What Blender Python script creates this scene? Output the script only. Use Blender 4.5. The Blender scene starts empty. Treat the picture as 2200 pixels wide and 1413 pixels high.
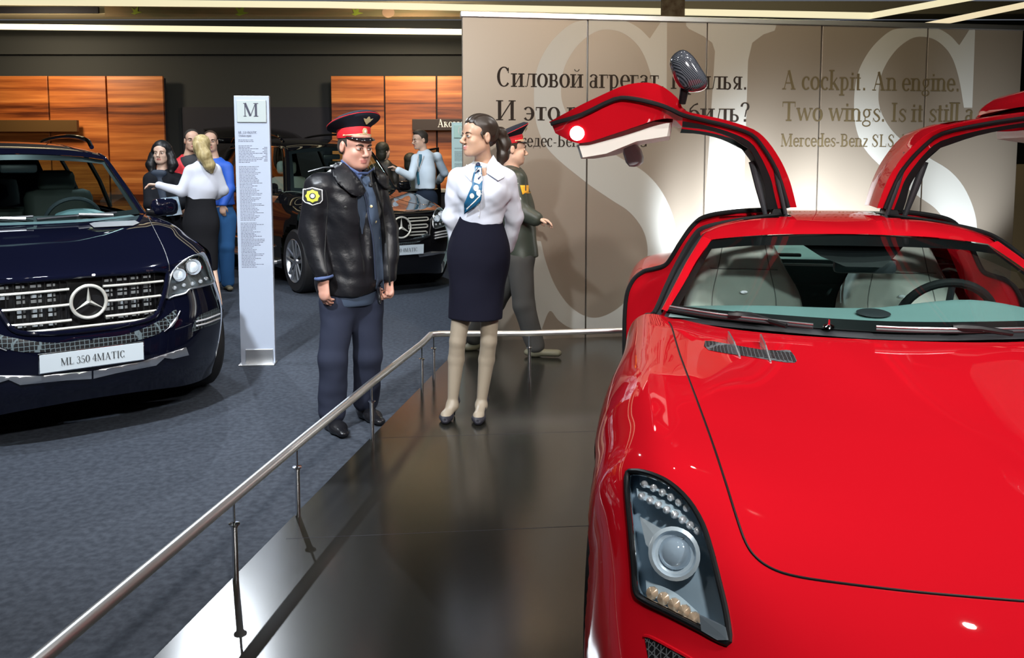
import bpy, bmesh, math, random
import numpy as np
from mathutils import Vector, Matrix
from mathutils.bvhtree import BVHTree
from mathutils.geometry import tessellate_polygon, delaunay_2d_cdt
random.seed(7)
SC = bpy.context.scene
COL = SC.collection
PI = math.pi
# ------------------------------------------------------------------ camera
FPX, PX0, PY0, YHOR, HC = 1850.0, 1100.0, 501.0, 340.0, 1.57
PITCH = math.atan((PY0-YHOR)/FPX)
cd = bpy.data.cameras.new('camera'); cam = bpy.data.objects.new('camera', cd); COL.objects.link(cam)
cam.location = (0, 0, HC); cam.rotation_euler = (PI/2-PITCH, 0, 0)
cd.sensor_fit = 'HORIZONTAL'; cd.sensor_width = 36.0; cd.lens = 36.0*FPX/2200.0
cd.shift_y = -(706.5-PY0)/2200.0
cd.clip_start = 0.05; cd.clip_end = 100
SC.camera = cam
SC.view_settings.view_transform = 'Standard'; SC.view_settings.look = 'None'
SC.view_settings.gamma = 1.0; SC.view_settings.use_curve_mapping = False
SC.view_settings.exposure = 0.0
# ------------------------------------------------------------------ world and lamps
wd = bpy.data.worlds.new('hall_air'); SC.world = wd; wd.use_nodes = True
wd.node_tree.nodes['Background'].inputs[0].default_value = (0.50, 0.55, 0.66, 1)
wd.node_tree.nodes['Background'].inputs[1].default_value = 0.22

def area(loc, target, size, power, color=(1, 1, 1), spread=160):
    l = bpy.data.lights.new('ceiling_or_added_lamp', 'AREA'); l.shape = 'DISK'; l.size = size
    l.energy = power; l.color = color; l.spread = math.radians(spread)
    o = bpy.data.objects.new('ceiling_or_added_lamp', l); COL.objects.link(o); o.location = loc
    o.rotation_euler = (Vector(target)-Vector(loc)).to_track_quat('-Z', 'Y').to_euler()
    return o
def spot(loc, target, power, angle, color=(1, 1, 1), blend=0.5, size=0.06):
    l = bpy.data.lights.new('stage_or_added_spot', 'SPOT'); l.spot_size = math.radians(angle); l.spot_blend = blend
    l.energy = power; l.color = color; l.shadow_soft_size = size
    o = bpy.data.objects.new('stage_or_added_spot', l); COL.objects.link(o); o.location = loc
    o.rotation_euler = (Vector(target)-Vector(loc)).to_track_quat('-Z', 'Y').to_euler()
    return o
COOL = (0.86, 0.93, 1.0); WARM = (1.0, 0.80, 0.55); WHITE = (1, 0.97, 0.93)
# row of exhibition spots in front of the stand
area((0.6, -0.6, 3.6), (-0.4, 5.0, 1.0), 0.26, 62, WHITE, 90)
area((3.4, -0.6, 4.6), (1.4, 3.2, 0.6), 0.30, 52, WHITE, 90)
area((-2.2, 1.6, 4.6), (-2.0, 6.2, 0.6), 0.26, 85, COOL, 70)
area((1.9, 2.0, 4.7), (1.4, 3.4, 0.6), 0.16, 18, WHITE, 100)
area((-2.9, 3.9, 4.7), (-2.7, 5.6, 0.6), 0.18, 45, COOL, 110)
area((-3.6, 6.6, 4.7), (-3.4, 7.4, 0.6), 0.18, 50, COOL, 110)
area((-0.9, 8.6, 4.7), (-1.6, 10.4, 0.8), 0.18, 60, COOL, 120)
area((-4.6, 8.6, 4.7), (-4.2, 9.8, 0.9), 0.18, 45, COOL, 120)
# low stage spot from the back left: it throws the rail's shadow over the platform
spot((-3.6, 10.2, 4.9), (-0.7, 3.4, 0.1), 850, 50, COOL, 0.6, 0.035)
spot((3.2, 6.9, 4.8), (-0.8, 4.9, 0.6), 260, 42, WHITE, 0.6, 0.05)
# small overhead lamps added only to put sparks of highlight on the bonnets
for x_, y_ in ((-3.4, 2.2), (-2.0, 3.0), (-0.6, 2.6), (1.0, 1.2), (2.3, 3.6), (3.4, 2.4), (0.2, 4.6), (1.6, 5.4), (-4.6, 4.4), (3.0, 0.6)):
    area((x_, y_, 5.2), (x_*.9, y_+.3, 0), 0.09, 7, WHITE, 120)
# unseen narrow front spot added to brighten the seats through the windscreen
spot((1.0, -2.5, 3.1), (1.45, 4.05, 0.95), 520, 17, WHITE, 0.7, 0.08)
# warm wash on the wooden wall panels, one each side
area((-7.4, 12.9, 3.6), (-7.4, 14.5, 1.7), 0.5, 60, WARM)
area((-1.5, 12.9, 3.6), (-1.6, 14.5, 1.7), 0.5, 60, WARM)
# hidden spots added behind the red car to make the partition's white glow
spot((1.60, 6.38, 0.12), (1.70, 7.42, 1.05), 800, 48, COOL, 1.0, 0.08)
spot((2.05, 6.45, 0.12), (2.15, 7.48, 1.08), 1100, 50, COOL, 1.0, 0.08)
spot((2.85, 6.55, 0.12), (2.9, 7.6, 1.08), 1150, 50, COOL, 1.0, 0.08)
spot((4.05, 6.75, 0.12), (4.1, 7.8, 1.35), 420, 48, COOL, 1.0, 0.08)
# warm wash on the upper part of the partition
area((0.9, 4.8, 4.6), (0.9, 7.3, 2.3), 0.4, 32, (1.0, 0.72, 0.44), 100)
area((3.4, 5.2, 4.6), (3.2, 7.6, 2.3), 0.4, 10, (1.0, 0.85, 0.5), 100)

# ------------------------------------------------------------------ helpers
def tag(o, label=None, cat=None, group=None, kind=None):
    if label: o['label'] = label
    if cat: o['category'] = cat
    if group: o['group'] = group
    if kind: o['kind'] = kind
    return o
def empty(name, loc=(0, 0, 0), rz=0.0, label=None, cat=None, group=None, rot=None):
    o = bpy.data.objects.new(name, None); COL.objects.link(o); o.location = loc
    o.rotation_euler = rot if rot else (0, 0, rz); o.empty_display_size = 0.2
    return tag(o, label, cat, group)
def link(name, me, mat, parent=None):
    o = bpy.data.objects.new(name, me); COL.objects.link(o)
    if mat is not None:
        for m in (mat if isinstance(mat, (list, tuple)) else [mat]): me.materials.append(m)
    if parent is not None: o.parent = parent
    return o
def mk(name, V, F, mat, parent=None, smooth=True, mi=None):
    me = bpy.data.meshes.new(name); me.from_pydata([tuple(map(float, v)) for v in V], [], [tuple(int(i) for i in f) for f in F]); me.update()
    if smooth: me.polygons.foreach_set('use_smooth', [True]*len(me.polygons))
    o = link(name, me, mat, parent)
    if mi is not None: me.polygons.foreach_set('material_index', [int(i) for i in mi])
    return o
def sharp(o, deg=35):
    me = o.data; bm = bmesh.new(); bm.from_mesh(me); a = math.radians(deg)
    for e in bm.edges:
        if len(e.link_faces) == 2 and e.calc_face_angle(0) > a: e.smooth = False
    bm.to_mesh(me); bm.free(); return o
class MB:
    """collects shapes into one mesh"""
    def __init__(s): s.V = []; s.F = []
    def add(s, V, F):
        n = len(s.V); s.V += [tuple(v) for v in V]; s.F += [tuple(i+n for i in f) for f in F]; return s
    def box(s, c, d, rot=None, bev=0.0):
        bm = bmesh.new(); bmesh.ops.create_cube(bm, size=1.0)
        for v in bm.verts: v.co = Vector((v.co.x*d[0], v.co.y*d[1], v.co.z*d[2]))
        if bev: bmesh.ops.bevel(bm, geom=bm.edges[:], offset=bev, segments=2, affect='EDGES', profile=0.5)
        M = Matrix.Translation(c) @ (rot.to_4x4() if rot is not None else Matrix.Identity(4))
        bm.verts.index_update()
        s.add([M @ v.co for v in bm.verts], [[v.index for v in f.verts] for f in bm.faces]); bm.free(); return s
    def tube(s, pts, r, n=10, closed=False, cap=True, flat=None):
        V, F = tube_geo(pts, r, n, closed, cap, flat); return s.add(V, F)
    def lathe(s, prof, c=(0, 0, 0), axis=(0, 0, 1), n=24):
        ax = Vector(axis).normalized(); q = Vector((0, 0, 1)).rotation_difference(ax); V = []; F = []
        for (r, z) in prof:
            for k in range(n):
                t = 2*PI*k/n; V.append(Vector(c)+q @ Vector((r*math.cos(t), r*math.sin(t), z)))
        m = len(prof)
        for i in range(m-1):
            for k in range(n): F.append((i*n+k, i*n+(k+1) % n, (i+1)*n+(k+1) % n, (i+1)*n+k))
        return s.add(V, F)
    def prism(s, pts, n, d):
        """flat outline (3D points) given thickness d along n"""
        n = Vector(n).normalized()*d; P = [Vector(p) for p in pts]; m = len(P)
        tri = tessellate_polygon([P])
        V = P+[p+n for p in P]; F = [tuple(t) for t in tri]+[tuple(i+m for i in reversed(t)) for t in tri]
        F += [(i, (i+1) % m, m+(i+1) % m, m+i) for i in range(m)]
        return s.add(V, F)
    def build(s, name, mat, parent=None, smooth=True, ang=35):
        o = mk(name, s.V, s.F, mat, parent, smooth)
        bm = bmesh.new(); bm.from_mesh(o.data); bmesh.ops.recalc_face_normals(bm, faces=bm.faces)
        if smooth:
            a = math.radians(ang)
            for e in bm.edges:
                if len(e.link_faces) == 2 and e.calc_face_angle(0) > a: e.smooth = False
        bm.to_mesh(o.data); bm.free(); return o
def tube_geo(pts, r, n=10, closed=False, cap=True, flat=None):
    P = [Vector(p) for p in pts]; m = len(P); V = []; F = []
    R = r if isinstance(r, (list, tuple)) else [r]*m
    up = None
    for i in range(m):
        a = P[(i-1) % m] if (closed or i > 0) else P[i]; b = P[(i+1) % m] if (closed or i < m-1) else P[i]
        t = (b-a).normalized()
        if up is None:
            up = Vector((0, 0, 1)) if abs(t.z) < 0.9 else Vector((1, 0, 0))
            if flat is not None: up = Vector(flat[0])
        x = t.cross(up)
        if x.length < 1e-6: x = t.orthogonal()
        x.normalize(); y = x.cross(t).normalized(); up = y
        fx, fy = (1, 1) if flat is None else (flat[1], flat[2])
        for k in range(n):
            w = 2*PI*k/n; V.append(P[i]+x*(math.cos(w)*R[i]*fx)+y*(math.sin(w)*R[i]*fy))
    for i in range(m if closed else m-1):
        j = (i+1) % m
        for k in range(n): F.append((i*n+k, i*n+(k+1) % n, j*n+(k+1) % n, j*n+k))
    if cap and not closed:
        F.append(tuple(range(n))); F.append(tuple((m-1)*n+k for k in reversed(range(n))))
    return V, F
def spline(pts, n=8, closed=False):
    """Catmull-Rom through points of any dimension"""
    P = [np.array(p, float) for p in pts]; m = len(P); out = []
    for i in range(m if closed else m-1):
        p0 = P[(i-1) % m] if (closed or i > 0) else 2*P[0]-P[1]
        p1 = P[i]; p2 = P[(i+1) % m]; p3 = P[(i+2) % m] if (closed or i+2 < m) else 2*P[m-1]-P[m-2]
        for k in range(n):
            t = k/n; out.append(0.5*((2*p1)+(-p0+p2)*t+(2*p0-5*p1+4*p2-p3)*t*t+(-p0+3*p1-3*p2+p3)*t**3))
    if not closed: out.append(P[-1])
    return out
def netsurf(net, ku=6, kv=6):
    """smooth surface through a net of points: rows x cols -> dense grid (array)"""
    A = np.array(net, float)
    rows = [np.array(spline(list(r), kv)) for r in A]
    cols = [np.array(spline([rows[i][j] for i in range(len(rows))], ku)) for j in range(len(rows[0]))]
    return np.array(cols).transpose(1, 0, 2)
def gridfaces(G, keep=None, flip=False):
    r, c = G.shape[:2]; F = []
    for i in range(r-1):
        for j in range(c-1):
            if keep is not None and not keep(i, j): continue
            f = (i*c+j, i*c+j+1, (i+1)*c+j+1, (i+1)*c+j); F.append(f[::-1] if flip else f)
    return G.reshape(-1, 3), F
def mirror_net(net):
    """net columns run from centre line to the side (x<0); mirrored to a full-width net"""
    out = []
    for r in net:
        r = [tuple(p) for p in r]
        out.append([(-p[0], p[1], p[2]) for p in reversed(r[1:])]+r)
    return out
# pixel rays (only to place traced outlines at their real distance)
def ray(px, py):
    c, s = math.cos(PITCH), math.sin(PITCH); a = (px-PX0)/FPX; b = (PY0-py)/FPX
    return Vector((a, c+b*s, -s+b*c))
CAMP = Vector((0, 0, HC))
def at_z(px, py, z):
    r = ray(px, py); return CAMP+r*((z-HC)/r.z)
def at_y(px, py, y):
    r = ray(px, py); return CAMP+r*(y/r.y)
def at_plane(px, py, o, n):
    r = ray(px, py); n = Vector(n); return CAMP+r*((Vector(o)-CAMP).dot(n)/r.dot(n))
def project(p):
    x, y, z = p[0], p[1], p[2]-HC; c, s = math.cos(PITCH), math.sin(PITCH); d = y*c-z*s
    return PX0+FPX*x/d, PY0-FPX*(y*s+z*c)/d

# ------------------------------------------------------------------ materials
def mat(name, col, rough=0.5, metal=0.0, coat=0.0, spec=0.5, emit=None, es=1.0, trans=0.0, ior=1.45, alpha=1.0,
        noise=None, bump=None, sheen=0.0):
    m = bpy.data.materials.new(name); m.use_nodes = True; nt = m.node_tree; b = nt.nodes['Principled BSDF']
    b.inputs['Base Color'].default_value = (*col, 1); b.inputs['Roughness'].default_value = rough
    b.inputs['Metallic'].default_value = metal; b.inputs['Coat Weight'].default_value = coat
    b.inputs['Coat Roughness'].default_value = 0.02; b.inputs['Specular IOR Level'].default_value = spec
    b.inputs['Transmission Weight'].default_value = trans; b.inputs['IOR'].default_value = ior
    b.inputs['Alpha'].default_value = alpha; b.inputs['Sheen Weight'].default_value = sheen
    if emit: b.inputs['Emission Color'].default_value = (*emit, 1); b.inputs['Emission Strength'].default_value = es
    if noise or bump:
        tc = nt.nodes.new('ShaderNodeTexCoord')
    if noise:   # (scale xyz, colour 2, detail, contrast)
        sc, c2, det = noise[0], noise[1], noise[2]
        mp = nt.nodes.new('ShaderNodeMapping'); mp.inputs['Scale'].default_value = sc
        nz = nt.nodes.new('ShaderNodeTexNoise'); nz.inputs['Scale'].default_value = 1.0; nz.inputs['Detail'].default_value = det
        cr = nt.nodes.new('ShaderNodeValToRGB'); cr.color_ramp.elements[0].position = 0.35; cr.color_ramp.elements[1].position = 0.65
        cr.color_ramp.elements[0].color = (*col, 1); cr.color_ramp.elements[1].color = (*c2, 1)
        nt.links.new(tc.outputs['Object'], mp.inputs[0]); nt.links.new(mp.outputs[0], nz.inputs['Vector'])
        nt.links.new(nz.outputs[0], cr.inputs[0]); nt.links.new(cr.outputs[0], b.inputs['Base Color'])
    if bump:    # (scale xyz, strength, distance)
        mp = nt.nodes.new('ShaderNodeMapping'); mp.inputs['Scale'].default_value = bump[0]
        nz = nt.nodes.new('ShaderNodeTexNoise'); nz.inputs['Scale'].default_value = 1.0; nz.inputs['Detail'].default_value = 4
        bp = nt.nodes.new('ShaderNodeBump'); bp.inputs['Strength'].default_value = bump[1]; bp.inputs['Distance'].default_value = bump[2]
        nt.links.new(tc.outputs['Object'], mp.inputs[0]); nt.links.new(mp.outputs[0], nz.inputs['Vector'])
        nt.links.new(nz.outputs[0], bp.inputs['Height']); nt.links.new(bp.outputs[0], b.inputs['Normal'])
    return m
def glassmat(name, col, tint=0.9, refl=1.0):
    """thin glazing: mostly clear, mirror-like at grazing angles"""
    m = bpy.data.materials.new(name); m.use_nodes = True; nt = m.node_tree; nt.nodes.clear()
    out = nt.nodes.new('ShaderNodeOutputMaterial'); mix = nt.nodes.new('ShaderNodeMixShader')
    tr = nt.nodes.new('ShaderNodeBsdfTransparent'); gl = nt.nodes.new('ShaderNodeBsdfGlossy'); fr = nt.nodes.new('ShaderNodeFresnel')
    tr.inputs[0].default_value = (*[c*tint for c in col], 1); gl.inputs['Roughness'].default_value = 0.01
    gl.inputs['Color'].default_value = (refl, refl, refl, 1); 
    ge = nt.nodes.new('ShaderNodeNewGeometry'); ma = nt.nodes.new('ShaderNodeMath'); ma.operation = 'MULTIPLY_ADD'
    ma.inputs[1].default_value = -0.8333; ma.inputs[2].default_value = 1.5   # same reflection from either side of the pane
    nt.links.new(ge.outputs['Backfacing'], ma.inputs[0]); nt.links.new(ma.outputs[0], fr.inputs['IOR'])
    nt.links.new(fr.outputs[0], mix.inputs[0]); nt.links.new(tr.outputs[0], mix.inputs[1]); nt.links.new(gl.outputs[0], mix.inputs[2])
    nt.links.new(mix.outputs[0], out.inputs[0]); return m
M = {}
M['chrome'] = mat('chrome', (0.82, 0.83, 0.85), 0.08, 1.0)
M['steel'] = mat('brushed_steel', (0.86, 0.87, 0.88), 0.34, 1.0)
M['black_trim'] = mat('black_trim', (0.006, 0.006, 0.007), 0.4, spec=.3)
M['rubber'] = mat('black_rubber', (0.008, 0.008, 0.009), 0.7, spec=.25)
M['dark_plastic'] = mat('dark_plastic', (0.03, 0.032, 0.037), 0.45)
M['silver'] = mat('silver_paint', (0.55, 0.57, 0.6), 0.28, 0.9)
M['plate'] = mat('plate_face', (0.50, 0.56, 0.60), 0.4)
M['ink'] = mat('dark_ink', (0.05, 0.055, 0.06), 0.5)
M['lamp_glass'] = glassmat('lamp_glass', (0.95, 0.98, 1.0))
M['car_glass'] = glassmat('car_glass', (0.80, 0.97, 0.95))
M['dark_glass'] = glassmat('dark_glass', (0.35, 0.45, 0.44))
M['tyre'] = mat('tyre', (0.012, 0.012, 0.013), 0.6)
M['led'] = mat('led_cell', (0.9, 0.9, 0.92), 0.1, 0.6)
M['red_paint'] = mat('red_car_paint', (0.45, 0.005, 0.012), 0.7, 0.0, 1.0, 0.0)
M['blue_paint'] = mat('dark_blue_car_paint', (0.0025, 0.003, 0.009), 0.8, 0.0, 1.0, 0.0)
M['bright_slat'] = mat('satin_chrome', (0.80, 0.79, 0.72), 0.26, 0.6)
M['black_paint'] = mat('black_car_paint', (0.004, 0.004, 0.005), 0.8, 0.0, 1.0, 0.0)
# ------------------------------------------------------------------ stroke alphabet for the lettering
TH, TN = 0.15, 0.048
def _arc(cx, cy, rx, ry, a0, a1, th=TH, tn=TN, n=18):
    pts = []; w = []
    for k in range(n+1):
        a = math.radians(a0+(a1-a0)*k/n); pts.append((cx+rx*math.cos(a), cy+ry*math.sin(a))); w.append(tn+(th-tn)*abs(math.cos(a))**1.5)
    return strip(pts, w)
def strip(pts, w):
    L = []; R = []; m = len(pts)
    for i in range(m):
        a = pts[max(i-1, 0)]; b = pts[min(i+1, m-1)]; dx, dy = b[0]-a[0], b[1]-a[1]; d = math.hypot(dx, dy) or 1
        nx, ny = -dy/d*w[i]/2, dx/d*w[i]/2; L.append((pts[i][0]+nx, pts[i][1]+ny)); R.append((pts[i][0]-nx, pts[i][1]-ny))
    return [(L[i], L[i+1], R[i+1], R[i]) for i in range(m-1)]
def ln(x0, y0, x1, y1, w): return strip([(x0, y0), (x1, y1)], [w, w])
def hz(x0, x1, y, w=TN): return [((x0, y-w/2), (x1, y-w/2), (x1, y+w/2), (x0, y+w/2))]
def st(x, y0, y1, w=TH, s=3, sw=0.09):   # stem with serifs: s bit1 bottom, bit2 top
    q = [((x-w/2, y0), (x+w/2, y0), (x+w/2, y1), (x-w/2, y1))]
    if s & 1: q += hz(x-w/2-sw, x+w/2+sw, y0+TN/2)
    if s & 2: q += hz(x-w/2-sw, x+w/2+sw, y1-TN/2)
    return q
X, C_ = 0.64, 0.95
def _glyph(c):
    T = TH; r = T/2
    if c == 'С' or c == 'C': return 0.80, _arc(.42, C_/2, .30, C_/2-.02, 40, 320)+ln(.66, C_-.04, .66, C_-.30, .035)+([] if c == 'С' else ln(.66, .04, .66, .24, .035))
    if c == 'О': return .9, _arc(.45, C_/2, .34, C_/2, 0, 360, n=28)
    if c in 'оo': return 0.62, _arc(.31, X/2, .22, X/2-.01, 0, 360, n=26)
    if c in 'сc': return 0.54, _arc(.31, X/2, .21, X/2-.01, 45, 315)+hz(.40, .49, X-.12, .1)
    if c in 'еe': return 0.56, _arc(.30, X/2, .21, X/2-.01, 0, 320)+hz(.10, .52, X/2+.02)
    if c == 'ё': return 0.56, _glyph('е')[1]+hz(.15, .23, X+.16, .08)+hz(.37, .45, X+.16, .08)
    if c == 'э': return 0.56, _arc(.25, X/2, .21, X/2-.01, -140, 140)+hz(.16, .44, X/2)
    if c == 'и': return 0.72, st(.16, 0, X)+st(.56, 0, X)+ln(.18, .03, .54, X-.03, TN)
    if c == 'й': return 0.72, _glyph('и')[1]+_arc(.36, X+.24, .12, .10, 180, 360, .05, .03)
    if c == 'И': return 0.98, st(.20, 0, C_)+st(.78, 0, C_)+ln(.22, .04, .76, C_-.04, TN*1.2)
    if c == 'л': return 0.68, st(.52, 0, X)+ln(.26, X, .16, .10, TN)+_arc(.10, .09, .06, .07, -150, 30, .05, .03)+hz(.20, .54, X-TN/2)
    if c == 'в': return 0.60, st(.16, 0, X)+_arc(.30, X*.74, .15, X*.25, -90, 90, .11)+_arc(.30, X*.26, .19, X*.25, -90, 90, .12)+hz(.14, .3, X-.02)+hz(.14, .3, X*.5)+hz(.14, .3, .02)
    if c in 'аa': return 0.58, st(.40, 0, X-.14, T, 1, .05)+_arc(.27, X-.16, .17, .15, 0, 165, .11)+_arc(.25, .17, .15, .16, 60, 320, .11)
    if c == 'г': return 0.52, st(.16, 0, X)+hz(.1, .48, X-.02)+ln(.47, X, .47, X-.18, .035)
    if c in 'рp': return 0.64, st(.16, -.28, X)+_arc(.30, X/2, .21, X/2-.01, -110, 110, .12)
    if c in 'т': return 0.58, st(.29, 0, X, T, 1)+hz(.05, .53, X-.02)+ln(.06, X, .06, X-.17, .035)+ln(.52, X, .52, X-.17, .035)
    if c == 'К': return 0.88, st(.20, 0, C_)+ln(.26, C_*.48, .66, C_-.03, TN*1.1)+ln(.40, C_*.56, .74, .03, T)+hz(.62, .86, .02)+hz(.56, .8, C_-.02)
    if c == 'ы': return 0.80, _glyph('ь')[1]+st(.66, 0, X)
    if c == 'ь': return 0.56, st(.16, 0, X)+_arc(.29, X*.27, .18, X*.26, -90, 90, .12)+hz(.14, .29, X*.53)+hz(.14, .29, .02)
    if c == 'я': return 0.62, st(.46, 0, X)+_arc(.32, X*.72, .17, X*.27, 90, 270, .11)+hz(.32, .5, X-.02)+hz(.3, .5, X*.46)+ln(.34, X*.44, .14, .02, T*.7)
    if c == 'м': return 0.84, st(.14, 0, X, TN*1.2)+st(.68, 0, X)+ln(.15, X, .40, .04, T*.8)+ln(.40, .04, .66, X, TN)
    if c == 'б': return 0.62, _arc(.31, .28, .22, .27, 0, 360, n=24)+strip([(.10, .30), (.13, .62), (.30, .80), (.5, .88)], [.1, .08, .06, .09])
    if c == 'д': return 0.70, st(.50, .06, X, T, 0)+ln(.28, X, .16, .06, TN)+hz(.2, .56, X-.02)+hz(.04, .66, .05)+ln(.05, .06, .05, -.12, .04)+ln(.65, .06, .65, -.12, .04)
    if c in 'кk': return 0.66, st(.16, 0, X if c == 'к' else 1.0)+ln(.22, X*.42, .50, X-.02, TN)+ln(.32, X*.52, .56, .03, T*.85)+hz(.46, .66, .02)
    if c == 'у' or c == 'y': return 0.60, ln(.12, X, .32, .04, T*.85)+ln(.52, X, .26, -.22, TN)+hz(.02, .24, X-.02)+hz(.42, .6, X-.02)
    if c == 'М' or c == 'M': return 1.12, st(.16, 0, C_, TN*1.2, 3, .08)+st(.92, 0, C_)+ln(.17, C_, .53, .04, T)+ln(.53, .04, .90, C_, TN)
    if c == 'Б': return 0.80, st(.20, 0, C_)+_arc(.36, C_*.27, .28, C_*.26, -90, 90)+hz(.18, .36, C_*.53)+hz(.18, .36, .02)+hz(.2, .66, C_-.02)+ln(.65, C_, .65, C_-.2, .035)
    if c == 'н': return 0.72, st(.16, 0, X)+st(.56, 0, X)+hz(.16, .56, X/2)
    if c == 'ц': return 0.72, st(.16, 0, X)+st(.54, 0, X)+hz(.1, .66, .02)+ln(.65, .03, .65, -.14, .04)
    if c == '.': return 0.32, hz(.11, .23, .06, .12)
    if c == '-': return 0.42, hz(.08, .34, X*.45, .05)
    if c == '?': return 0.56, _arc(.27, C_-.2, .17, .19, -60, 180, .11)+ln(.34, C_-.36, .28, .24, TN*1.2)+hz(.22, .34, .06, .12)
    if c in 'SЅ': return 0.70, strip([(p[0], p[1]) for p in spline([(.56, .72), (.46, .90), (.30, .92), (.15, .74), (.24, .58), (.44, .42), (.55, .22), (.42, .03), (.24, .03), (.11, .24)], 4)],
        [TN+(TH-TN)*w for w in np.interp(np.linspace(0, 1, 37), [0, .2, .33, .5, .67, .8, 1], [0, .1, .75, 1, .8, .1, 0])])+ln(.59, .94, .59, .68, .035)+ln(.09, 0, .09, .28, .035)
    if c == 'L': return 0.76, st(.20, 0, C_)+hz(.2, .68, .02)+ln(.67, 0, .67, .24, .035)
    if c in 'AА': return 0.92, ln(.18, .02, .44, C_, TN)+ln(.44, C_, .74, .02, T)+hz(.06, .30, .02)+hz(.58, .88, .02)+hz(.26, .60, .32)
    if c == 'G': return 0.90, _arc(.43, C_/2, .32, C_/2-.02, 40, 320)+ln(.68, C_-.04, .68, C_-.30, .035)+st(.70, .04, .42, T*.9, 2, .07)
    if c == 't': return 0.42, st(.20, 0, .84, T, 0)+hz(.04, .36, X-.02)+hz(.2, .36, .03)
    if c == 'n': return 0.70, st(.16, 0, X)+st(.54, 0, X-.15, T, 1)+_arc(.36, X-.18, .18, .17, 0, 150, .11)
    if c == 'g': return 0.60, _arc(.28, .42, .17, .20, 0, 360, .1)+_arc(.28, -.10, .22, .14, 0, 360, .07)+hz(.38, .56, .6, .05)+ln(.2, .22, .2, .06, .06)
    if c == 'i': return 0.32, st(.16, 0, X)+hz(.1, .22, X+.18, .11)
    if c == 'T': return 0.84, st(.42, 0, C_, T, 1)+hz(.06, .78, C_-.02)+ln(.07, C_, .07, C_-.24, .035)+ln(.77, C_, .77, C_-.24, .035)
    if c == 'w': return 0.92, ln(.10, X, .28, .03, T*.85)+ln(.28, .03, .46, X, TN)+ln(.46, X, .64, .03, T*.85)+ln(.64, .03, .84, X, TN)+hz(.0, .22, X-.02)+hz(.74, .94, X-.02)
    if c == 's': return 0.48, [tuple((x*.78, y*X/.94) for x, y in q) for q in _glyph('S')[1]]
    if c == 'I': return 0.42, st(.2, 0, C_)
    if c == 'l': return 0.32, st(.16, 0, 1.0)
    if c == 'r': return 0.48, st(.16, 0, X)+_arc(.32, X-.16, .14, .14, 30, 160, .08)
    if c == 'd': return 0.66, st(.50, 0, 1.0)+_arc(.33, X/2, .21, X/2-.01, 60, 300, .12)
    if c == 'B': return 0.78, st(.20, 0, C_)+_arc(.36, C_*.75, .22, C_*.23, -90, 90, .12)+_arc(.36, C_*.27, .27, C_*.25, -90, 90)+hz(.18, .36, C_-.02)+hz(.18, .36, C_*.52)+hz(.18, .36, .02)
    if c == 'z': return 0.52, hz(.08, .46, X-.02)+hz(.06, .46, .02)+ln(.44, X-.04, .10, .04, T*.8)
    if c == '3': return 0.62, _arc(.26, C_*.74, .18, C_*.22, -90, 150, .1)+_arc(.26, C_*.26, .23, C_*.26, -150, 90, .12)
    if c == '5': return 0.62, ln(.14, C_, .12, .52, .05)+hz(.14, .5, C_-.03, .07)+_arc(.26, .28, .24, .27, -150, 120, .12)
    if c == '0': return 0.66, _arc(.33, C_/2, .23, C_/2-.01, 0, 360, n=26)
    if c == '4': return 0.66, st(.44, 0, C_, T, 1, .08)+ln(.42, C_, .06, .30, TN)+hz(.06, .62, .30, .05)
    return 0.30, []
def write(text, origin, right, up, size, name, mat_, parent=None, squeeze=1.0, out=0.0015, width=None):
    """lettering as thin flat strokes: origin is the left end of the base line"""
    o, r, u = Vector(origin), Vector(right).normalized(), Vector(up).normalized(); n = r.cross(u).normalized()
    tot = sum(_glyph(c)[0] for c in text)
    if width: squeeze = width/(tot*size)
    V = []; F = []; x = 0.0
    for c in text:
        adv, qs = _glyph(c)
        for q in qs:
            b = len(V)
            for (gx, gy) in q: V.append(o+r*((x+gx)*size*squeeze)+u*(gy*size)+n*out)
            F.append((b, b+1, b+2, b+3))
        x += adv
    # lift alternate strokes a hair so crossings do not fight
    for i, f in enumerate(F):
        for v in f: V[v] = V[v]+n*(0.00004*(i % 7))
    return mk(name, V, F, mat_, parent, smooth=False)
# ------------------------------------------------------------------ the hall
M['carpet'] = mat('blue_grey_carpet', (0.034, 0.040, 0.052), 0.95, noise=((30, 30, 30), (0.054, 0.063, 0.080), 8), bump=((300, 300, 300), 0.2, 0.002))
def fl():
    m = M['carpet']; nt = m.node_tree; return m
o = mk('floor', [(-16, -6, 0), (14, -6, 0), (14, 20, 0), (-16, 20, 0)], [(0, 1, 2, 3)], fl(), smooth=False); tag(o, kind='structure')
M['wall_dark'] = mat('dark_wall_paint', (0.050, 0.053, 0.052), 0.85)
M['recess'] = mat('dark_recess_paint', (0.018, 0.018, 0.026), 0.7)
m = MB(); m.box((-2, 15.0, 1.9), (28, 0.3, 4.0)); m.box((-2, 14.80, 3.47), (28, 0.12, 0.30))
o = m.build('wall_back', M['wall_dark'], smooth=False); tag(o, kind='structure')
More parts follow.
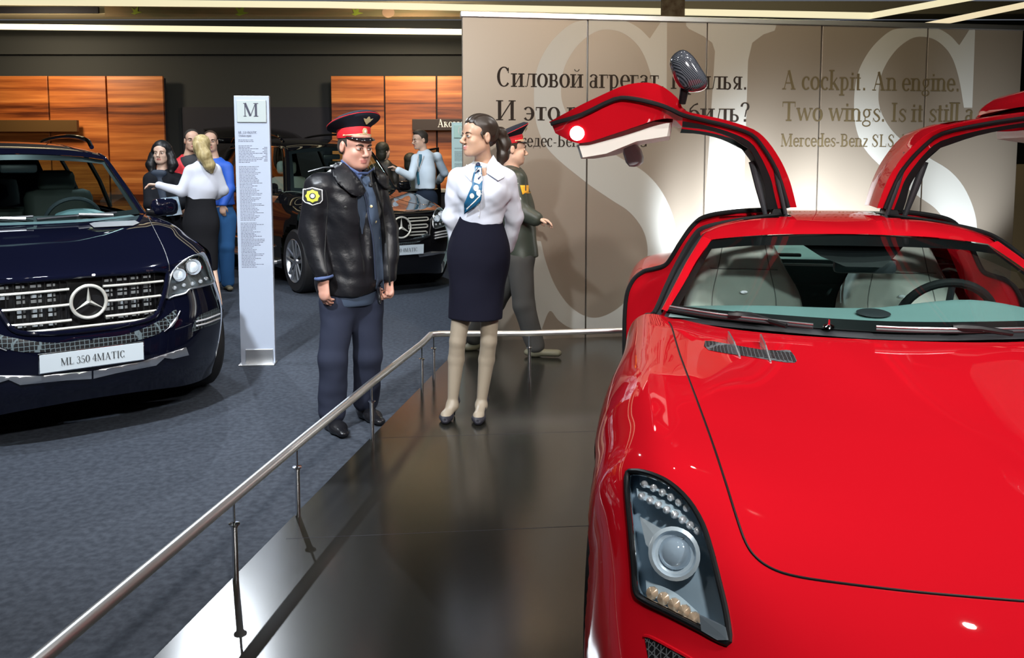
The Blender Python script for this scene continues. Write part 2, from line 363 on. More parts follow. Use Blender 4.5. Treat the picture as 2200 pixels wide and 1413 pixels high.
# doorway-like dark recess panel between the wooden panels
o = MB().box((-4.35, 14.83, 1.22), (2.55, 0.04, 2.44)).build('trim_1', M['recess'], smooth=False); tag(o, kind='structure')
M['ceil'] = mat('dark_ceiling', (0.025, 0.022, 0.017), 0.8)
o = MB().box((-1, 7, 6.0), (30, 27, 0.1)).build('ceiling', M['ceil'], smooth=False); tag(o, kind='structure')
m = MB(); m.box((-13.9, 7, 3), (0.2, 27, 6)); o = m.build('wall_left', M['wall_dark'], smooth=False); tag(o, kind='structure')
m = MB(); m.box((12.5, 7, 3), (0.2, 27, 6)); o = m.build('wall_right', M['wall_dark'], smooth=False); tag(o, kind='structure')
m = MB(); m.box((-1, -5.9, 3), (30, 0.2, 6)); o = m.build('wall_front', M['wall_dark'], smooth=False); tag(o, kind='structure')
# lowered soffits that carry the light lines
M['soffit'] = mat('soffit_olive', (0.70, 0.62, 0.42), 0.8)
M['light_line'] = mat('light_line', (1, 0.95, 0.7), 0.5, emit=(1.0, 0.90, 0.58), es=0.85)
M['light_line2'] = mat('light_line_warm', (1, 0.9, 0.7), 0.5, emit=(1.0, 0.84, 0.55), es=0.75)
o = MB().box((-3.0, 14.35, 3.98), (25.6, 0.55, 0.20)).build('trim_2', M['soffit'], smooth=False); tag(o, kind='structure')
def lightline(name, pts, w, h, mt, label):
    V = []; F = []
    for p in pts:
        V += [(p[0], p[1]-w/2, p[2]), (p[0], p[1]+w/2, p[2]), (p[0], p[1]+w/2, p[2]+h), (p[0], p[1]-w/2, p[2]+h)]
    for i in range(len(pts)-1):
        for k in range(4): F.append((4*i+k, 4*i+(k+1) % 4, 4*i+4+(k+1) % 4, 4*i+4+k))
    F += [(0, 1, 2, 3), tuple(4*(len(pts)-1)+k for k in (3, 2, 1, 0))]
    o = mk(name, V, F, mt, smooth=False); return tag(o, label, 'ceiling light', 'warm light lines on the ceiling')
a = at_y(-400, 53, 14.1); b = at_y(1060, 70, 13.9)
lightline('light_strip', [(a.x, a.y, a.z-.04), (b.x, b.y, b.z-.04)], 0.06, 0.085, M['light_line'], 'long warm light line above the dark back wall, lower of the two')
p = [at_y(-400, 2, 13.3), at_y(700, 12, 13.2), at_y(1870, 36, 13.0), at_y(2260, -36, 11.2)]
lightline('light_strip', [(q.x, q.y, q.z-.03) for q in p], 0.08, 0.085, M['light_line'], 'upper warm light line that bends upward at the right')
p = [at_y(1960, 62, 12.9), at_y(2300, -8, 11.4)]
lightline('light_strip', [(q.x, q.y, q.z-.03) for q in p], 0.07, 0.08, M['light_line2'], 'short slanting light line at the top right corner')
# brown banner seen in the gap between the light lines, with leaf pictures
M['banner'] = mat('banner_print', (0.34, 0.21, 0.10), 0.6, noise=((1.2, 1, 6), (0.20, 0.17, 0.08), 3))
M['leaf'] = mat('leaf_green', (0.36, 0.46, 0.04), 0.6)
M['pinkish'] = mat('portrait_print', (0.42, 0.27, 0.17), 0.6)
BY = 14.0
a = at_y(225, 10, BY); b = at_y(1010, 36, BY)
bn = empty('printed_banner', ((a.x+b.x)/2, BY, b.z), 0, 'long brown printed banner with green leaves between the two ceiling light lines', 'banner')
mb = MB().box((0, 0, (a.z-b.z)/2), (b.x-a.x, 0.03, a.z-b.z)); mb.build('banner_sheet', M['banner'], bn, smooth=False)
o = MB().box((bn.location.x-(b.x-a.x)/2-2.0, BY, b.z+(a.z-b.z)*.55), (3.8, .05, .10)).build('trim_3', M['recess'], smooth=False); tag(o, kind='structure')
def leaf(px, py, s):
    c = at_y(px, py, BY); pts = []
    for k, rr in enumerate([.2, 1, .45, 1.15, .5, 1.0, .25, .6]):
        t = math.radians(-20+k*200/7); pts.append((c.x-bn.location.x+s*rr*math.cos(t), -0.02, c.z-bn.location.z+s*rr*math.sin(t)))
    pts.append((c.x-bn.location.x-.1*s, -0.02, c.z-bn.location.z-.2*s))
    return pts
for px, py, s in ((292, 29, .11), (517, 31, .14), (765, 31, .12)):
    MB().prism(leaf(px, py, s), (0, -1, 0), 0.004).build('leaf_picture', M['leaf'], bn, smooth=False)
c = at_y(848, 27, BY); c = (c.x-bn.location.x, -0.02, c.z-bn.location.z)
MB().prism([(c[0]-.10+.2*math.cos(t)*.5, c[1], c[2]+.085*math.sin(t)) for t in np.linspace(0, 2*PI, 16, endpoint=False)], (0, -1, 0), .004).build('portrait_picture', M['pinkish'], bn, smooth=False)
a = at_y(1421, -10, 12.7); b = at_y(1470, 37, 12.7)
o = MB().box(((a.x+b.x)/2, 12.7, (a.z+b.z)/2), (b.x-a.x, .08, a.z-b.z), bev=.005).build('hanging_sign', mat('hanging_sign_print', (0.42, 0.33, 0.2), .6, noise=((9, 9, 9), (.2, .12, .06), 3)), smooth=False)
tag(o, 'small beige hanging board at the top behind the partition', 'sign')

# wooden cladding: each tall board panel is a thing
def woodmat(seed):
    m = bpy.data.materials.new('wood_cladding'); m.use_nodes = True; nt = m.node_tree; b = nt.nodes['Principled BSDF']
    tc = nt.nodes.new('ShaderNodeTexCoord'); mp = nt.nodes.new('ShaderNodeMapping'); mp.inputs['Location'].default_value = (seed*3.1, 0, seed*1.7)
    mp.inputs['Scale'].default_value = (0.30, 1, 7.0)
    n1 = nt.nodes.new('ShaderNodeTexNoise'); n1.inputs['Scale'].default_value = 1; n1.inputs['Detail'].default_value = 8; n1.inputs['Roughness'].default_value = .62
    cr = nt.nodes.new('ShaderNodeValToRGB'); e = cr.color_ramp.elements
    e[0].position = .32; e[0].color = (0.085, 0.018, 0.005, 1); e[1].position = .72; e[1].color = (0.78, 0.30, 0.075, 1)
    k = e.new(.45); k.color = (0.33, 0.085, 0.018, 1); k = e.new(.58); k.color = (0.52, 0.16, 0.035, 1)
    # horizontal plank courses
    sp = nt.nodes.new('ShaderNodeSeparateXYZ'); mu = nt.nodes.new('ShaderNodeMath'); mu.operation = 'MULTIPLY'; mu.inputs[1].default_value = 5.2
    fl_ = nt.nodes.new('ShaderNodeMath'); fl_.operation = 'FLOOR'; wn = nt.nodes.new('ShaderNodeTexWhiteNoise'); wn.noise_dimensions = '1D'
    ad = nt.nodes.new('ShaderNodeMath'); ad.operation = 'MULTIPLY_ADD'; ad.inputs[1].default_value = .20; 
    nt.links.new(tc.outputs['Object'], mp.inputs[0]); nt.links.new(mp.outputs[0], n1.inputs['Vector'])
    nt.links.new(tc.outputs['Object'], sp.inputs[0]); nt.links.new(sp.outputs[2], mu.inputs[0]); nt.links.new(mu.outputs[0], fl_.inputs[0])
    nt.links.new(fl_.outputs[0], wn.inputs['W']); nt.links.new(wn.outputs['Value'], ad.inputs[0]); nt.links.new(n1.outputs[0], ad.inputs[2])
    sb = nt.nodes.new('ShaderNodeMath'); sb.operation = 'SUBTRACT'; sb.inputs[1].default_value = .10
    nt.links.new(ad.outputs[0], sb.inputs[0]); nt.links.new(sb.outputs[0], cr.inputs[0]); nt.links.new(cr.outputs[0], b.inputs['Base Color'])
    b.inputs['Roughness'].default_value = .38
    return m
def wood_panel(px0, px1, i, label, grp):
    y = 14.60; a = at_y(px0, 162, y); b = at_y(px1, 162, y)
    e = empty('wood_wall_panel', ((a.x+b.x)/2, y, 0), 0, label, 'wall panel', grp)
    MB().box((0, 0, 1.475), (b.x-a.x-.025, .06, 2.93), bev=.006).build('board_face', woodmat(i), e, smooth=False)
    MB().box((0, .05, 1.46), (b.x-a.x, .05, 2.90)).build('backing_frame', M['recess'], e, smooth=False)
g = 'lit orange wooden wall panels'
wood_panel(-24, 104, 1, 'orange wooden wall panel at the left frame edge, above the dark blue car', g)
wood_panel(104, 229, 2, 'middle orange wooden wall panel of the left group, above the dark blue car', g)
wood_panel(229, 352, 3, 'orange wooden wall panel beside the black haired woman, right end of the left group', g)
wood_panel(710, 826, 4, 'orange wooden wall panel behind the peaked cap of the front policeman', g)
wood_panel(826, 938, 5, 'orange wooden wall panel behind the young man in the light shirt', g)
wood_panel(938, 1052, 6, 'orange wooden wall panel partly hidden by the partition, right end of its group', g)
# dark fascia signs across the wood
M['fascia'] = mat('fascia_dark', (0.035, 0.022, 0.016), 0.5)
M['letter_white'] = mat('letter_white', (0.9, 0.88, 0.82), 0.5)
y = 14.42
a = at_y(886, 256, y); b = at_y(1060, 280, y)
s = empty('fascia_sign', (a.x, y, b.z), 0, 'dark sign board with white lettering on the wood above the young man in shirt', 'sign', 'dark sign boards on the wood')
MB().box(((b.x-a.x)/2, 0, (a.z-b.z)/2), (b.x-a.x, .08, a.z-b.z), bev=.004).build('board', M['fascia'], s, smooth=False)
t = at_y(940, 273, y); write('Аксессуары', (t.x-a.x, -.041, t.z-b.z), (1, 0, 0), (0, 0, 1), .135, 'lettering', M['letter_white'], s, squeeze=.86)
a = at_y(-40, 258, y); b = at_y(168, 283, y)
s = empty('fascia_sign', (a.x, y, b.z), 0, 'dark blank sign board on the wood above the dark blue car', 'sign', 'dark sign boards on the wood')
MB().box(((b.x-a.x)/2, 0, (a.z-b.z)/2), (b.x-a.x, .08, a.z-b.z), bev=.004).build('board', mat('fascia_reflective', (0.10, 0.055, 0.02), .3), s, smooth=False)
# low dark cabinet with a pale top behind the young man
a = at_y(925, 403, 13.9); b = at_y(1060, 409, 13.9)
s = empty('low_cabinet', ((a.x+b.x)/2, 13.9, 0), 0, 'low dark cabinet with a pale top beside the hostess, against the wood', 'cabinet')
MB().box((0, 0, b.z/2-.02), (b.x-a.x, .5, b.z-.04), bev=.005).build('cabinet_body', M['recess'], s, smooth=False)
MB().box((0, 0, b.z), (b.x-a.x+.04, .54, .05), bev=.008).build('cabinet_top', mat('pale_top', (.42, .38, .3), .5), s, smooth=False)

# ------------------------------------------------------------------ display platform
M['platform'] = mat('gloss_dark_floor', (0.012, 0.0115, 0.009), 0.20, 0.0, 0.0, 0.9, bump=((3, 3, 3), 0.08, 0.003))
EX = lambda y: -1.095+(y-2.508)*0.1547
Z0 = 0.05
pts = [(EX(-2), -2, 0), (9, -2, 0), (9, 8.50, 0), (EX(7.08), 7.075, 0)]
pl = empty('display_platform', (0, 0, 0), 0, 'low dark glossy platform the red car stands on', 'platform')
MB().prism(pts, (0, 0, 1), Z0).build('deck', M['platform'], pl, smooth=False)
sv = MB()
for y in (2.05, 3.3, 4.55): sv.box((EX(y)+3.2, y+.35, Z0+.0003), (6.3, .003, .0004), Matrix.Rotation(.10, 3, 'Z'))
sv.build('deck_joint', M['recess'], pl, smooth=False)
# ------------------------------------------------------------------ low handrail
rl = empty('handrail', (-.552, 5.833, Z0), 0, 'low brushed steel handrail running along the platform edge', 'railing')
def rel(p): return (p[0]+.552, p[1]-5.833, p[2]-Z0)
posts = [(-1.135, 2.02), (-.994, 2.98), (-.911, 3.55), (-.757, 4.55), (-.589, 5.53), (-.54, 5.84), (.12, 5.87), (1.6, 6.1), (3.1, 6.32), (4.6, 6.55)]
RH = .315
path = [(-1.60, .0, RH+Z0)]+[(p[0], p[1], RH+Z0) for p in posts[:5]]+[(-.555, 5.80, RH+Z0+.005), (-.50, 5.835, RH+Z0+.005)]+[(p[0], p[1], RH+Z0) for p in posts[6:]]+[(7.2, 6.95, RH+Z0)]
path = [(-1.42, 0.1, RH+Z0)]+path[1:]
MB().tube([rel(p) for p in path], .021, 16).build('rail_tube', M['steel'], rl)
for (x, y) in posts:
    b = MB(); c = rel((x, y, Z0))
    b.lathe([(0, 0), (.011, 0), (.011, .20), (.013, .205), (.013, .212), (0, .212)], c, n=14)
    b.lathe([(0, .205), (.0045, .205), (.0045, RH-.015), (0, RH-.015)], c, n=10)
    b.lathe([(0, .212), (.020, .214), (.020, .219), (0, .222)], c, n=16)
    o = b.build('rail_post', M['chrome'], rl)
# ------------------------------------------------------------------ partition wall
W0 = Vector((-.41, 7.10, 0)); WD = Vector((.989, .149, 0)).normalized(); WN = Vector((WD.y, -WD.x, 0))
def wall_tz(px, py, off=0.0):
    p = at_plane(px, py, W0+WN*off, WN)-W0; return p.dot(WD), p.z
WTOP = wall_tz(1000, 36)[1]
cuts = [0.0]+[wall_tz(x, 300)[0] for x in (1261, 1515, 1759, 1984)]+[wall_tz(2188, 300)[0]]
M['panel_face'] = mat('satin_metal_panel', (0.235, 0.20, 0.16), 0.40, 0.45, bump=((500, 500, 500), .04, .0005))
M['panel_letter'] = mat('matt_letter_foil', (0.30, 0.30, 0.28), 0.6, 0.1)
M['panel_ink'] = mat('dark_grey_lettering', (0.022, 0.017, 0.014), 0.9, spec=.1)
M['gold_ink'] = mat('bronze_lettering', (0.15, 0.115, 0.06), 0.35, 0.5)
wang = math.atan2(WD.y, WD.x)
pw = empty('partition_wall', W0, wang, 'tall satin metal partition with giant letters and slogans behind the red car', 'partition')
for i in range(5):
    x0, x1 = cuts[i]+.006, cuts[i+1]-.006
    MB().box(((x0+x1)/2, .03, WTOP/2), (x1-x0, .06, WTOP), bev=.004).build('wall_panel', M['panel_face'], pw, smooth=False)
b = MB()
for i in range(1, 6): b.box((cuts[i], .045, WTOP/2), (.014, .03, WTOP-.01))
b.build('joint_profile', M['chrome'], pw, smooth=False)
MB().box((cuts[5]/2, .03, WTOP+.022), (cuts[5]+.01, .085, .045), bev=.005).build('top_rail', M['steel'], pw, smooth=False)
def wpoly(pix, smoothn=6):
    return [(t, z) for t, z in (wall_tz(px, py) for px, py in pix)]
def letter(parts, dt=0.0, sc=1.0, name='giant_letter'):
    """parts: closed outlines in wall metres, cut at the panel joints"""
    V = []; F = []
    for P in parts:
        P = [(t+dt, z) for t, z in P]
        for tr in tessellate_polygon([[Vector((t, z, 0)) for t, z in P]]):
            for k in range(5):
                Q = [P[j] for j in tr]
                for side, lim in ((1, cuts[k]+.007), (-1, cuts[k+1]-.007)):
                    R = []
                    for i in range(len(Q)):
                        a, c = Q[i-1], Q[i]; ia, ic = (a[0]-lim)*side >= 0, (c[0]-lim)*side >= 0
                        if ia != ic: R.append((lim, a[1]+(c[1]-a[1])*(lim-a[0])/(c[0]-a[0])))
                        if ic: R.append(c)
                    Q = R
                    if len(Q) < 3: break
                if len(Q) >= 3:
                    n = len(V); V += [(t, -.0012, z) for t, z in Q]; F.append(tuple(range(n, n+len(Q))))
    o = mk(name, V, F, M['panel_letter'], pw, smooth=False); return o
def sp2(pix, n=5): return [tuple(p) for p in spline([wall_tz(*p) for p in pix], n)]
# outline of the first S: main curl as left edge and right edge, plus the two serifs
outer = sp2([(1396, 83), (1372, 60), (1340, 44), (1300, 40), (1268, 43), (1230, 50), (1191, 82), (1165, 120), (1151, 160), (1147, 215), (1155, 275), (1184, 328), (1257, 390), (1310, 427), (1354, 457), (1384, 500), (1391, 550), (1375, 606), (1336, 655), (1293, 680), (1258, 679), (1222, 655), (1192, 612), (1172, 560), (1162, 518)])
inner = sp2([(1164, 706), (1181, 668), (1200, 688), (1225, 704), (1262, 712), (1320, 712), (1385, 688), (1428, 625), (1449, 545), (1450, 480), (1424, 415), (1385, 370), (1331, 338), (1262, 296), (1225, 256), (1207, 215), (1207, 170), (1218, 132), (1246, 92), (1285, 66), (1324, 66), (1355, 82), (1380, 112), (1398, 160), (1412, 225)])
top_t = [wall_tz(1432, 225), wall_tz(1433, 48), wall_tz(1419, 48)]
bot_t = [wall_tz(1142, 515), wall_tz(1145, 708)]
S1 = outer+bot_t+inner+top_t
letter([S1])
Lpix = [(1474, 46), (1668, 54), (1664, 66), (1640, 74), (1616, 92), (1607, 130), (1597, 440), (1594, 640), (1600, 680), (1650, 696), (1740, 690), (1790, 640), (1800, 560), (1815, 560), (1812, 712), (1440, 712), (1440, 700), (1485, 690), (1508, 650), (1515, 440), (1536, 110), (1530, 92), (1512, 78), (1480, 62), (1474, 55)]
letter([[wall_tz(*p) for p in Lpix]])
dS = wall_tz(2093, 100)[0]-wall_tz(1432, 100)[0]
letter([S1], dS)
# slogans
def wtext(txt, px0, pyb, px1, size, mt, nm='slogan'):
    t0, z0 = wall_tz(px0, pyb); t1, _ = wall_tz(px1, pyb)
    return write(txt, (t0, 0, z0), (1, 0, 0), (0, 0, 1), size, nm, mt, pw, width=t1-t0, out=.0030)
hh = wall_tz(1100, 143)[1]-wall_tz(1100, 186)[1]
wtext('Силовой агрегат. Крылья.', 1066, 186, 1606, hh/.95, M['panel_ink'])
wtext('И это всё автомобиль?', 1064, 258, 1612, hh/.95, M['panel_ink'])
wtext('Мерседес-Бенц SLS AMG', 1064, 315, 1392, hh/.95*.66, M['panel_ink'])
wtext('A cockpit. An engine.', 1678, 192, 2062, hh/.95, M['gold_ink'])
wtext('Two wings. Is it still a car?', 1678, 260, 2178, hh/.95, M['gold_ink'])
wtext('Mercedes-Benz SLS AMG', 1676, 315, 1996, hh/.95*.66, M['gold_ink'])
# beige cabinet and dark curtain seen past the right end of the partition
MB().box((7.0, 10.5, .75), (2.6, .4, 1.5), bev=.01).build('beige_counter', mat('beige_counter', (.45, .36, .22), .6), smooth=False)
tag(bpy.data.objects['beige_counter'], 'beige counter glimpsed past the right end of the partition', 'counter')
# ------------------------------------------------------------------ information steles
M['stele'] = mat('stele_face', (0.34, 0.38, 0.46), 0.45, 0.1)
M['stele_badge'] = mat('stele_badge', (0.36, 0.40, 0.395), 0.4, 0.1)
M['grey_text'] = mat('grey_print', (0.06, 0.06, 0.08), 0.8)
def stele(loc, w, h, rz, letters, label, body, badge, detail=True):
    e = empty('information_stele', loc, rz, label, 'sign', 'information steles beside the cars')
    MB().box((0, 0, h/2+.004), (w, .05, h-.008), bev=.003).build('panel', body, e, smooth=False)
    MB().box((0.0, -.033, .006), (w+.01, .13, .012), bev=.003).build('foot_plate', M['steel'], e, smooth=False)
    MB().box((.012, -.031, .062), (w*.80, .012, .11), bev=.003).build('foot_bracket', M['steel'], e, smooth=False)
    MB().box((0, -.030, h-.115), (w*.84, .016, .165), bev=.004).build('badge_plate', badge, e, smooth=False)
    write(letters, (-w*.84/2+.045 if len(letters) == 1 else -w*.28, -.0385, h-.155), (1, 0, 0), (0, 0, 1), .105, 'badge_letter', M['grey_text'] if detail else M['steel'], e, squeeze=1.0 if len(letters) == 1 else .7)
    if detail:
        write('ML 350 4MATIC', (-w*.40, -.0256, h-.282), (1, 0, 0), (0, 0, 1), .02, 'heading', M['grey_text'], e, squeeze=.75)
        write('«Особая серия»', (-w*.40, -.0256, h-.304), (1, 0, 0), (0, 0, 1), .018, 'heading', M['grey_text'], e, squeeze=.7)
    rnd = random.Random(3); V = MB(); z = h-.33
    n = 0
    while z > h*.365:
        n += 1
        if n in (3, 4, 17, 18, 56): z -= .0105; continue
        L = w*rnd.uniform(.3, .66); x = -w*.40; k = 0
        while k < L:
            q = rnd.uniform(.008, .026); V.add(hzv(x+k, x+k+q-.003, z, .0035), [(0, 1, 2, 3)]); k += q
        if 5 < n < 16: V.add(hzv(w*.42-rnd.uniform(.01, .04), w*.42, z, .0035), [(0, 1, 2, 3)])
        z -= .0112
    tag(V.build('fine_print', M['grey_text'], e, smooth=False), kind='stuff')
    return e
def hzv(x0, x1, z, w): return [(x0, -.0258, z), (x1, -.0258, z), (x1, -.0258, z+w), (x0, -.0258, z+w)]
stele((-1.948, 6.515, 0), .257, 2.035, .10, 'M', 'white blue stele with an M badge and fine print beside the dark blue car', M['stele'], M['stele_badge'])
g = at_y(1010, 263, 11.2)
stele((g.x-.06, 11.2, 0), .36, g.z, .10, 'GL', 'pale green stele with a GL badge, half hidden behind the hostess', mat('stele_green', (.45, .62, .62), .5), mat('badge_green', (.42, .62, .56), .45), False)
# ------------------------------------------------------------------ tracing on car bodies
class Tracer:
    def __init__(s, root, objs):
        s.root = root; V = []; F = []
        for o in objs:
            n = len(V); V += [v.co.copy() for v in o.data.vertices]; F += [tuple(i+n for i in p.vertices) for p in o.data.polygons]
        s.t = BVHTree.FromPolygons(V, F)
        s.M = Matrix.Translation(root.location) @ Matrix.Rotation(root.rotation_euler.z, 4, 'Z'); s.I = s.M.inverted(); s.last = None
    def hit(s, px, py):
        d = (s.I.to_3x3() @ ray(px, py)).normalized(); h = s.t.ray_cast(s.I @ CAMP, d)
        if h[0] is None:
            h = s.t.find_nearest(s.I @ (CAMP+ray(px, py)*(s.root.location-CAMP).length))
        n = h[1]
        if n.dot(d) > 0: n = -n
        return h[0], n
    def path(s, pix, off=0.0, n=6, closed=False):
        P = spline(pix, n, closed) if n > 1 else pix; out = []
        for q in P:
            p, nn = s.hit(*q[:2]); out.append(p+nn*off)
        return out
    def patch(s, pix, off=0.0, step=10, n=5):
        """conforming skin inside a traced outline: returns V,F and the outline"""
        O = [tuple(q[:2]) for q in (spline(pix, n, True) if n > 1 else pix)]
        xs = [q[0] for q in O]; ys = [q[1] for q in O]; pts = [Vector(q) for q in O]; m = len(pts)
        def inside(x, y):
            c = False
            for i in range(m):
                a, b = O[i-1], O[i]
                if (a[1] > y) != (b[1] > y) and x < (b[0]-a[0])*(y-a[1])/(b[1]-a[1])+a[0]: c = not c
            return c
        y = min(ys)+step/2
        while y < max(ys):
            x = min(xs)+step/2
            while x < max(xs):
                if inside(x, y) and min((Vector((x, y))-p).length for p in pts[:m]) > step*.4: pts.append(Vector((x, y)))
                x += step
            y += step
        r = delaunay_2d_cdt(pts, [(i, (i+1) % m) for i in range(m)], [], 1, 1e-5)
        F = []
        for f in r[2]:
            c = sum((r[0][i] for i in f), Vector((0, 0)))/len(f)
            if inside(c.x, c.y): F.append(tuple(f))
        V = []; N = []
        for q in r[0]:
            p, nn = s.hit(q.x, q.y); V.append(p+nn*off); N.append(nn)
        return V, F, inside, N
    def px(s, p): return project(s.M @ Vector(p))
def cut(o, test):
    me = o.data; bm = bmesh.new(); bm.from_mesh(me)
    bmesh.ops.delete(bm, geom=[f for f in bm.faces if test(f.calc_center_median())], context='FACES')
    bm.to_mesh(me); bm.free()
def mirx(V): return [(-v[0], v[1], v[2]) for v in V]
def both(name, V, F, mt, parent, smooth=True):
    a = mk(name, V, F, mt, parent, smooth); b = mk(name, mirx(V), [f[::-1] for f in F], mt, parent, smooth); return a, b
def tube2(name, pts, r, mt, parent, n=8, closed=False, flat=None):
    a = MB().tube(pts, r, n, closed, flat=flat).build(name, mt, parent); b = MB().tube(mirx(pts), r, n, closed, flat=flat).build(name, mt, parent); return a, b
def wheel(parent, c, R, w, spokes, side, rim_r, rimmat, five=True, name='wheel'):
    """wheel as a part: tyre with tread, rim, spokes; side -1/+1 = outer face direction on x"""
    m = MB(); prof = [(rim_r, -w*.48), (R*.93, -w*.5), (R*.985, -w*.42), (R, -w*.25), (R, w*.25), (R*.985, w*.42), (R*.93, w*.5), (rim_r, w*.48)]
    m.lathe(prof, (0, 0, 0), (1, 0, 0), 48)
    o = m.build(name, M['tyre'], parent); o.location = c
    r = MB(); s = side
    r.lathe([(rim_r*1.01, s*w*.50), (rim_r*.99, s*w*.52), (rim_r*.93, s*w*.44), (rim_r*.90, s*w*.1), (rim_r*.90, -s*w*.4)], (0, 0, 0), (1, 0, 0), 40)
    for k in range(spokes):
        t = 2*PI*k/spokes+.3; d = Vector((0, math.cos(t), math.sin(t))); q = Vector((0, -math.sin(t), math.cos(t)))
        for h in ((-1, 1) if five else (0,)):
            P = [d*rim_r*.10+q*h*rim_r*.10+Vector((s*w*.40, 0, 0)), d*rim_r*.5+q*h*rim_r*.16+Vector((s*w*.44, 0, 0)), d*rim_r*.94+q*h*rim_r*.21+Vector((s*w*.46, 0, 0))]
            r.tube(P, [rim_r*.085, rim_r*.075, rim_r*.095], 6, flat=((1, 0, 0), 1, .6))
    r.lathe([(0, s*w*.46), (rim_r*.17, s*w*.45), (rim_r*.2, s*w*.36), (0, s*w*.3)], (0, 0, 0), (1, 0, 0), 20)
    r.build('rim', rimmat, o)
    MB().lathe([(0, -.01), (rim_r*.78, -.01), (rim_r*.78, .012), (0, .012)], (s*w*.05, 0, 0), (1, 0, 0), 28).build('brake_disc', M['steel'], o)
    return o
# ------------------------------------------------------------------ red gullwing car
car = empty('gullwing_sports_car', (.976, 1.207, Z0), -.181, 'bright red sports car with both gullwing doors raised, on the dark platform', 'car')
RP = M['red_paint']
def half(*rows): return [[(b, a, z) for (b, a, z) in r] for r in rows]
rows = half(
 [(0, -.02, .55), (-.30, .0, .55), (-.50, .07, .54), (-.64, .15, .52), (-.76, .26, .49), (-.85, .38, .46), (-.90, .50, .36), (-.915, .56, .16)],
 [(0, .06, .66), (-.30, .09, .655), (-.50, .16, .635), (-.64, .235, .60), (-.76, .34, .585), (-.86, .47, .555), (-.92, .57, .40), (-.925, .62, .16)],
 [(0, .28, .735), (-.30, .30, .73), (-.50, .325, .725), (-.64, .36, .735), (-.76, .44, .73), (-.875, .575, .665), (-.935, .68, .45), (-.93, .70, .16)],
 [(0, .52, .79), (-.30, .52, .787), (-.50, .52, .797), (-.645, .54, .825), (-.78, .59, .825), (-.905, .70, .72), (-.945, .78, .50), (-.94, .80, .16)],
 [(0, .82, .833), (-.30, .82, .83), (-.50, .82, .835), (-.66, .83, .865), (-.80, .86, .862), (-.918, .90, .74), (-.95, .93, .50), (-.945, .93, .16)],
 [(0, 1.10, .865), (-.30, 1.10, .86), (-.50, 1.10, .862), (-.675, 1.10, .893), (-.82, 1.10, .885), (-.935, 1.12, .75), (-.958, 1.13, .50), (-.95, 1.13, .16)],
 [(0, 1.38, .895), (-.30, 1.38, .89), (-.52, 1.39, .885), (-.70, 1.40, .905), (-.835, 1.40, .888), (-.935, 1.42, .76), (-.955, 1.42, .50), (-.94, 1.42, .16)],
 [(0, 1.56, .912), (-.30, 1.57, .91), (-.53, 1.62, .903), (-.71, 1.70, .915), (-.84, 1.72, .895), (-.908, 1.73, .78), (-.922, 1.73, .50), (-.915, 1.73, .16)],
 [(0, 1.635, .918), (-.30, 1.67, .916), (-.54, 1.78, .912), (-.72, 1.925, .918), (-.845, 2.02, .905), (-.905, 2.08, .79), (-.912, 2.10, .50), (-.905, 2.10, .16)])
G = netsurf(mirror_net(rows), 12, 12)
V, F = gridfaces(G)
body = mk('body_shell', V, F, RP, car)
cut(body, lambda c: abs(c.x) > .78 and (c.y-.97)**2+(c.z-.335)**2 < .375**2)
# front fascia below the nose line with the side intakes
low = [(0, -.05, .40), (-.30, -.03, .40), (-.50, .04, .40), (-.64, .13, .39), (-.76, .24, .38), (-.85, .37, .35), (-.90, .50, .30), (-.915, .56, .14)]
low2 = [(0, -.03, .16), (-.30, -.01, .16), (-.50, .07, .16), (-.64, .16, .16), (-.76, .28, .16), (-.85, .40, .15), (-.90, .51, .14), (-.915, .57, .12)]
G2 = netsurf(mirror_net(half(rows[0], low, low2)), 7, 7); V, F = gridfaces(G2)
fas = mk('front_bumper', V, F, RP, car)
cut(fas, lambda c: .42 < abs(c.x) < .78 and .20 < c.z < .455)
MB().box((0, .30, .33), (1.56, .05, .30)).build('intake_backing', M['black_trim'], car, smooth=False)
T0 = Tracer(car, [body])
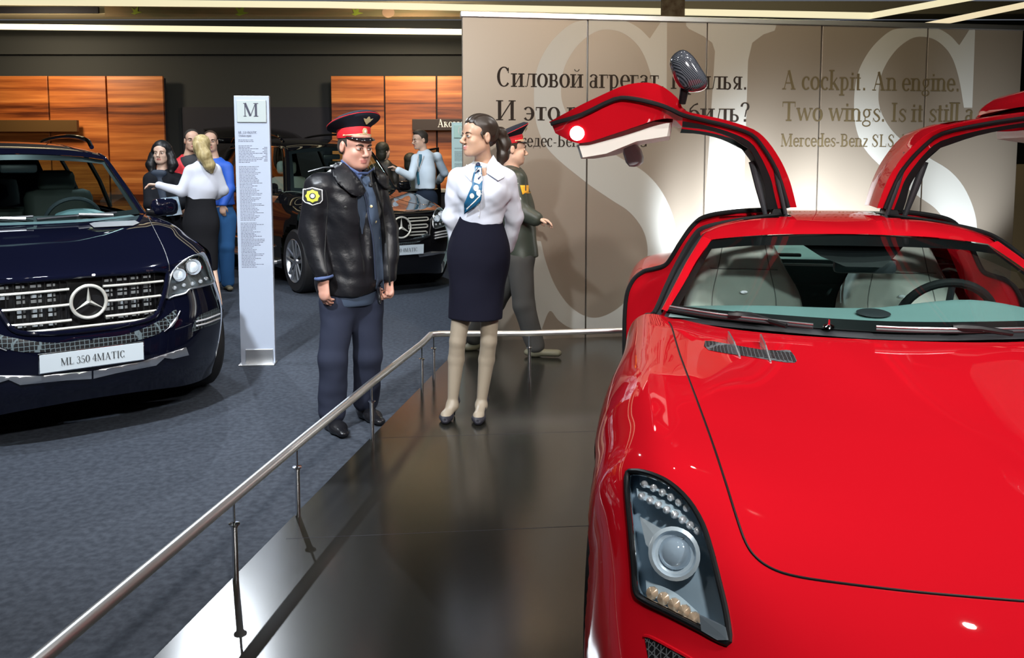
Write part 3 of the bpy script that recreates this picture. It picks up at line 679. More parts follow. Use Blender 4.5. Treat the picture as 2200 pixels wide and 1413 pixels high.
# headlight recess (its outline is traced on the fender, then cut out on both sides)
HLp = [(1348, 1028), (1362, 1013), (1400, 1020), (1440, 1040), (1480, 1078), (1510, 1128), (1530, 1190), (1548, 1260), (1562, 1320), (1568, 1378), (1545, 1374), (1505, 1352), (1440, 1318), (1385, 1290), (1368, 1270), (1364, 1220), (1356, 1130)]
V, F, ins, N = T0.patch(HLp, .004, 9, 3)
def inHL(c):
    q = T0.px((-abs(c.x), c.y, c.z)); return ins(*q) and c.y < 1.0
rim = T0.path(HLp, .003, 3, True)
cut(body, inHL)
hl_root = []
for sgn in (1, -1):
    f = lambda P: [(p[0]*sgn, p[1], p[2]) for p in P]
    fl2 = (lambda FF: FF) if sgn == 1 else (lambda FF: [q[::-1] for q in FF])
    lens = mk('headlight', f([v+n*.010 for v, n in zip(V, N)]), fl2(F), M['lamp_glass'], car)
    tag(lens, 'clear curved headlight cover')
    # dark bowl below the lens
    FW0 = Vector((-.10, -1, .38)).normalized(); inner = [v-FW0*.085 for v in V]
    mk('lamp_housing', f(inner), fl2(F), M.setdefault('housing', mat('lamp_housing', (.34, .44, .52), .35, .1)), lens)
    nb = len(rim); ri = [p-FW0*.09 for p in rim]
    SV = f(rim)+f(ri); SF = [(i, (i+1) % nb, nb+(i+1) % nb, nb+i) for i in range(nb)]
    mk('lamp_wall', SV, SF, M['housing'], lens)
    MB().tube(f(rim), .0062, 8, True).build('bezel', M['black_trim'], lens)
    MB().tube([Vector(p)-FW0*.012+(sum((Vector(q) for q in f(rim)), Vector())/len(rim)-Vector(p))*.045 for p in f(rim)], .0026, 6, True).build('chrome_rim', M['chrome'], lens)
    def on(px, py, d):
        p, n = T0.hit(px, py); p = p-FW0*d; return Vector((p.x*sgn, p.y, p.z)), Vector((n.x*sgn, n.y, n.z))
    fw = Vector((-.15*sgn, -1, .35)).normalized(); M.setdefault('ringm', mat('satin_ring', (.62, .70, .76), .25, .3))
    c, n = on(1447, 1190, .035)
    MB().lathe([(.034, -.05), (.052, .0), (.054, .014), (.046, .018), (.041, .004), (.034, 0)], c, fw, 28).build('projector_ring', M['ringm'], lens)
    MB().lathe([(.034, 0), (.032, .008), (.024, .016), (.010, .021), (0, .022)], c, fw, 24).build('projector_lens', mat('projector_glass', (.42, .52, .62), .03, .3, 1.0, 1.0), lens)
    # reflector wedge beside the projector
    q = [on(px, py, .030)[0] for px, py in ((1372, 1110), (1440, 1150), (1468, 1158), (1418, 1170), (1405, 1195), (1385, 1170))]
    MB().prism(q, fw, .006).build('reflector', M['ringm'], lens, smooth=False)
    # two stepped light blades with a row of leds each, and the amber row below
    for A, B, nled, wd in (((1372, 1030), (1482, 1092), 6, 13), ((1366, 1056), (1505, 1142), 8, 13), ((1386, 1262), (1500, 1332), 5, 20)):
        Cn = ((A[0]+B[0])/2+6, (A[1]+B[1])/2-8)
        bl = spline([A, Cn, B], 6); U = [on(x, y+wd*.9, .028)[0] for x, y in bl]; W = [on(x-4, y-wd*.6, .045)[0] for x, y in bl]
        k = len(bl); BV = U+W; BF = [(i, i+1, k+i+1, k+i) for i in range(k-1)]
        mk('light_blade', BV, BF, M.setdefault('blade', mat('lamp_blade', (.50, .62, .70), .3, .1)), lens)
        for j in range(nled):
            t = (j+.5)/nled; x = A[0]+(B[0]-A[0])*t+6*4*t*(1-t)*.5; y = A[1]+(B[1]-A[1])*t-8*4*t*(1-t)*.5+wd*.45
            p, n = on(x, y, .022)
            MB().lathe([(.0085 if nled > 5 else .013, -.012), (.0085 if nled > 5 else .013, 0), (.005, .006), (0, .009)], p, fw, 10).build('led', M['led'] if nled > 5 else M.setdefault('amber', mat('amber_led', (.75, .55, .38), .12, .5)), lens)
    p = [on(px, py, .0)[0] for px, py in ((1504, 1320), (1560, 1345), (1566, 1372), (1542, 1372), (1508, 1352))]
    MB().prism(p, fw, .012).build('washer_cap', mat('grey_cap', (.12, .14, .16), .35), lens, smooth=False)
# bonnet: its shut line traced over the hood and mirrored
SH = [(1437, 692), (1444, 705), (1462, 765), (1502, 872), (1532, 955), (1560, 1040), (1582, 1110), (1602, 1165), (1625, 1198), (1660, 1222), (1710, 1238), (1800, 1252), (1950, 1270), (2080, 1282), (2190, 1291)]
sh = T0.path(SH, .0006, 5)
cen = [Vector((x, sh[-1].y-.0*(x-sh[-1].x), 0)) for x in np.linspace(sh[-1].x, 0, 5)[1:]]
gap = [p for p in sh]
for c in cen:
    h = T0.t.ray_cast(Vector((c.x, sh[-1].y, 2)), Vector((0, 0, -1)));  gap.append(h[0]+Vector((0, 0, .0006)))
tube2('bonnet_gap', gap, .0028, M['black_trim'], car, 6)
# bonnet vents with fins
VP = [(1514, 736), (1530, 733), (1640, 752), (1690, 752), (1700, 756), (1712, 776), (1690, 779), (1600, 765), (1522, 752)]
V, F, ins2, N2 = T0.patch(VP, .0012, 7, 2)
m_mesh = bpy.data.materials.new('honeycomb_grille'); m_mesh.use_nodes = True; nt = m_mesh.node_tree; b_ = nt.nodes['Principled BSDF']
tc = nt.nodes.new('ShaderNodeTexCoord'); vo = nt.nodes.new('ShaderNodeTexVoronoi'); vo.feature = 'DISTANCE_TO_EDGE'; vo.inputs['Scale'].default_value = 85; vo.inputs['Randomness'].default_value = .15
cr = nt.nodes.new('ShaderNodeValToRGB'); cr.color_ramp.elements[0].position = .05; cr.color_ramp.elements[0].color = (.10, .11, .12, 1); cr.color_ramp.elements[1].position = .1; cr.color_ramp.elements[1].color = (.004, .004, .005, 1)
nt.links.new(tc.outputs['Object'], vo.inputs['Vector']); nt.links.new(vo.outputs['Distance'], cr.inputs[0]); nt.links.new(cr.outputs[0], b_.inputs['Base Color']); b_.inputs['Roughness'].default_value = .4
M['honey'] = m_mesh
va, vb = both('bonnet_vent', V, F, M['honey'], car)
for par, s in ((va, 1), (vb, -1)):
    for A, B in (((1557, 716), (1588, 768)), ((1626, 722), (1654, 778))):
        a0, n0 = T0.hit(A[0]+6, A[1]+14); b0, n1 = T0.hit(*B); up = Vector((0, 0, 1))
        P = [a0-up*.004, a0+up*.030, (a0+b0)/2+up*.024, b0+up*.003, b0-up*.004]
        P = [Vector((p.x*s, p.y, p.z)) for p in P]
        MB().prism(P, (1, 0, 0), .005).build('fin', M['silver'], par, smooth=False)
# intake mesh in the bumper corner, and the crease running under the lamp
TF = Tracer(car, [body, fas])
V, F, _, N = TF.patch([(1386, 1366), (1402, 1370), (1440, 1390), (1486, 1416), (1500, 1450), (1400, 1450)], .002, 7, 1); both('corner_intake', V, F, M['honey'], car)
P = TF.path([(1386, 1366), (1402, 1370), (1440, 1390), (1486, 1416), (1520, 1440)], .002, 3); tube2('intake_lip', P, .004, RP, car, 6)
GI = [[(s*x, y, z) for x, y in ((.40, .10), (.60, .19), (.80, .36))] for s in (1,) for z in (.19, .33, .47)]
for s in (1, -1):
    V, F = gridfaces(netsurf([[(s*x, y, z) for x, y in ((.40, .10), (.60, .19), (.80, .36))] for z in (.19, .33, .47)], 2, 3)); mk('intake_grille', V, F, M['honey'], car)
    b = MB()
    for z in (.27, .35): b.tube([(s*.42, .075, z), (s*.60, .15, z), (s*.77, .30, z)], .008, 6)
    b.build('intake_bar', M['black_trim'], car)
# wheels
for s in (-1, 1):
    for a, R in ((.97, .335), (3.65, .345)): wheel(car, (s*.812, a, R+.004), R, .245, 7, s, .245, M['silver'], False)
# windscreen
Gr = [[(-.745, 1.945, .938), (-.50, 1.795, .94), (0, 1.665, .942), (.50, 1.795, .94), (.745, 1.945, .938)],
      [(-.68, 2.14, 1.02), (-.45, 2.03, 1.035), (0, 1.93, 1.045), (.45, 2.03, 1.035), (.68, 2.14, 1.02)],
      [(-.615, 2.33, 1.10), (-.40, 2.25, 1.125), (0, 2.18, 1.135), (.40, 2.25, 1.125), (.615, 2.33, 1.10)],
      [(-.56, 2.49, 1.165), (-.36, 2.44, 1.192), (0, 2.39, 1.207), (.36, 2.44, 1.192), (.56, 2.49, 1.165)]]
WG = netsurf(Gr, 8, 8); r_, c_ = WG.shape[:2]; V, F = gridfaces(WG); ws = mk('windscreen', V, F, M['car_glass'], car)
# black printed border of the screen (bottom deep, sides and top narrow)
def border(i, j): return i < 2 or i >= r_-5 or j < 1 or j >= c_-2
V, F = gridfaces(WG, border); mk('screen_border', [(v[0], v[1]+.004, v[2]-.004) for v in V], F, M['black_trim'], ws)
cowl = [[(x, y-.02, z-.024) for x, y, z in ((-.76, 1.945, .935), (-.50, 1.795, .94), (0, 1.665, .942), (.50, 1.795, .94), (.76, 1.945, .935))], [(x, y+.03, z-.002) for x, y, z in ((-.745, 1.945, .938), (-.50, 1.795, .94), (0, 1.665, .942), (.50, 1.795, .94), (.745, 1.945, .938))]]
V, F = gridfaces(netsurf(cowl, 2, 8)); mk('cowl_trim', V, F, M['dark_plastic'], car)
# windscreen pillars, header, roof and tail
GE = [(-.745, 1.945, .938), (-.68, 2.14, 1.02), (-.625, 2.31, 1.095), (-.56, 2.487, 1.165)]
DE = [(-.765, 1.99, .918), (-.715, 2.155, 1.008), (-.668, 2.30, 1.085), (-.607, 2.49, 1.168)]
mid = [tuple((np.array(g)+np.array(d))/2+np.array((-.012, 0, .012))) for g, d in zip(GE, DE)]
PG = netsurf([GE, mid, DE], 4, 6); V, F = gridfaces(PG); both('windscreen_pillar', V, F, RP, car)
R_ = half(
 [(0, 2.385, 1.208), (-.20, 2.40, 1.203), (-.36, 2.435, 1.193), (-.56, 2.487, 1.166), (-.60, 2.50, 1.150)],
 [(0, 2.47, 1.232), (-.20, 2.48, 1.230), (-.36, 2.51, 1.220), (-.53, 2.55, 1.196), (-.605, 2.53, 1.168)],
 [(0, 2.64, 1.256), (-.20, 2.64, 1.256), (-.36, 2.65, 1.248), (-.50, 2.63, 1.222), (-.605, 2.60, 1.185)],
 [(0, 2.85, 1.268), (-.20, 2.85, 1.266), (-.36, 2.85, 1.258), (-.54, 2.85, 1.226), (-.62, 2.85, 1.20)],
 [(0, 3.05, 1.268), (-.20, 3.05, 1.266), (-.36, 3.05, 1.258), (-.53, 3.05, 1.228), (-.61, 3.05, 1.205)],
 [(0, 3.35, 1.245), (-.20, 3.35, 1.243), (-.36, 3.35, 1.232), (-.52, 3.36, 1.195), (-.60, 3.36, 1.15)],
 [(0, 3.75, 1.155), (-.20, 3.75, 1.15), (-.36, 3.75, 1.14), (-.51, 3.76, 1.09), (-.60, 3.76, 1.03)],
 [(0, 4.12, 1.03), (-.20, 4.12, 1.028), (-.36, 4.12, 1.02), (-.52, 4.12, .985), (-.62, 4.12, .94)],
 [(0, 4.40, .965), (-.20, 4.40, .962), (-.36, 4.40, .955), (-.54, 4.40, .93), (-.66, 4.38, .90)],
 [(0, 4.62, .92), (-.20, 4.61, .918), (-.36, 4.60, .91), (-.54, 4.56, .885), (-.70, 4.50, .85)])
RG = netsurf(mirror_net(R_), 6, 6); V, F = gridfaces(RG); roof = mk('roof_panel', V, F, RP, car)
isrg = lambda c: abs(c.x) < .46 and 3.28 < c.y < 4.05
cut(roof, lambda c: (abs(c.x) > .205 and 2.66 < c.y < 3.0) or isrg(c))
V, F = gridfaces(RG); rg = mk('rear_window', V, F, M['car_glass'], car); cut(rg, lambda c: not isrg(c))
# rear quarter
Q_ = half(
 [(-.61, 3.06, 1.20), (-.685, 3.08, 1.09), (-.745, 3.11, .985), (-.80, 3.14, .948), (-.875, 3.16, .925), (-.94, 3.17, .85), (-.968, 3.17, .74), (-.965, 3.15, .50), (-.94, 3.12, .16)],
 [(-.60, 3.36, 1.15), (-.675, 3.36, 1.06), (-.745, 3.38, .985), (-.81, 3.40, .962), (-.895, 3.42, .93), (-.955, 3.42, .85), (-.975, 3.42, .74), (-.97, 3.42, .50), (-.95, 3.42, .16)],
 [(-.60, 3.76, 1.03), (-.68, 3.76, .995), (-.75, 3.76, .968), (-.82, 3.76, .955), (-.90, 3.76, .925), (-.955, 3.76, .85), (-.975, 3.76, .72), (-.97, 3.76, .50), (-.95, 3.76, .16)],
 [(-.62, 4.12, .94), (-.69, 4.12, .935), (-.76, 4.11, .925), (-.82, 4.10, .91), (-.88, 4.10, .88), (-.93, 4.09, .80), (-.945, 4.09, .68), (-.94, 4.09, .50), (-.92, 4.08, .18)],
 [(-.70, 4.50, .85), (-.74, 4.48, .84), (-.78, 4.46, .82), (-.81, 4.44, .80), (-.85, 4.41, .76), (-.88, 4.38, .70), (-.89, 4.38, .60), (-.885, 4.38, .45), (-.87, 4.38, .25)],
 [(-.66, 4.60, .60), (-.68, 4.60, .60), (-.70, 4.59, .59), (-.72, 4.58, .58), (-.75, 4.56, .57), (-.78, 4.54, .55), (-.79, 4.53, .5), (-.79, 4.52, .42), (-.78, 4.5, .28)])
V, F = gridfaces(netsurf(Q_, 6, 6))
for o in both('rear_quarter', V, F, RP, car): cut(o, lambda c: (c.y-3.65)**2+(c.z-.345)**2 < .385**2)
MB().box((0, 4.50, .62), (1.50, .12, .50), bev=.04).build('rear_panel', RP, car)
V, F = gridfaces(netsurf(half([(-.905, 2.09, .30), (-.93, 2.6, .30), (-.95, 3.14, .30)], [(-.90, 2.09, .16), (-.92, 2.6, .16), (-.94, 3.14, .16)], [(-.78, 2.09, .15), (-.78, 2.6, .15), (-.78, 3.14, .15)]), 3, 4)); both('door_sill', V, F, RP, car)
V, F = gridfaces(netsurf(half([(-.905, 2.09, .30), (-.93, 2.6, .30), (-.95, 3.14, .30)], [(-.74, 2.09, .32), (-.74, 2.6, .32), (-.74, 3.14, .32)]), 3, 4)); both('sill_top', V, F, M['dark_plastic'], car)
# rear door jamb: red inner face from the outer seal inwards
OC = [(-.25, 3.0, 1.268), (-.42, 3.03, 1.255), (-.56, 3.05, 1.228), (-.625, 3.06, 1.18), (-.685, 3.08, 1.09), (-.735, 3.11, 1.00), (-.765, 3.125, .965), (-.82, 3.14, .945), (-.875, 3.16, .925), (-.93, 3.17, .87), (-.962, 3.17, .76), (-.965, 3.15, .50), (-.945, 3.12, .25)]
IC = [(-.25, 2.94, 1.22), (-.36, 2.94, 1.205), (-.46, 2.95, 1.18), (-.53, 2.97, 1.12), (-.58, 3.0, 1.04), (-.63, 3.03, .94), (-.66, 3.05, .88), (-.69, 3.06, .84), (-.72, 3.07, .80), (-.74, 3.08, .72), (-.75, 3.08, .62), (-.75, 3.07, .45), (-.75, 3.05, .25)]
MC = [tuple((np.array(a)*.5+np.array(b)*.5)+np.array((-.012, .03, .0))) for a, b in zip(OC, IC)]
V, F = gridfaces(netsurf([OC, MC, IC], 4, 3)); both('door_jamb', V, F, RP, car)
tube2('door_seal', [Vector(p)+Vector((0, -.008, .004)) for p in spline(OC, 5)], .011, M['rubber'], car, 8)
FA = [(-.905, 2.10, .30), (-.905, 2.10, .60), (-.885, 2.09, .80), (-.83, 2.06, .895)]+DE+[(-.56, 2.60, 1.20), (-.44, 2.64, 1.238), (-.33, 2.67, 1.256), (-.235, 2.70, 1.266), (-.21, 2.78, 1.268), (-.21, 2.95, 1.268)]
FC = [(-.88, 2.16, .30), (-.88, 2.16, .60), (-.868, 2.16, .79), (-.835, 2.15, .872), (-.795, 2.08, .903), (-.748, 2.23, .992), (-.70, 2.37, 1.078), (-.637, 2.55, 1.165), (-.585, 2.66, 1.20), (-.45, 2.70, 1.230), (-.335, 2.73, 1.246), (-.245, 2.76, 1.256), (-.23, 2.85, 1.25), (-.23, 2.95, 1.25)]
MFC = [tuple((np.array(a_)+np.array(b_))/2+np.array((0, -.01, -.006))) for a_, b_ in zip(FA, FC)]
V, F = gridfaces(netsurf([FA, MFC, FC], 3, 4)); both('opening_trim', V, F, M['rubber'], car)
tube2('opening_seal', [Vector(p)+Vector((0, -.004, .004)) for p in spline(FC, 5)], .011, M['rubber'], car, 8)
# bulkhead, footwell and floor
b = MB(); b.box((0, 2.75, .22), (1.56, 1.9, .05)); b.box((0, 1.98, .55), (1.5, .04, .62)); b.box((0, 3.46, .60), (1.42, .05, .66)); b.build('cabin_floor', M['dark_plastic'], car, smooth=False)
b = MB(); b.box((0, 3.72, .955), (1.10, .56, .03), Matrix.Rotation(.20, 3, 'X')); b.build('parcel_shelf', mat('grey_suede', (.34, .46, .44), .8), car, smooth=False)
b = MB(); b.box((0, 3.30, .98), (.50, .03, .03)); b.box((0, 3.33, .80), (.44, .02, .34)); b.box((0, 3.30, .86), (.42, .02, .012)); b.build('rear_net', mat('net_cloth', (.12, .16, .16), .8), car, smooth=False)
MB().box((0, 3.235, .975), (.50, .01, .012)).build('net_rail', mat('net_rail_satin', (.6, .66, .66), .4), car, smooth=False)
b = MB(); b.box((-.10, 3.60, .985), (.16, .04, .018), bev=.006); b.build('brake_light', M['black_trim'], car)
V, F = gridfaces(netsurf([[(-.50, 3.0, 1.235), (0, 3.0, 1.25), (.50, 3.0, 1.235)], [(-.46, 3.26, 1.20), (0, 3.26, 1.225), (.46, 3.26, 1.20)]], 2, 4)); mk('headlining', V, F, mat('headliner', (.10, .11, .12), .9), car)
V, F = gridfaces(netsurf([[(-.56, 2.50, 1.155), (0, 2.41, 1.195), (.56, 2.50, 1.155)], [(-.52, 2.66, 1.16), (0, 2.62, 1.19), (.52, 2.66, 1.16)]], 2, 4)); mk('headlining', V, F, bpy.data.materials['headliner'], car)
# dashboard
DM = mat('dashboard_leather', (.20, .30, .30), .55)
D_ = [[(-.74, 1.90, .925), (-.4, 1.80, .93), (0, 1.74, .932), (.4, 1.80, .93), (.74, 1.90, .925)],
      [(-.72, 2.05, .935), (-.4, 2.02, .945), (0, 2.0, .948), (.38, 2.0, .965), (.72, 2.05, .94)],
      [(-.70, 2.14, .915), (-.4, 2.13, .93), (0, 2.12, .935), (.38, 2.13, .985), (.70, 2.14, .925)],
      [(-.70, 2.20, .80), (-.4, 2.20, .80), (0, 2.20, .80), (.38, 2.21, .88), (.70, 2.20, .80)],
      [(-.70, 2.15, .55), (-.4, 2.15, .55), (0, 2.15, .55), (.38, 2.15, .55), (.70, 2.15, .55)]]
V, F = gridfaces(netsurf(D_, 5, 6)); mk('dashboard', V, F, DM, car)
MB().lathe([(0, .004), (.05, .004), (.06, 0), (.05, -.004)], (0, 1.95, .955), (0, -.1, 1), 20).build('dash_speaker', M['dark_plastic'], car)
c = Vector((.37, 2.36, .86)); ax = Vector((0, 1, .42)).normalized(); q = Vector((0, 0, 1)).rotation_difference(ax)
sw = MB().tube([c+q @ Vector((.182*math.cos(t), .182*math.sin(t), 0)) for t in np.linspace(0, 2*PI, 40, endpoint=False)], .018, 10, True).build('steering_wheel', M['rubber'], car)
b = MB(); b.lathe([(0, -.03), (.06, -.03), (.065, .0), (0, .01)], c, ax, 20)
for t in (.1, PI-.1, -PI/2): b.tube([c, c+q @ Vector((.175*math.cos(t), .175*math.sin(t), 0))], .014, 8)
b.build('steering_hub', M['dark_plastic'], sw)
# rear view mirror and its dark sensor shield
b = MB(); b.prism([(-.20, 2.36, 1.165), (.20, 2.36, 1.165), (.15, 2.31, 1.12), (.10, 2.27, 1.085), (-.04, 2.27, 1.085), (-.13, 2.31, 1.12)], (0, 1, .3), .03); b.build('sensor_shield', M['black_trim'], car, smooth=False)
MB().box((.06, 2.40, 1.075), (.25, .04, .065), bev=.018).build('rear_view_mirror', M['dark_plastic'], car)
# seats
SM = mat('pale_leather', (.68, .66, .60), .5, bump=((60, 60, 60), .1, .002)); SM2 = mat('pale_leather_seam', (.20, .19, .18), .6)
def seat(cx):
    S = [[(-.28, 2.98, .42), (-.25, 2.90, .50), (-.10, 2.93, .50), (.10, 2.93, .50), (.25, 2.90, .50), (.28, 2.98, .42)],
         [(-.295, 3.05, .62), (-.26, 2.93, .66), (-.11, 2.985, .66), (.11, 2.985, .66), (.26, 2.93, .66), (.295, 3.05, .62)],
         [(-.285, 3.12, .82), (-.25, 3.01, .82), (-.12, 3.04, .82), (.12, 3.04, .82), (.25, 3.01, .82), (.285, 3.12, .82)],
         [(-.215, 3.17, .96), (-.19, 3.09, .965), (-.10, 3.075, .965), (.10, 3.075, .965), (.19, 3.09, .965), (.215, 3.17, .96)],
         [(-.145, 3.21, 1.10), (-.13, 3.13, 1.11), (-.08, 3.11, 1.11), (.08, 3.11, 1.11), (.13, 3.13, 1.11), (.145, 3.21, 1.10)],
         [(-.11, 3.24, 1.135), (-.10, 3.19, 1.15), (-.06, 3.17, 1.152), (.06, 3.17, 1.152), (.10, 3.19, 1.15), (.11, 3.24, 1.135)]]
    GG = netsurf([[(cx+x, y, z) for x, y, z in r] for r in S], 5, 5); V, F = gridfaces(GG)
    o = mk('seat', V, F, SM, car); bk = [[(cx+x*1.0, y+.03, z) for x, y, z in (r[0], (r[0][0]*.6, r[0][1]+.06, r[0][2]), (r[5][0]*.6, r[5][1]+.06, r[5][2]), r[5])] for r in S]
    V, F = gridfaces(netsurf(bk, 4, 4)); mk('seat_shell', V, F, M['dark_plastic'], o)
    MB().box((cx, 2.72, .40), (.50, .50, .14), bev=.05).build('seat_cushion', SM, o)
    k = GG.shape[1]
    for j in (9, k-10):
        MB().tube([GG[i, j]+np.array((0, -.001, 0)) for i in range(0, GG.shape[0]-3)], .0025, 5).build('seam', SM2, o)
    fr = 15; MB().tube([GG[fr, j]+np.array((0, -.001, 0)) for j in range(7, k-7)], .003, 5).build('headrest_seam', SM2, o)
    b = MB(); c = Vector((cx, 3.028, .855)); b.lathe([(0, .003), (.017, .003), (.019, 0)], c, (0, -1, .25), 20); b.V = [(v[0], v[1], c.z+(v[2]-c.z)*.42) for v in b.V]
    bb = b.build('seat_emblem', M['silver'], o); bb.scale = (1, 1, 1)
    return o
seat(-.37); seat(.37)
# wipers: rest along the cowl
CW = [np.array(p) for p in WG[0]]; CX = [p[0] for p in CW]
def cow(x, up=.012, fwd=.012): return Vector((x, float(np.interp(x, CX, [p[1] for p in CW]))-fwd, float(np.interp(x, CX, [p[2] for p in CW]))+up))
def wiper(x0, x1, xh, f0, f1):
    xs = np.linspace(x0, x1, 9); P = [cow(x, .012-.006*k/8, f0+(f1-f0)*k/8) for k, x in enumerate(xs)]
    a = MB().tube(P, .0085, 8, flat=((0, 0, 1), 1, .8)).build('wiper', M['dark_plastic'], car)
    MB().tube([p+Vector((0, -.004, .010)) for p in P], .0035, 6).build('wiper_spine', M['silver'], a)
    h = cow(xh, .022, (f0+f1)/2); e = cow(xh+.16, .004, (f0+f1)/2+.028)
    MB().tube([h+Vector((-.03, 0, 0)), h, h+Vector((.05, -.002, 0)), e], [.010, .015, .012, .009], 8).build('wiper_arm', M['black_trim'], a)
wiper(-.735, -.255, -.50, .004, .038)
wiper(-.06, .52, .215, .030, .036)
MB().lathe([(0, .03), (.004, .028), (.006, .01), (.018, .004), (.02, 0)], cow(-.20, .004, .0), (0, -.2, 1), 12).build('washer_jet', M['chrome'], car)
# ------------------------------------------------------------------ gullwing doors, modelled shut and swung up about the roof hinge
HXZ = (-.18, 1.268); DPHI = math.radians(72)
def swing(p):
    db, dz = p[0]-HXZ[0], p[2]-HXZ[1]; c, s = math.cos(DPHI), math.sin(DPHI)
    return (HXZ[0]+db*c+dz*s, p[1], HXZ[1]-db*s+dz*c)
DO = [((-.206, 1.284), 2.72), ((-.306, 1.288), 2.71), ((-.374, 1.284), 2.70), ((-.444, 1.271), 2.68), ((-.534, 1.24), 2.64), ((-.602, 1.192), 2.58), ((-.676, 1.079), 2.42), ((-.722, .987), 2.28), ((-.758, .920), 2.15), ((-.812, .906), 2.12), ((-.888, .846), 2.10), ((-.922, .742), 2.10), ((-.916, .622), 2.11), ((-.902, .499), 2.13), ((-.886, .39), 2.16)]
DI = [(-.23, 1.165), (-.277, 1.17), (-.34, 1.18), (-.386, 1.179), (-.46, 1.172), (-.53, 1.15), (-.605, 1.075), (-.662, .985), (-.70, .893), (-.741, .866), (-.757, .80), (-.757, .72), (-.757, .62), (-.765, .48), (-.838, .395)]
DS = [(-.215, 1.25), (-.30, 1.25), (-.365, 1.248), (-.43, 1.238), (-.51, 1.214), (-.585, 1.175), (-.652, 1.075), (-.70, .985), (-.742, .908), (-.775, .872), (-.812, .825), (-.862, .743), (-.885, .671), (-.87, .526), (-.877, .395)]
REAR = [2.98, 2.99, 3.0, 3.01, 3.03, 3.05, 3.08, 3.10, 3.12, 3.14, 3.15, 3.16, 3.15, 3.14, 3.12]
def door(sgn, label):
    f = lambda P: [((q := swing(p))[0]*sgn, q[1], q[2]) for p in P]
    def surf(name, net, mt, parent, ku=3, kv=4, keep=None):
        G = netsurf(net, ku, kv); V, F = gridfaces(G, keep); return mk(name, f([tuple(v) for v in V]), F if sgn == 1 else [q[::-1] for q in F], mt, parent)
    def row(i, t): (b, z), a = DO[i]; bul = .010*math.sin(PI*t); return (b-bul*(.3 if i < 5 else 1), a+(REAR[i]-a)*t, z+bul*.6)
    outer = [[row(i, t) for t in (0, .06, .5, .94, 1)] for i in range(15)]
    win = lambda i, j: not (5*3 < i < 8*3+1 and 4 < j < 12)
    d = surf('gullwing_door', outer, RP, car, 3, 4, win)
    tag(d, label)
    gl = [[row(i, t) for t in (.04, .5, .96)] for i in (5, 6, 7, 8)]
    surf('side_window', [[(p[0]+.012, p[1], p[2]-.004) for p in r] for r in gl], M['car_glass'], d)
    for nm, A in (('front', lambda i: DO[i][1]), ('rear', lambda i: REAR[i])):
        k = 1 if nm == 'front' else -1
        o_ = [(DO[i][0][0], A(i), DO[i][0][1]) for i in range(15)]; s_ = [(DS[i][0], A(i)+.018*k, DS[i][1]) for i in range(15)]; i_ = [(DI[i][0], A(i)+.05*k, DI[i][1]) for i in range(15)]
        m_ = [tuple((np.array(a)+np.array(b))/2) for a, b in zip(s_, i_)]
        surf('door_edge', [o_, s_], RP, d, 2, 3)
        surf('inner_frame', [s_[:9], m_[:9]], RP, d, 2, 3); surf('arm_trim', [m_[:9], i_[:9]], M['rubber'], d, 2, 3); surf('inner_frame', [s_[8:], i_[8:]], RP, d, 2, 3)
        MB().tube(f([(p[0], p[1]-.008*k, p[2]) for p in spline([s_[i] for i in range(15)], 3)]), .0095, 8).build('door_seal', M['rubber'], d)
    inn = [[(DI[i][0], DO[i][1]+.05, DI[i][1]), (DI[i][0]+.01, (DO[i][1]+REAR[i])/2, DI[i][1]-.006), (DI[i][0], REAR[i]-.05, DI[i][1])] for i in range(15)]
    surf('inner_roof_trim', inn[:6], M['rubber'], d); surf('inner_door_skin', inn[8:], RP, d)
    for i0 in (0, 2):   # window frame bars on the inside
        surf('window_bar', [[(r[i0][0], r[i0][1], r[i0][2]), (r[i0][0], r[i0][1]+(.045 if i0 == 0 else -.045), r[i0][2])] for r in inn[5:9]], M['rubber'], d)
    # pale door card
    cp = [(-.765, .462), (-.705, .462), (-.690, .564), (-.700, .707), (-.680, .835), (-.732, .862), (-.757, .80), (-.759, .62)]
    q = MB(); n = len(cp); ys = [2.20, 2.235, 2.9, 3.02]
    V = []; 
    for kk, y in enumerate(ys):
        cx, cz = sum(p[0] for p in cp)/n, sum(p[1] for p in cp)/n; sc = .94 if kk in (0, 3) else 1
        V += [(cx+(p[0]-cx)*sc, y, cz+(p[1]-cz)*sc) for p in cp]
    F = [tuple(range(n)), tuple(3*n+i for i in reversed(range(n)))]+[(k*n+i, k*n+(i+1) % n, (k+1)*n+(i+1) % n, (k+1)*n+i) for k in range(3) for i in range(n)]
    q.add(f(V), F); tag(q.build('door_card', mat('cream_leather', (.62, .60, .55), .5), d), 'cream leather door card')
    q = MB().box((0, 0, 0), (.10, .42, .07), bev=.03); q.V = f([(v[0]-.655, v[1]+2.6, v[2]+.66) for v in q.V]); q.build('armrest', mat('grey_leather', (.30, .30, .32), .5), d)
    q = MB().lathe([(.016, 0), (.030, .002), (.027, .008), (0, .010)], (0, 0, 0), (0, -1, 0), 18); q.V = f([(v[0]-.806, v[1]+2.165, v[2]+.485) for v in q.V])
    q.build('door_lamp', mat('lit_door_lamp', (1, 1, 1), .3, emit=(1, .98, .95), es=5), d)
    # struts and hinge
    for (xa, za, xb, zb, y, r) in ((-.30, 1.245, -.372, 1.505, 2.78, .016), (-.215, 1.25, -.285, 1.545, 2.74, .014)):
        MB().tube([(xa*sgn, y, za), ((xa*.45+xb*.55)*sgn, y-.02, za*.45+zb*.55), (xb*sgn, y-.03, zb)], [r*.6, r, r], 10).build('gas_strut', M['dark_plastic'], d)
    MB().lathe([(0, -.04), (.030, -.04), (.034, 0), (.030, .05), (0, .05)], (-.245*sgn, 2.80, 1.268), (0, 1, 0), 16).build('hinge', M['black_trim'], d)
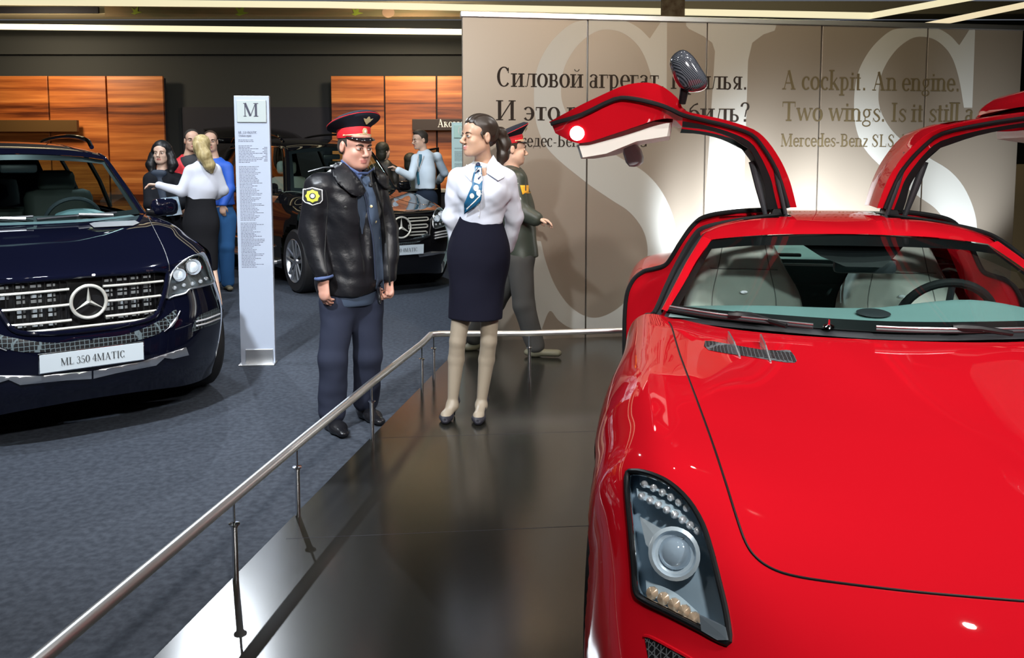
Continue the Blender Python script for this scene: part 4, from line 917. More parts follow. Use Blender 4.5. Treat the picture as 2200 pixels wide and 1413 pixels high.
    # carbon mirror standing on its stalk
    b = MB(); out = [(-.752, 1.895), (-.735, 1.925), (-.700, 1.940), (-.662, 1.915), (-.628, 1.865), (-.605, 1.825), (-.607, 1.795), (-.640, 1.778), (-.690, 1.780), (-.725, 1.815), (-.745, 1.86)]
    n = len(out); cx, cz = -.68, 1.86; V = []
    for y, sc in ((2.03, .45), (2.045, .80), (2.075, .97), (2.12, 1.0), (2.15, .97), (2.152, .90)):
        V += [((cx+(p[0]-cx)*sc)*sgn, y, cz+(p[1]-cz)*sc) for p in spline(out, 3, True)]
    n *= 3; F = [(k*n+i, k*n+(i+1) % n, (k+1)*n+(i+1) % n, (k+1)*n+i) for k in range(5) for i in range(n)]+[tuple(range(n)), tuple(5*n+i for i in reversed(range(n)))]
    b.add(V, F); mi = b.build('door_mirror', M['carbon'], d, ang=60)
    MB().tube([((-.70)*sgn, 2.12, 1.735), (-.692*sgn, 2.10, 1.79), (-.675*sgn, 2.09, 1.83)], [.014, .018, .016], 10, flat=((0, 1, 0), 1, 1)).build('mirror_stalk', M['black_trim'], mi)
    return d
mc = mat('carbon_fibre', (.02, .022, .025), .12, 0, 1.0); nt = mc.node_tree; tc = nt.nodes.new('ShaderNodeTexCoord'); wv = nt.nodes.new('ShaderNodeTexWave'); wv.inputs['Scale'].default_value = 70; wv.bands_direction = 'DIAGONAL'
cr = nt.nodes.new('ShaderNodeValToRGB'); cr.color_ramp.elements[0].color = (.008, .009, .012, 1); cr.color_ramp.elements[1].color = (.10, .11, .13, 1)
nt.links.new(tc.outputs['Object'], wv.inputs['Vector']); nt.links.new(wv.outputs[0], cr.inputs[0]); nt.links.new(cr.outputs[0], nt.nodes['Principled BSDF'].inputs['Base Color']); M['carbon'] = mc
door(1, 'raised door on the left of the picture'); door(-1, 'raised door on the right of the picture')
# ------------------------------------------------------------------ off-road cars
def pip(poly):
    def f(x, y):
        c = False
        for i in range(len(poly)):
            a, b = poly[i-1], poly[i]
            if (a[1] > y) != (b[1] > y) and x < (b[0]-a[0])*(y-a[1])/(b[1]-a[1])+a[0]: c = not c
        return c
    return f
def suv(name, loc, rz, label, paint, ls, rk, glass):
    """body of a large estate; ls stretches the length behind the bonnet, rk raises the roof"""
    e = empty(name, loc, rz, label, 'car')
    S = lambda a: a if a < 1.7 else 1.7+(a-1.7)*ls
    U = lambda z: z if z < 1.165 else 1.165+(z-1.165)*rk
    def H(*rows): return [[(b, S(a), U(z)) for b, a, z in r] for r in rows]
    front = H(
     [(0, .05, .24), (-.30, .07, .23), (-.52, .16, .20), (-.68, .29, .18), (-.80, .44, .175), (-.875, .60, .18), (-.90, .76, .20)],
     [(0, -.01, .38), (-.30, .01, .38), (-.54, .10, .37), (-.71, .24, .36), (-.84, .40, .35), (-.915, .60, .35), (-.935, .76, .35)],
     [(0, -.02, .58), (-.30, 0, .58), (-.54, .08, .58), (-.72, .21, .58), (-.86, .38, .58), (-.935, .59, .59), (-.955, .76, .60)],
     [(0, .0, .68), (-.28, .02, .69), (-.50, .09, .715), (-.68, .20, .735), (-.81, .36, .75), (-.90, .57, .755), (-.945, .76, .75)],
     [(0, .04, .90), (-.25, .06, .90), (-.46, .12, .91), (-.62, .22, .925), (-.745, .36, .94), (-.845, .56, .94), (-.90, .76, .93)],
     [(0, .09, .955), (-.25, .11, .952), (-.44, .17, .960), (-.585, .28, .975), (-.71, .42, .99), (-.81, .62, 1.0), (-.875, .80, .99)],
     [(0, .55, 1.035), (-.25, .56, 1.03), (-.44, .58, 1.035), (-.57, .64, 1.05), (-.69, .74, 1.065), (-.79, .86, 1.06), (-.89, .95, 1.01)],
     [(0, .95, 1.098), (-.25, .95, 1.094), (-.45, .97, 1.099), (-.59, 1.0, 1.112), (-.71, 1.06, 1.125), (-.81, 1.12, 1.105), (-.91, 1.18, 1.02)],
     [(0, 1.34, 1.135), (-.25, 1.36, 1.136), (-.47, 1.42, 1.142), (-.62, 1.48, 1.150), (-.745, 1.56, 1.158), (-.84, 1.60, 1.12), (-.915, 1.62, 1.03)])
    V, F = gridfaces(netsurf(mirror_net(front), 10, 10)); body = mk('front_body', V, F, paint, e)
    AR = [.76, .95, 1.18, 1.62, 2.4, 3.3, 4.2, 4.72]
    top = [(-.875, .99), (-.89, 1.01), (-.91, 1.02), (-.915, 1.03), (-.92, 1.04), (-.92, 1.05), (-.90, 1.06), (-.86, 1.06)]
    side = [[(-.93+.03*(k > 6), S(a), .24) for k, a in enumerate(AR)], [(-.94+.03*(k > 6), S(a), .42) for k, a in enumerate(AR)],
            [(-.955+.04*(k > 6), S(a), .62) for k, a in enumerate(AR)], [(-.945+.04*(k > 6), S(a), .80) for k, a in enumerate(AR)],
            [(-.93+.04*(k > 6), S(a), .93) for k, a in enumerate(AR)], [(b, S(a), z) for a, (b, z) in zip(AR, top)]]
    V, F = gridfaces(netsurf(side, 5, 7))
    for o in both('side_panel', V, F, paint, e): cut(o, lambda c: (c.y-.90)**2+(c.z-.37)**2 < .43**2 or (c.y-S(3.75))**2+(c.z-.37)**2 < .43**2)
    cut(body, lambda c: abs(c.x) > .7 and (c.y-.90)**2+(c.z-.37)**2 < .43**2)
    sh = H([(-.84, 1.60, 1.12), (-.855, 2.4, 1.115), (-.855, 3.3, 1.12), (-.84, 4.2, 1.12), (-.80, 4.70, 1.10)], [(-.745, 1.57, 1.15), (-.79, 2.4, 1.155), (-.79, 3.3, 1.16), (-.78, 4.2, 1.16), (-.72, 4.66, 1.14)])
    lo = [[(b, S(a), z) for a, (b, z) in zip(AR[3:], top[3:])]]; lo = [[lo[0][0], lo[0][1], lo[0][2], lo[0][3], lo[0][4]]]
    V, F = gridfaces(netsurf(lo+sh, 4, 5)); both('shoulder', V, F, paint, e)
    # screen, pillars, side glass, roof
    WS = H([(-.715, 1.575, 1.165), (-.45, 1.44, 1.155), (0, 1.36, 1.150), (.45, 1.44, 1.155), (.715, 1.575, 1.165)],
           [(-.645, 1.77, 1.36), (-.40, 1.66, 1.36), (0, 1.60, 1.36), (.40, 1.66, 1.36), (.645, 1.77, 1.36)],
           [(-.575, 1.98, 1.555), (-.35, 1.90, 1.585), (0, 1.86, 1.60), (.35, 1.90, 1.585), (.575, 1.98, 1.555)])
    g = netsurf(WS, 6, 6); V, F = gridfaces(g); ws = mk('windscreen', V, F, glass, e)
    k1 = g.shape[0]; k2 = g.shape[1]
    V, F = gridfaces(g, lambda i, j: i < 1 or i >= k1-2 or j < 1 or j >= k2-2); mk('screen_border', [(v[0], v[1]+.004, v[2]) for v in V], F, M['black_trim'], ws)
    ap = H([(-.715, 1.575, 1.165), (-.645, 1.77, 1.36), (-.575, 1.98, 1.555), (-.56, 2.10, 1.60)], [(-.745, 1.585, 1.165), (-.675, 1.785, 1.372), (-.603, 1.995, 1.565), (-.585, 2.12, 1.605)], [(-.76, 1.66, 1.16), (-.69, 1.85, 1.36), (-.615, 2.04, 1.545), (-.60, 2.15, 1.58)])
    V, F = gridfaces(netsurf(ap, 3, 5)); both('screen_pillar', V, F, paint, e)
    RF = H([(0, 1.86, 1.602), (-.35, 1.90, 1.587), (-.56, 1.97, 1.562), (-.60, 2.02, 1.55)],
           [(0, 2.10, 1.650), (-.35, 2.12, 1.64), (-.55, 2.15, 1.612), (-.60, 2.16, 1.585)],
           [(0, 2.70, 1.70), (-.35, 2.70, 1.69), (-.555, 2.70, 1.66), (-.61, 2.70, 1.62)],
           [(0, 3.50, 1.71), (-.35, 3.50, 1.70), (-.555, 3.50, 1.665), (-.61, 3.50, 1.62)],
           [(0, 4.30, 1.68), (-.35, 4.30, 1.67), (-.55, 4.30, 1.635), (-.60, 4.30, 1.59)],
           [(0, 4.62, 1.63), (-.35, 4.62, 1.62), (-.53, 4.60, 1.59), (-.58, 4.58, 1.55)])
    V, F = gridfaces(netsurf(mirror_net(RF), 5, 6)); mk('roof_panel', V, F, paint, e)
    SG = H([(-.76, 1.66, 1.16), (-.785, 2.4, 1.158), (-.785, 3.3, 1.162), (-.775, 4.2, 1.162), (-.72, 4.64, 1.16)],
           [(-.69, 1.86, 1.36), (-.715, 2.4, 1.38), (-.715, 3.3, 1.39), (-.705, 4.2, 1.38), (-.66, 4.64, 1.36)],
           [(-.605, 2.13, 1.575), (-.61, 2.4, 1.60), (-.61, 3.3, 1.62), (-.605, 4.2, 1.595), (-.58, 4.58, 1.55)])
    V, F = gridfaces(netsurf(SG, 4, 8)); both('side_window', V, F, glass, e)
    for a in (2.75, 3.78):
        p = [(-.79, S(a), 1.16), (-.717, S(a+.02), U(1.385)), (-.612, S(a+.04), U(1.61))]
        tube2('window_pillar', p, .035, M['black_trim'], e, 6, flat=((0, 1, 0), .5, 1.2))
    wt = [(-.765, S(1.66), 1.16), (-.692, S(1.86), U(1.36)), (-.606, S(2.13), U(1.578)), (-.612, S(2.5), U(1.607)), (-.614, S(3.3), U(1.622)), (-.607, S(4.2), U(1.597))]
    tube2('window_trim', spline(wt, 4), .010, M['chrome'], e, 6)
    rr = H([(-.545, 2.22, 1.655), (-.55, 2.40, 1.715), (-.555, 2.9, 1.752), (-.555, 3.5, 1.758), (-.55, 4.1, 1.735), (-.545, 4.3, 1.68)])[0]
    tube2('roof_rail', spline(rr, 5), .017, M['chrome'] if rk < 1.1 else paint, e, 8)
    # tail
    TL = H([(0, 4.62, 1.63), (-.35, 4.62, 1.62), (-.58, 4.58, 1.55)], [(0, 4.74, 1.40), (-.4, 4.73, 1.39), (-.66, 4.65, 1.36)], [(0, 4.80, 1.12), (-.4, 4.79, 1.12), (-.76, 4.70, 1.10)], [(0, 4.84, .9), (-.45, 4.83, .9), (-.87, 4.72, .9)], [(0, 4.86, .6), (-.45, 4.85, .6), (-.90, 4.72, .6)], [(0, 4.82, .28), (-.45, 4.8, .28), (-.88, 4.70, .28)])
    V, F = gridfaces(netsurf(mirror_net(TL), 3, 5)); mk('tail_panel', V, F, paint, e)
    MB().box((0, S(2.7), .34), (1.80, (S(4.5)-.5)*1.0, .14)).build('underbody', M['black_trim'], e, smooth=False)
    for s in (-1, 1):
        for a in (.90, S(3.75)): wheel(e, (s*.815, a, .375), .375, .25, 5, s, .255, M['silver'], True)
        b = MB()
        b.box((0, 0, 0), (.20, .10, .13), bev=.045); b.V = [(s*(.925+v[0]+.0), 1.70+v[1]+abs(v[0])*.12, 1.20+v[2]) for v in b.V]
        m_ = b.build('door_mirror', paint, e, ang=70)
        MB().tube([(s*.79, 1.70, 1.17), (s*.86, 1.70, 1.16)], .022, 8).build('mirror_foot', M['black_trim'], m_)
    # cabin: dashboard, wheel, seats
    dm = mat('dash_grey', (.10, .15, .16), .6)
    D = H([(-.70, 1.60, 1.14), (0, 1.45, 1.12), (.70, 1.60, 1.14)], [(-.68, 1.85, 1.145), (0, 1.80, 1.14), (.68, 1.85, 1.145)], [(-.68, 2.0, 1.06), (0, 2.0, 1.06), (.68, 2.0, 1.06)], [(-.68, 1.95, .7), (0, 1.95, .7), (.68, 1.95, .7)])
    V, F = gridfaces(netsurf(D, 4, 5)); mk('dashboard', V, F, dm, e)
    c = Vector((.37, 2.12, 1.10)); q = Vector((0, 0, 1)).rotation_difference(Vector((0, 1, .5)).normalized())
    MB().tube([c+q @ Vector((.19*math.cos(t), .19*math.sin(t), 0)) for t in np.linspace(0, 2*PI, 32, endpoint=False)], .016, 8, True).build('steering_wheel', M['dark_plastic'], e)
    MB().lathe([(.20, 0), (.17, .04), (.10, .065), (0, .07)], (.37, 1.82, 1.125), (0, -.1, 1), 20).build('dial_hood', dm, e)
    sm = mat('seat_beige', (.33, .32, .27), .7) if rk > 1.1 else mat('seat_dark', (.05, .055, .05), .6)
    for x in (-.37, .37):
        b = MB(); b.box((x, 2.55, 1.02), (.50, .16, .62), Matrix.Rotation(-.2, 3, 'X'), bev=.07); b.box((x, 2.30, .68), (.52, .52, .16), bev=.05)
        s_ = b.build('seat', sm, e, ang=80)
        MB().box((x, 2.66, U(1.385)), (.27, .11, .18), bev=.05).build('headrest', sm, s_, ang=80)
    MB().box((0, S(3.3), .90), (1.45, .5, .5), bev=.08).build('rear_bench', sm, e)
    MB().box((.0, 1.98, U(1.50)), (.24, .04, .07), bev=.02).build('rear_view_mirror', M['dark_plastic'], e)
    return e, body, ws, S, U
def star(parent, c, r, t=.010):
    m = MB().tube([Vector(c)+Vector((r*math.cos(a), 0, r*math.sin(a))) for a in np.linspace(0, 2*PI, 40, endpoint=False)], t, 8, True)
    for a in (PI/2, PI/2+2*PI/3, PI/2-2*PI/3):
        d = Vector((math.cos(a), 0, math.sin(a))); q = Vector((-math.sin(a), 0, math.cos(a))); cc = Vector(c); k = r*.13
        ctr = cc+Vector((0, -.022, 0)); tip = cc+d*r
        b1, b2 = cc+q*k+d*k*.58, cc-q*k+d*k*.58
        m.add([ctr, b1, tip, b2, cc+Vector((0, .006, 0))], [(0, 1, 2), (0, 2, 3), (4, 2, 1), (4, 3, 2), (0, 4, 1), (0, 3, 4)])
    o = m.build('star_emblem', M['bright_slat'], parent); return o
def badge_plate(parent, c, w, h, txt, tilt=.06):
    R3 = Matrix.Rotation(tilt, 3, 'X')
    p = MB().box(c, (w+.012, .014, h+.012), R3, bev=.004).build('number_plate', M['chrome'], parent)
    MB().box((c[0], c[1]-.008, c[2]), (w, .004, h), R3).build('plate_face', M['plate'], p, smooth=False)
    up = R3 @ Vector((0, 0, 1)); sz = h*.42; tw = sum(_glyph(k)[0] for k in txt)*sz*.86
    write(txt, (c[0]-tw/2, c[1]-.0105, c[2]-sz*.48), (1, 0, 0), up, sz, 'plate_text', M['ink'], p, squeeze=.86)
    return p
def traced(T, name, pix, off, mt, parent, step=6, n=3, mirror=True, thick=0.0):
    V, F, i_, N = T.patch(pix, off, step, n)
    a = mk(name, V, F, mt, parent)
    if mirror: mk(name, mirx(V), [f[::-1] for f in F], mt, parent)
    return a
def lamp(T, e, body, pix, units, strips=(), amax=1.1, depth=.06, step=5, rim_m='silver'):
    V, F, ins_, N = T.patch(pix, .003, step, 3); rm = T.path(pix, .003, 3, True)
    cut(body, lambda c: c.y < amax and ins_(*T.px((abs(c.x), c.y, c.z))))
    FW = Vector((.0, -1, .12)).normalized()
    for s in (1, -1):
        f = lambda P: [(p[0]*s, p[1], p[2]) for p in P]; g = (lambda A: A) if s == 1 else (lambda A: [q[::-1] for q in A])
        L = mk('headlight', f([v+n*.008 for v, n in zip(V, N)]), g(F), M['lamp_glass'], e); tag(L, 'clear headlight cover')
        mk('lamp_housing', f([v-FW*depth for v in V]), g(F), M['lampback'], L)
        nb = len(rm); ri = [p-FW*(depth+.005) for p in rm]
        mk('lamp_wall', f(rm)+f(ri), [(i, (i+1) % nb, nb+(i+1) % nb, nb+i) for i in range(nb)], M['lampback'], L)
        MB().tube(f(rm), .006, 6, True).build('bezel', M[rim_m], L)
        for px, py, r in units:
            p, n = T.hit(px, py); c = p-FW*depth*.75; c = Vector((c.x*s, c.y, c.z))
            MB().lathe([(r, .0), (r*1.05, depth*.55), (r*.92, depth*.58), (r*.80, depth*.25), (r*.75, .0)], c, (0, -1, .1), 24).build('reflector_ring', M['chrome'], L)
            MB().lathe([(r*.72, 0), (r*.66, depth*.3), (r*.4, depth*.5), (0, depth*.55)], c, (0, -1, .1), 20).build('lamp_lens', M['beam'], L)
        for px, py in strips:
            p, n = T.hit(px, py); c = p-FW*depth*.5; c = Vector((c.x*s, c.y, c.z))
            MB().lathe([(.013, 0), (.011, .01), (0, .016)], c, (0, -1, .1), 10).build('small_lamp', M['led'], L)
M['lampback'] = mat('lamp_back', (.30, .33, .35), .25, .7)
M['beam'] = mat('lit_projector', (.8, .85, .9), .05, .3, 1.0, emit=(.9, .95, 1), es=.35)
M['mesh2'] = M['honey'].copy(); M['mesh2'].name = 'diamond_mesh'
for n_ in M['mesh2'].node_tree.nodes:
    if n_.type == 'TEX_VORONOI': n_.inputs['Scale'].default_value = 42
    if n_.type == 'VALTORGB': n_.color_ramp.elements[0].color = (.10, .13, .14, 1); n_.color_ramp.elements[0].position = .05; n_.color_ramp.elements[1].position = .09
# ---------------- dark blue one on the left
ml, mlb, mlw, S_, U_ = suv('offroad_car', (-2.3101, 4.6483, 0), .6722, 'dark blue shiny off-road car with a big star grille at the left edge', M['blue_paint'], 1.0, 1.0, M['car_glass'])
TM = Tracer(ml, [mlb])
GP = [(-.43, .915), (-.22, .925), (0, .928), (.22, .925), (.43, .915), (.445, .86), (.40, .74), (.345, .665), (.2, .642), (0, .636), (-.2, .642), (-.345, .665), (-.40, .74), (-.445, .86)]
gin = pip(GP)
def front_y(body, x, z):
    """front surface of a body at lateral x, height z"""
    T = body['_t'] if '_t' in body else None
    return None
FT = TM.t
def fy(T, x, z):
    h = T.ray_cast(Vector((x, -1, z)), Vector((0, 1, 0))); return h[0].y if h[0] else .3
def grille(e, body, T, P, slats, cells, mt_back, frame_mat):
    g = pip(P); rimp = [Vector((x, fy(T, x, z)-.004, z)) for x, z in spline(P, 4, True)]
    cut(body, lambda c: c.y < .35 and g(c.x, c.z))
    xs = [p[0] for p in P]; zs = [p[1] for p in P]
    G = [[(x, fy(T, x*.98, .8)+.075, z) for x in np.linspace(min(xs)-.01, max(xs)+.01, 9)] for z in np.linspace(min(zs)-.01, max(zs)+.02, 3)]
    V, F = gridfaces(np.array(G)); gr = mk('radiator_grille', V, F, mt_back, e)
    n = len(rimp); mk('grille_wall', rimp+[p+Vector((0, .085, 0)) for p in rimp], [(i, (i+1) % n, n+(i+1) % n, n+i) for i in range(n)], M['black_trim'], gr)
    MB().tube(rimp, .013, 8, True).build('grille_frame', frame_mat, gr)
    return gr
gr = grille(ml, mlb, FT, GP, None, None, M['black_trim'], M['blue_paint'])
for z0, zc in ((.855, .865), (.775, .782), (.695, .698), (.655, .657)):
    for s in (-1, 1):
        w = {.855: .425, .775: .40, .695: .365, .655: .34}[z0]; x0 = .0 if z0 == .655 else .085
        pts = [Vector((s*x, fy(FT, s*x, z0)+.012, zc+(z0-zc)*x/w)) for x in np.linspace(x0, w, 8)]
        MB().tube(pts, .0075, 8, flat=((0, 0, 1), 1.3, 1)).build('grille_slat', M['bright_slat'], gr)
M['rad'] = mat('radiator_cells', (.35, .38, .40), .4, .3)
b = MB()
for z in (.888, .832, .805, .752, .726, .675):
    for x in np.arange(-.38, .36, .072):
        if abs(x) < .11 or abs(x) > .40-(.9-z)*.25: continue
        b.box((x, fy(FT, x, .8)+.068, z), (.052 if int(x*100) % 2 else .040, .008, .016))
tag(b.build('radiator_cells', M['rad'], gr, smooth=False), kind='stuff')
for s in (-1, 1):
    b = MB()
    for x in np.arange(.09, .40, .036): b.box((s*x, fy(FT, s*x, .8)+.045, .785), (.006, .012, .25))
    b.build('grille_bars', M['black_trim'], gr, smooth=False)
star(ml, (0, -.006, .792), .088, .0095)
MB().lathe([(0, .01), (.085, .012)], (0, .03, .792), (0, -1, 0), 32).build('emblem_disc', M['black_trim'], ml)
badge_plate(ml, (.0, -.045, .492), .52, .098, 'ML 350 4MATIC')
lamp(TM, ml, mlb, [(358, 640), (362, 612), (372, 582), (396, 560), (425, 548), (440, 560), (452, 588), (458, 606), (432, 615), (406, 621), (396, 630), (372, 636)], [(387, 590, .042), (417, 573, .052)], [(378, 618), (398, 612), (416, 609), (434, 604), (446, 598)])
traced(TM, 'lower_grille', [(200, 727), (250, 722), (300, 708), (350, 684), (378, 664), (372, 690), (340, 716), (290, 732), (200, 748)], .003, M['mesh2'], ml)
fgr = traced(TM, 'fog_grille', [(414, 700), (424, 680), (448, 668), (470, 662), (470, 690), (440, 702), (412, 712)], .003, M['mesh2'], ml)
for s in (1, -1):
    for ya, yb in ((690, 674), (699, 683)):
        P = [p for p in TM.path([(420, ya), (440, ya-5), (469, yb)], .010, 4)]; MB().tube([(p.x*s, p.y, p.z) for p in P], .006, 6).build('daylight_strip', M['led'], ml)
    P = TM.path([(386, 668), (378, 684), (366, 700), (352, 712)], .004, 4); MB().tube([(p.x*s, p.y, p.z) for p in P], [.004]*4+[.010]*5+[.003]*4, 8).build('bumper_fang', M['silver'], ml)
traced(TM, 'skid_plate', [(200, 795), (305, 775), (398, 745), (404, 762), (370, 770), (352, 768), (334, 784), (250, 800), (200, 812)], .008, M['silver'], ml, n=1)
sh = TM.path([(318, 466), (335, 500), (352, 535), (362, 565), (364, 582)], .001, 5); tube2('bonnet_gap', sh, .003, M['black_trim'], ml, 6)
sh = TM.path([(364, 582), (300, 586), (200, 590)], .001, 5); tube2('bonnet_edge', sh, .003, M['black_trim'], ml, 6)
v_ = traced(TM, 'bonnet_vent', [(192, 482), (202, 479), (290, 475), (300, 480), (286, 486), (202, 490)], .006, M['silver'], ml, 4, 1)
for (x0, y0, x1, y1, h0) in ((0.0, 1.375, .52, 1.46, 0), (-.60, 1.50, -.02, 1.375, 0)):
    P = [Vector((x0+(x1-x0)*t, y0+(y1-y0)*t, 1.165+.02*t)) for t in np.linspace(0, 1, 7)]
    w = MB().tube(P, .009, 6).build('wiper', M['dark_plastic'], ml); MB().tube([P[3]+Vector((0, -.02, .01)), P[5]+Vector((.05, -.04, -.01))], .012, 6).build('wiper_arm', M['steel'], w)
# ---------------- black one in the background
gl, glb, glw, S_, U_ = suv('offroad_car', (-1.265, 9.7836, 0), .60, 'black shiny off-road car behind the two people, with chrome slats and tall roof', M['black_paint'], 1.09, 1.27, M['car_glass'])
TG = Tracer(gl, [glb]); FT2 = TG.t
GP2 = [(-.43, .90), (0, .915), (.43, .90), (.44, .84), (.40, .72), (.35, .655), (0, .63), (-.35, .655), (-.40, .72), (-.44, .84)]
gr = grille(gl, glb, FT2, GP2, None, None, M['black_trim'], M['black_trim'])
for z in (.865, .785, .705):
    for s in (-1, 1):
        w = .40-(.865-z)*.25; loop = [(.11, z+.018), (w-.02, z+.018), (w, z+.006), (w, z-.010), (w-.015, z-.018), (.11, z-.018)]
        MB().tube([Vector((s*x, fy(FT2, s*x, z)+.005, zz)) for x, zz in loop], .0095, 6, True).build('grille_slat', M['bright_slat'], gr)
star(gl, (0, -.012, .785), .118, .011)
badge_plate(gl, (0, -.045, .53), .52, .11, 'GL 500 4MATIC')
def fpx(x, z): return TG.px((x, fy(FT2, x, z), z))
lamp(TG, gl, glb, [fpx(*q) for q in ((.47, .755), (.475, .86), (.52, .93), (.62, .965), (.72, .965), (.79, .90), (.825, .80), (.70, .765), (.58, .750))], [(*fpx(.56, .86), .045), (*fpx(.68, .89), .055)], [fpx(.54, .79), fpx(.62, .79), fpx(.70, .80)], step=3)
traced(TG, 'lower_grille', [(860, 520), (900, 508), (918, 500), (922, 508), (900, 520), (868, 530)], .003, M['mesh2'], gl, 4, 1)
for s in (1, -1):
    for ya in (500, 506, 512):
        P = TG.path([(934, ya), (944, ya-2), (960, ya-5)], .008, 3); MB().tube([(p.x*s, p.y, p.z) for p in P], .010, 6).build('fog_lamp_bar', M['led'], gl)
traced(TG, 'skid_plate', [(898, 546), (924, 540), (960, 538), (960, 544), (928, 548), (900, 552)], .006, M['silver'], gl, 4, 1)
sh = TG.path([(818, 408), (850, 425), (890, 437), (918, 440)], .001, 4); tube2('bonnet_gap', sh, .003, M['chrome'], gl, 6)
MB().box((0, 2.45, .30), (2.06, 1.9, .05), bev=.012).build('running_board', M['silver'], gl)
tube2('sill_trim', [(-.952, 1.5, .50), (-.965, 2.6, .50), (-.955, 3.3, .50)], .012, M['chrome'], gl, 6)
# opened driver's door and raised tailgate
dh = Vector((.90, 1.72, 0)); dd = Vector((math.sin(1.05), math.cos(1.05), 0))
P = [dh+dd*t+Vector((0, 0, z)) for t, z in ((0, .35), (.0, 1.12), (.10, 1.16), (.34, U_(1.42)), (.55, U_(1.56)), (1.0, U_(1.60)), (1.04, 1.12), (1.02, .35))]
dn = Vector((-dd.y, dd.x, 0))
do = MB().prism([P[0], P[1], P[6], P[7]], dn, .09).build('front_door', M['black_paint'], gl, smooth=False)
MB().tube([P[2]+dn*.03, P[3]+dn*.03, P[4]+dn*.03, P[5]+dn*.03, P[6]+dn*.03], .022, 8).build('window_frame', M['black_trim'], do)
MB().tube([p+dn*.052 for p in P[2:6]], .007, 6).build('frame_trim', M['chrome'], do)
mk('door_glass', [p+dn*.04 for p in P[1:7]], [tuple(range(6))], M['dark_glass'], do, smooth=False)
TGn = [[(x, S_(4.55), 1.80), (x*1.0, S_(4.9), 1.95-.05*(abs(x)/.7)**2), (x*.96, S_(5.3), 2.02-.05*(abs(x)/.7)**2)] for x in (-.70, -.35, 0, .35, .70)]
V, F = gridfaces(netsurf(TGn, 4, 4)); tg = mk('tailgate', V, F, M['black_paint'], gl); tg.modifiers.new('t', 'SOLIDIFY').thickness = .08
# ------------------------------------------------------------------ soft bodies: blended distance fields turned into one smooth mesh
class Sdf:
    def __init__(s): s.p = []; s.pts = []; s.w = None
    def _b(s, *q):
        for c, r in q: s.pts.append((np.array(c, float)-r, np.array(c, float)+r))
    def seg(s, a, b, r1, r2=None, k=.02, op='u', flat=None):
        r2 = r1 if r2 is None else r2; a = np.array(a, float); b = np.array(b, float)
        if op == 'u': s._b((a, max(r1, r2)), (b, max(r1, r2)))
        ba = b-a; L = max(ba @ ba, 1e-9)
        if flat is not None: w = np.array(flat[0], float); w /= np.linalg.norm(w); f = flat[1]
        def fn(P):
            pa = P-a; t = np.clip(pa @ ba/L, 0, 1); d = pa-t[:, None]*ba
            if flat is not None:
                c = d @ w; q = np.sqrt(np.maximum((d*d).sum(1)+c*c*(1/f**2-1), 0)); return (q-(r1+(r2-r1)*t))*min(f, 1)
            return np.sqrt((d*d).sum(1))-(r1+(r2-r1)*t)
        s.p.append((fn, k, op)); return s
    def chain(s, pts, rs, k=.02, flat=None):
        for i in range(len(pts)-1): s.seg(pts[i], pts[i+1], rs[i], rs[i+1], k if i == 0 else .008+.2*rs[i], 'u', flat)
        return s
    def ell(s, c, r, R=None, k=.02, op='u'):
        c = np.array(c, float); r = np.array(r, float); R = np.eye(3) if R is None else np.array(R, float)
        if op == 'u': s._b((c, max(r)))
        def fn(P):
            q = (P-c) @ R; k0 = np.sqrt(((q/r)**2).sum(1)); k1 = np.sqrt(((q/(r*r))**2).sum(1)); return k0*(k0-1)/np.maximum(k1, 1e-9)
        s.p.append((fn, k, op)); return s
    def half(s, c, n, k=.004, op='i'):
        c = np.array(c, float); n = np.array(n, float); n /= np.linalg.norm(n)
        s.p.append((lambda P: (P-c) @ n, k, op)); return s
    def sub(s, o, R, c, sc=1.0, k=.02, op='u'):
        R = np.array(R, float); c = np.array(c, float)
        if op == 'u':
            for lo, hi in o.pts: s.pts.append((c-np.abs(np.maximum(np.abs(lo), np.abs(hi))).max()*sc*1.2, c+np.maximum(np.abs(lo), np.abs(hi)).max()*sc*1.2))
        s.p.append((lambda P: o(((P-c) @ R)/sc)*sc, k, op)); return s
    def __call__(s, P):
        d = None
        for fn, k, op in s.p:
            v = fn(P)
            if d is None: d = v; continue
            if op == 'u': h = np.maximum(k-np.abs(d-v), 0)/k; d = np.minimum(d, v)-h*h*k*.25
            elif op == 's': v = -v; h = np.maximum(k-np.abs(d-v), 0)/k; d = np.maximum(d, v)+h*h*k*.25
            else: h = np.maximum(k-np.abs(d-v), 0)/k; d = np.maximum(d, v)+h*h*k*.25
        if s.w is not None: d = d+s.w(P)
        return d
